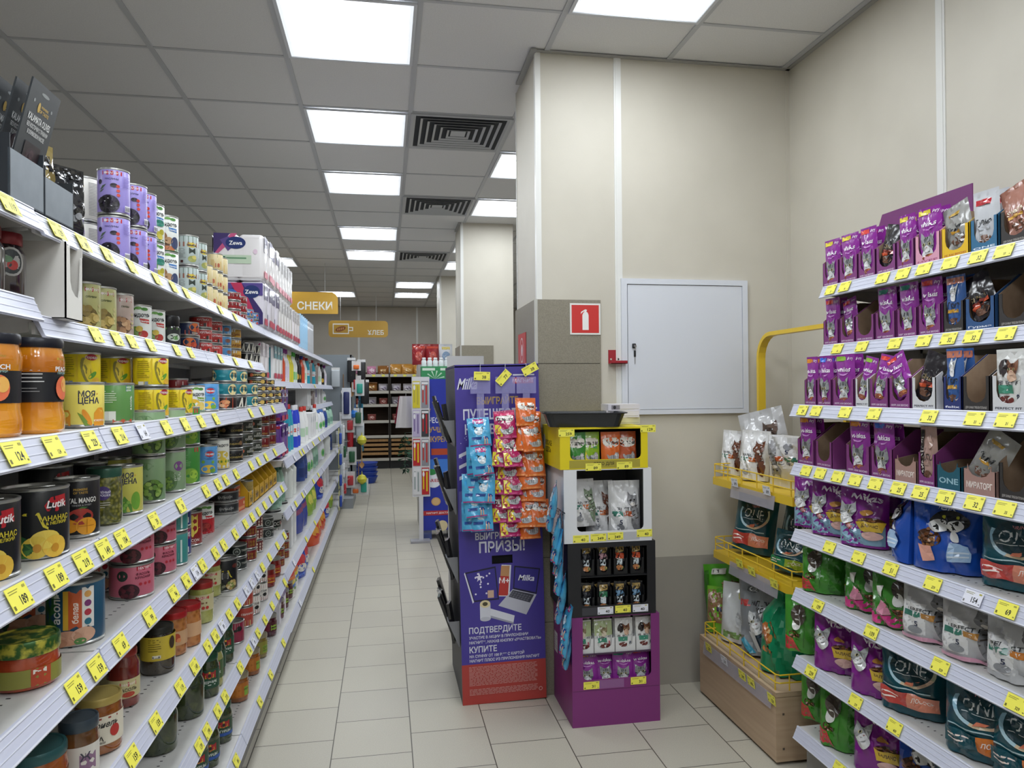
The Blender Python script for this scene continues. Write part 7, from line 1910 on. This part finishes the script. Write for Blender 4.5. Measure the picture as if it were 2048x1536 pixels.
pfit('pf_green', 'silver grey dry food bag with green strip', '#6a6a6c', '#c97a2a', .16, .196, .085, 9, '5', .004, '#c3c4c6')


def oned(key, desc, band, bandt, w_=.185, h_=.2):
    W_, H_ = w_ * 100, h_ * 100
    n = 20
    ringc = ['#9cc7dc', '#b5d6e3', '#dcc9a8', '#d9b9a0', '#c9cdb0']
    a = []
    for i in range(n):
        a0, a1 = R(-200 + i * 220 / n), R(-200 + (i + 1) * 220 / n)
        P_ = lambda r_, t: (r_ * W_ * .36 * math.cos(t), H_ * .66 + r_ * H_ * .26 * math.sin(t))
        a.append(('p', [P_(1, a0), P_(1, a1), P_(.86, a1), P_(.86, a0)], ringc[i * 5 // n]))
    a += [('e', 0, H_ * .66, W_ * .3, H_ * .22, '#123a44'), ('t', 'ONE', 0, H_ * .66, H_ * .15, '#dfe6e8', {'b': False, 'w': W_ * .46}), ('r', -W_ * .24, H_ * .56, W_ * .48, .15, '#dfe6e8'), ('t', 'PURINA', 0, H_ * .78, .7, '#c2858a'), ('r', -W_ * .4, H_ * .36, W_ * .7, .3, '#a9c3c8'), ('r', -W_ * .44, H_ * .12, W_ * .42, H_ * .2, band), ('r', -W_ * .02, H_ * .12, W_ * .42, H_ * .2, bandt), ('t', 'ЛОСОСЬ', W_ * .19, H_ * .24, 1.0, '#f3e3da', {'w': W_ * .3}), ('r', -W_ * .4, H_ * .24, W_ * .26, .35, '#f3e3da'), ('r', -W_ * .4, H_ * .19, W_ * .2, .35, '#f3e3da'), ('p', [(-1.5, H_ * .42), (1.2, H_ * .45), (2.6, H_ * .5), (-.6, H_ * .48)], '#d97a5a')]
    dry(key, desc, w_, h_, .095, '#0f4a56', a, len(desc) + 3)


oned('one_red', 'dark teal dry food bag with red band', '#c2473f', '#dd8a6f')
oned('one_orange', 'dark teal dry food bag with orange band', '#0f4a56', '#d9782a')
oned('one_green', 'dark teal dry food bag with green band', '#1f7a4a', '#9ab53a')


def rp(si, key, px, py=None, rz=-66, inset=.0, rx=-3, ry=0, X=None, s=None, order=None):
    z = ZR[si - 1] + .0008
    r_ = KINDS[key]['r']
    xc = X if X is not None else TIPR(si) + .07 + inset
    p = onx(px, 780, xc)
    if py:
        q = onz(px, py, z)
        if TIPR(si) + .03 < q.x < 1.8:
            p = q + Vector((.03, .02, 0))
    put(key, (p.x, p.y, z), rz, f'on {ordinal(si)} pet food shelf', p.y, rx=rx, ry=ry, s=s)


rp(5, 'wd_blue', 1628, rz=-50, inset=.03, s=(1, 1, .97))
rp(5, 'wd_blue', 1664, rz=-56, inset=.01, s=(1, 1, .97))
rp(5, 'wd_blue', 1725, rz=-58, inset=.0, s=(1, 1, .97))
rp(5, 'wd_blue', 1755, rz=-60, inset=.12, s=(1, 1, .97))
rp(5, 'fx_blue', 1812, rz=-128, inset=.02, s=(1, 1, .97))
rp(5, 'fx_blue', 1892, rz=-58, inset=.02, s=(1, 1, .97))
rp(5, 'fx_blue', 1965, rz=-62, inset=.1, s=(1, 1, .97))
rp(5, 'fx_blue', 1850, rz=-70, inset=.16, s=(1, 1, .97))
rp(5, 'one_red', 2042, rz=-64, inset=.06, s=(1, 1, .97))
rp(6, 'hill_green', 1642, rz=-48, inset=.01, s=(1, 1, .86))
rp(6, 'hill_green', 1672, rz=-50, inset=.14, s=(1, 1, .86))
rp(6, 'pink_green', 1735, rz=-52, inset=.03, s=(1, 1, .86))
rp(6, 'pink_green', 1792, rz=-56, inset=.01, s=(1, 1, .86))
rp(6, 'pf_pink', 1860, rz=-62, inset=.02, s=(1, 1, .86))
rp(6, 'pf_pink', 1945, rz=-62, inset=.02, s=(1, 1, .86))
rp(6, 'pf_green', 2040, rz=-66, inset=.02, s=(1, 1, .86))
rp(6, 'pf_pink', 1835, rz=-66, inset=.17, s=(1, 1, .86))
rp(7, 'hill_green', 1606, rz=-40, inset=.0)
rp(7, 'wd', 1668, rz=-52, inset=.0)
rp(7, 'wd', 1745, rz=-56, inset=.0)
rp(7, 'one_red', 1822, rz=-58, inset=.03)
rp(7, 'one_orange', 1888, rz=-62, inset=.13)
rp(7, 'one_orange', 1962, rz=-60, inset=.02)
rp(7, 'one_orange', 2060, rz=-66, inset=.04)
rp(8, 'hill_green', 1636, rz=-46, inset=.06)
rp(8, 'hill_green', 1678, rz=-52, inset=.01, s=1.06)
rp(8, 'wd', 1752, rz=-56, inset=.02, s=1.06)
rp(8, 'fx_blue', 1850, rz=-62, inset=.06)
rp(8, 'one_red', 1930, rz=-62, inset=.05)


def rtags(si, lst):
    t_ = TIPR(si)
    for px, txt in lst:
        col = 'w' if txt.endswith('w') else 'y'
        p = onx(px, 780, t_ + .009)
        put(tag_kind(txt.rstrip('w'), col), (p.x - .0034, p.y, ZR[si - 1] - .0160), -90, f'on {ordinal(si)} pet food rail', p.y, rx=-25.3, desc=('yellow' if col == 'y' else 'white') + ' price tag reading ' + txt.split('.')[0].rstrip('w'))


rtags(1, [(1665, '27.s'), (1693, '26.s'), (1769, '26.s'), (1810, '26.s'), (1852, '26.s'), (1905, '31.s'), (1961, '32'), (2013, '33.s')])
rtags(2, [(1677, '26.s'), (1726, '26.s'), (1792, '26.s'), (1850, '26.s'), (1900, '32'), (1948, '32'), (2015, '33.s')])
rtags(3, [(1606, '29'), (1633, '26.s'), (1691, '26.s'), (1749, '26.s'), (1859, '32'), (1950, '33.s'), (2013, '31.s')])
rtags(4, [(1612, '26.s'), (1640, '26.s'), (1675, '26.s'), (1710, '26.s'), (1750, '26.s'), (1796, '25'), (1840, '25'), (1890, '32'), (1948, '32'), (2009, '33.s')])
rtags(5, [(1657, '149.s'), (1715, '149.s'), (1779, '51'), (1863, '259.s'), (1943, '154w'), (2010, '69')])
rtags(6, [(1633, '109'), (1739, '109'), (1876, '329.s'), (2027, '329.s')])
rtags(7, [(1617, '239'), (1706, '279.s'), (1783, '409.s')])
rtags(8, [(1672, '219'), (1712, '99')])

# ================================================================ yellow wire rack with its wooden base
o = link('wire_rack', None)
RX0, RX1, RY0, RY1 = 1.438, 1.93, 2.53, 3.20
o.location = (0, 0, 0)
tag(o, 'yellow wire rack on a pale wooden base beside the pet food shelves', 'display rack')
YM = M('#dcb92c', .35)
BW = noisy('beech_board', '#b59b80', '#c0a78b', 4, .5, .05, 80, stretch=(1, 1, 14))
bx = MB().box(RX0, RX0 + .016, RY0, RY1, .012, .252, BW).box(RX0 + .016, RX1, RY0, RY0 + .016, .012, .252, BW).box(RX0 + .016, RX1, RY1 - .016, RY1, .012, .252, BW).box(RX0, RX1, RY0, RY1, .254, .272, BW).box(RX1 - .016, RX1, RY0 + .016, RY1 - .016, .012, .252, BW)
for xx, zz in ((RX0 + .03, .19), (RX0 + .03, .06)):
    bx.lathe([(.006, 0), (.006, .001)], M('#4a4036', .5), 10) if False else bx.box(xx - .004, xx + .004, RY0 - .001, RY0, zz - .004, zz + .004, M('#5a5048', .5))
link('wooden_base', bx.mesh('wooden_base'), o)
link('foot', MB().box(RX0 + .03, RX1 - .03, RY0 + .03, RY1 - .03, 0, .013, M('#1b1a18', .6)).mesh('foot'), o)
cr = .11
pts = [(1.76, RY0 + .01, .272)] + [(1.76, RY0 + .01 + cr - cr * math.cos(R(a)), 1.665 - cr + cr * math.sin(R(a))) for a in range(0, 91, 15)] + [(1.76, RY1 - cr + cr * math.sin(R(a)), 1.665 - cr + cr * math.cos(R(a))) for a in range(0, 91, 15)] + [(1.76, RY1, .272)]
fr = MB()
prevs = []
for i in range(len(pts)):
    t = (Vector(pts[min(i + 1, len(pts) - 1)]) - Vector(pts[max(i - 1, 0)])).normalized()
    n = Vector((1, 0, 0)).cross(t)
    P_ = Vector(pts[i])
    prevs.append([P_ + Vector((-.018, 0, 0)) + n * .009, P_ + Vector((.018, 0, 0)) + n * .009, P_ + Vector((.018, 0, 0)) - n * .009, P_ + Vector((-.018, 0, 0)) - n * .009])
v = [q for r_ in prevs for q in r_]
fr.add(v, [(i * 4 + k, i * 4 + (k + 1) % 4, (i + 1) * 4 + (k + 1) % 4, (i + 1) * 4 + k) for i in range(len(prevs) - 1) for k in range(4)] + [(3, 2, 1, 0), tuple((len(prevs) - 1) * 4 + k for k in range(4))], YM)
link('frame', fr.mesh('frame'), o)


def fence(x0, x1, y0, y1, z, hts, posts):
    b = MB()
    for h_ in hts:
        b.tube([(x1, y1, z + h_), (x0 + .012, y1, z + h_), (x0, y1 - .012, z + h_), (x0, y0 + .012, z + h_), (x0 + .012, y0, z + h_), (x1, y0, z + h_)], .0028, YM, 6)
    for k in range(posts):
        y = y0 + .015 + (y1 - y0 - .03) * k / (posts - 1)
        b.tube([(x0, y, z), (x0, y, z + hts[-1])], .0026, YM, 6)
    for x in (x0 + .05, x1 - .02):
        for y in (y0, y1):
            b.tube([(x, y, z), (x, y, z + hts[-1])], .0026, YM, 6)
    return b


for zz, x0, y0, y1 in ((1.0, 1.50, 2.50, 3.17), (.662, 1.50, 2.50, 3.17)):
    s_ = link('tray', MB().box(x0, 1.78, y0, y1, zz, zz + .004, YM).box(x0 - .003, x0, y0, y1, zz - .028, zz + .006, YM).box(x0, 1.78, y0 - .003, y0, zz - .028, zz + .006, YM).box(x0, 1.78, y1, y1 + .003, zz - .028, zz + .006, YM).mesh('tray'), o)
    link('wire_fence', fence(x0, 1.775, y0, y1, zz + .004, (.03, .062), 6).mesh('wire_fence'), s_)
link('wire_fence', fence(RX0 + .012, 1.75, RY0 + .01, RY1 - .02, .272, (.03, .06), 6).mesh('wire_fence'), o)
HOLD = M('#b8b4bd', .15, 0, 0, .5, 0, .45)
for zz, x0, y0, y1 in ((.99, 1.494, 2.62, 2.98), (.652, 1.494, 2.60, 3.0), (.255, RX0 - .004, 2.55, 3.14)):
    link('label_holder', MB().prism([(x0 - .008, zz - .05), (x0 - .006, zz - .05), (x0 + .001, zz + .004), (x0 - .001, zz + .004)], y0, y1, HOLD, 'y').mesh('label_holder'), o)
for px, py, t, X, lab in ((1469, 965, '699w', 1.484, 'on the top rack tray, nearer the white cabinet'), (1533, 981, '699w', 1.484, 'on the top rack tray, nearer the pet food shelves'), (1479, 1127, '78', 1.484, 'on the middle rack tray, nearest the white cabinet'), (1503, 1142, '165', 1.484, 'in the middle of the middle rack tray'), (1548, 1167, '105', 1.484, 'on the middle rack tray, nearest the pet food shelves'),
                          (1417, 1295, '279', 1.427, 'on the wooden rack base, nearest the white cabinet'), (1448, 1320, '219w', 1.427, 'on the wooden rack base, second from the white cabinet'), (1484, 1350, '299', 1.427, 'in the middle of the wooden rack base'), (1502, 1364, '496', 1.427, 'on the wooden rack base, second from the pet food shelves'), (1543, 1398, '159', 1.427, 'on the wooden rack base, nearest the pet food shelves')):
    p = onx(px, py, X)
    w = t.endswith('w')
    put(tag_kind(t.rstrip('w'), 'w' if w else 'y'), p, -90, rx=8, label=f'{"white" if w else "yellow"} price tag reading {t.rstrip("w")} {lab}')


def at(key, px, py, X, rz, lab, rx=0, ry=0, s=None, z=None):
    p = onx(px, py, X)
    put(key, (p.x, p.y, z if z is not None else p.z), rz, label=lab, rx=rx, ry=ry, s=s)


T1, T2, T3 = 1.0055, .6675, .2735
at('pf_brown', 1462, 950, 1.60, -42, 'white dry food bag at the end of the top rack tray nearest the white cabinet', z=T1, rx=-4, ry=4, s=(.78, .9, .88))
at('pf_brown', 1508, 950, 1.605, -52, 'white dry food bag with a brown cat, middle of the top rack tray', z=T1, rx=-4, ry=2, s=(1, 1, .93))
at('pf_grey', 1572, 950, 1.60, -60, 'white dry food bag standing upside down on the top rack tray', z=T1, rx=-4, ry=182, s=(1.05, 1, .88))
pfit('pf_foil', 'silver foil dry food bag', '#5a4a44', '#9a9a9c', .19, .26, .1, 14, '', .006, '#b5b5b6')
at('pf_foil', 1546, 930, 1.70, -52, 'crumpled silver foil bag standing behind the white bags on the top rack tray', z=T1, rx=-4, ry=-14, s=(1.1, 1, 1.12))
at('one_red', 1503, 1090, 1.62, -48, 'dark teal dry food bag with red band on the middle rack tray', z=T2, rx=-8, ry=6, s=(1, 1, 1.3))
at('one_green', 1580, 1120, 1.60, -62, 'dark teal dry food bag with green band standing on the middle rack tray', z=T2, rx=-10, ry=4, s=(.9, .9, .8))
at('one_green', 1592, 1060, 1.67, -62, 'dark teal dry food bag slumped behind the others on the middle rack tray', z=T2 + .0, rx=-4, ry=10, s=(1, .9, 1.3))
dry('pellet', 'green litter bag with pellet window', .2, .3, .1, '#4f9a2a', [('r', -1.2, 10, 7, 12, '#8a6a4a')] + [('e', -.6 + (i % 6) * 1.2, 10.8 + (i // 6) * 1.3 + (i % 2) * .4, .75, .3, ('#a8865f', '#6f5238')[i % 2], i * 37) for i in range(54)] + [('r', -6, 25, 7, 3, '#c9c9c3'), ('r', -5, 25.6, 3, 1.8, '#4a4a4a'), ('r', -9.4, 1, 2, 26, '#2f6a1a')], 21)
dry('hay', 'green and brown hay bag', .19, .26, .09, '#6fae2f', [('r', -9, 6, 9, 18, '#8a6a4a'), ('r', -4, 12, 4, 3, '#233a5f'), ('e', -6, 20, 3, 3, '#c2a6a0')], 22)
dry('silver_litter', 'large silver cat litter bag with cat drawing', .25, .36, .12, '#8d9195', [('e', -5, 27, 3.0, 1.4, '#50565a'), ('t', 'Cat', -5, 27.2, 1.8, '#e0e3e6', {'sh': .2}), ('r', -11, 20, 5, 2.6, '#c94a4a'), ('t', 'НАПОЛНИТЕЛЬ', 2, 21.6, 1.9, '#1c1e22', {'w': 15}), ('t', 'КОШАЧИЙ', 3, 19.0, 1.7, '#1c1e22', {'w': 11}), ('r', -4, 2, 15, 7, '#3a4a5a'), ('r', 3, 12, 8, 2, '#2f6f7a')] + cat_face(-3, 14, 3.2, '#d9dbdd', '#26282c', '#f0f0f0') + [('p', [(-6, 10), (-3, 10), (-1, 2), (-3, 2), (-4.6, 7)], '#d9dbdd'), ('p', [(-10, 6), (-6, 1), (-4, 1), (-9, 7)], '#3f8fa8')], 23, amp=.007)
dry('white_litter', 'white and silver litter bag', .2, .27, .11, '#cfd2d3', [('e', 2, 22, 4, 3, '#c9c65a'), ('e', 2, 12, 4, 4, '#b5b8ba'), ('p', [(0, 13), (3, 14.4), (4.6, 13.4), (3, 13.6)], '#2f3134'), ('r', -8, 2, 14, 3, '#7a9a5a')], 24, amp=.005)
dry('emerald', 'emerald green twisted litter bag', .22, .36, .14, '#1f8a5f', [('e', -6.5, 17, 3.6, 4.4, '#a8602f'), ('e', -5.6, 18.4, 1.6, 1.6, '#d9b98a'), ('e', -4.0, 15.4, 1.6, 1.6, '#c98a4a'), ('e', -6, 10, 2.4, 1.6, '#b5723f')], 25, amp=.008, neck=.55)
at('pellet', 1466, 1300, 1.60, -38, 'green litter bag with a pellet window on the rack base', z=T3, rx=-4, ry=-8)
at('hay', 1452, 1290, 1.56, -36, 'green and brown hay bag at the far end of the rack base', z=T3, rx=-4, s=(.9, .9, .8))
at('white_litter', 1484, 1300, 1.57, -44, 'white and silver litter bag on the rack base', z=T3, rx=-4, ry=2, s=.95)
at('silver_litter', 1540, 1330, 1.60, -52, 'large silver cat litter bag with a pointed top on the rack base', z=T3, rx=-5, ry=-4)
at('emerald', 1572, 1380, 1.575, -50, 'emerald green twisted litter bag at the rack base corner', z=T3, rx=0, ry=3, s=(.95, 1, .92))

# ================================================================ blue powder stand and its neighbours further along
o = link('powder_stand', None)
o.location = (.333, 6.93, 0)
tag(o, 'blue cardboard washing powder stand between the columns', 'promotion stand')
BL = noisy('blue_card', '#22309c', '#2636a6', 3, .4)
b = MB().box(0, .36, 0, .3, .09, 1.52, BL).box(.02, .1, .02, .28, 0, .09, M('#5a6aa8', .2, 0, 0, .5, 0, .7)).box(.26, .34, .02, .28, 0, .09, M('#5a6aa8', .2, 0, 0, .5, 0, .7))
link('body', b.mesh('body'), o)
link('printed_front', MB().art([('p', [(8 + 2.2 * math.sin(R(i * 72)) if k == 0 else 8 + .9 * math.sin(R(i * 72 + 36)), 123 + (2.2 * math.cos(R(i * 72)) if k == 0 else .9 * math.cos(R(i * 72 + 36)))) for i in range(5) for k in (0, 1)], '#c9a24a'), ('p', [(17 + 2.2 * math.sin(R(i * 72)) if k == 0 else 17 + .9 * math.sin(R(i * 72 + 36)), 123 + (2.2 * math.cos(R(i * 72)) if k == 0 else .9 * math.cos(R(i * 72 + 36)))) for i in range(5) for k in (0, 1)], '#c9a24a'), ('t', 'КАЧЕСТВО', 14, 113, 5, '#dfe0ea', {'w': 26}), ('t', 'ЛУЧШЕ', 14, 104, 5, '#c9a24a', {'w': 20}), ('t', 'КОНКУРЕНТ', 14, 95, 5, '#c9a24a', {'w': 28}), ('r', 10, 80, 26, 6, '#b5482a'), ('r', 0, 52, 36, 24, '#3f7ad0'), ('e', 12, 58, 8, 9, '#e3e6ee'), ('t', 'ARIEL', 12, 56, 3, '#b52c3a'), ('e', 10, 64, 5, 3, '#2f8a4a'), ('r', 20, 49, 5, 5, '#d9c22a'), ('e', 14, 36, 4.4, 4, '#c9a067'), ('e', 14, 36, 3.4, 3.0, '#d6b27c'), ('r', 2, 23, 32, 4.4, '#b52c34'), ('t', 'МАГНИТ ДОСТАВКА', 18, 25.2, 1.7, '#f0e0e0', {'w': 26}), ('e', 20, 13, 5, 5, '#d9c9a0')], flat((0, 0, 0)), lift=.05).mesh('printed_front'), o)
b = MB().box(0, .27, 0, .18, 0, .12, M('#2f8a54', .4)).art([('r', 1, 8, 12, 2.4, '#cfe0d0'), ('r', 18, 8, 7, 2.4, '#cfe0d0')] + [('p', [(13, 0), (13 + 9 * math.cos(R(a)), 8 * math.sin(R(a))), (13 + 9 * math.cos(R(a + 9)), 8 * math.sin(R(a + 9)))], '#b9d9c0') for a in range(10, 170, 32)], flat((0, 0, 0)), lift=.05)
kind('green_carton', 'bottle_carton', 'green carton', 'carton', b, (), .12, .1)
put('green_carton', (.345, 6.95, 1.5212), 0, label='green carton of white-capped bottles on the blue stand')
bottle('cap_bottle', 'white bottle with white cap', [(.026, 0), (.028, .1), (.014, .14)], '#e3e6ea', '#e6e6e8', (), .03, .02, group='white bottles on the blue stand')
for i in range(5):
    put('cap_bottle', (.375 + i * .055, 7.04, 1.6424), 0, 'on the green carton of the blue stand', i, s=(.9, .9, .5))
PBAG('chips_red', 'red crisp packet with yellow top', .2, .22, .1, '#96232a', [('r', -9, 17, 18, 2.5, '#b5402f'), ('e', 0, 9, 5, 5, '#c9564a')], group='red crisp packets')
PBAG('white_pkt', 'white packet with blue print', .2, .22, .1, '#d6d9e0', [('e', 0, 9, 6, 5, '#8aa3c2'), ('r', -6, 16, 12, 3, '#c9b86a')], group='white packets')
b = MB().box(0, .34, 0, .4, 0, 1.68, M('#b9b6b0', .6))
o = link('snack_stand', b.mesh('snack_stand'), None, (.345, 7.6, 0))
tag(o, 'plain grey snack stand behind the blue powder stand', 'display stand')
for i, (k, xx) in enumerate((('chips_red', .30), ('chips_red', .44), ('white_pkt', .58))):
    put(k, (xx + .06, 7.72, 1.6812), (-8, 6, 4)[i], 'on the grey snack stand', i, s=(.72, 1, 1))
o = link('white_board', MB().box(0, .22, 0, .02, 0, 1.62, M('#cfcfd2', .5)).mesh('white_board'), None, (.37, 4.35, 0))
tag(o, 'plain white cardboard display board behind the purple stand', 'display board')
# toothbrush clip board beside the blue stand
o = link('clip_board', None)
o.location = (.25, 6.86, 0)
tag(o, 'white hanging clip board of toothbrushes beside the blue stand', 'clip board')
link('board', MB().box(0, .165, 0, .006, .42, 1.54, M('#cfcfd4', .4)).mesh('board'), o)
link('foot', MB().box(-.02, .16, -.08, .05, 0, .02, M('#9a9aa0', .4)).box(.06, .1, 0, .006, .02, .42, M('#cfcfd4', .4)).mesh('foot'), o)
for key, c1, c2 in (('tb_yellow', '#cfc02f', '#b5a83a'), ('tb_grey', '#8a8a92', '#b5302f'), ('tb_lilac', '#b5aac9', '#7a6a9a'), ('tb_red', '#b5242c', '#d9c22a'), ('tb_white', '#d3d3d6', '#8d9a9a'), ('tb_black', '#3a3a40', '#b5242c')):
    b = MB().box(-.034, .034, -.004, 0, -.25, 0, M(c1, .3)).art([('r', -2.4, -20, 1.2, 17, c2), ('r', .6, -22, 1.4, 18, c2), ('r', -3, -3, 6, 2, '#d9d9dc'), ('e', -1.8, -6, 1.0, 2.4, '#e0e0e4')], flat((0, -.004, 0)), lift=.1)
    kind(key, 'toothbrush_card', {'tb_yellow': 'yellow', 'tb_grey': 'grey', 'tb_lilac': 'lilac', 'tb_red': 'red', 'tb_white': 'white', 'tb_black': 'black'}[key] + ' toothbrush card', 'toothbrush pack', b, (), .25, .034, 'carded toothbrushes')
for i, (l, r_) in enumerate((('tb_yellow', 'tb_grey'), ('tb_lilac', 'tb_black'), ('tb_red', 'tb_grey'), ('tb_white', 'tb_red'))):
    for j, k in enumerate((l, r_)):
        put(k, (.25 + .042 + j * .08, 6.8592, 1.5 - i * .27), 0, 'on the white clip board', i, '')
b = MB()
b.grid(lambda u, v: (.1 * (2 * u - 1) * (.6 + .4 * v), .02 * math.sin(9 * u), -.3 * v), 8, 4, M('#cfcacb', .7)).grid(lambda u, v: (.11 * (2 * u - 1) * (.6 + .4 * v), .03 + .02 * math.sin(7 * u), -.26 * v), 8, 4, M('#8a1f3a', .7))
b.tube([(0, .015, -.02), (0, .015, .06), (.2, .05, .06)], .003, STEEL, 5)
kind('tea', 'hanging_towel', 'white and crimson towel', 'towel', b, (), .3, .1)
put('tea', (.20, 6.98, 1.36), 0, label='white and crimson towel hanging past the toothbrush board')
b = MB()
rr = random.Random(3)
for i in range(60):
    a = rr.uniform(0, 6.28)
    zz = rr.uniform(-.34, 0)
    w_ = .02 + .05 * math.sin(-zz / .34 * PI) ** .5
    b.add([(0, 0, zz), (w_ * math.cos(a), w_ * math.sin(a), zz - .03), (w_ * math.cos(a + .3), w_ * math.sin(a + .3), zz - .01)], [(0, 1, 2)], M(('#1f4a2f', '#2f5f3f', '#16361f')[i % 3], .6))
b.tube([(0, 0, -.36), (0, 0, .03), (.12, .03, .03)], .003, M('#1f4a2f', .6), 5)
kind('tinsel', 'tinsel_garland', 'green tinsel garland', 'garland', b, (), .36, .07)
put('tinsel', (.19, 7.02, .98), 0, label='dark green tinsel garland hanging past the toothbrush board')

write_labels()
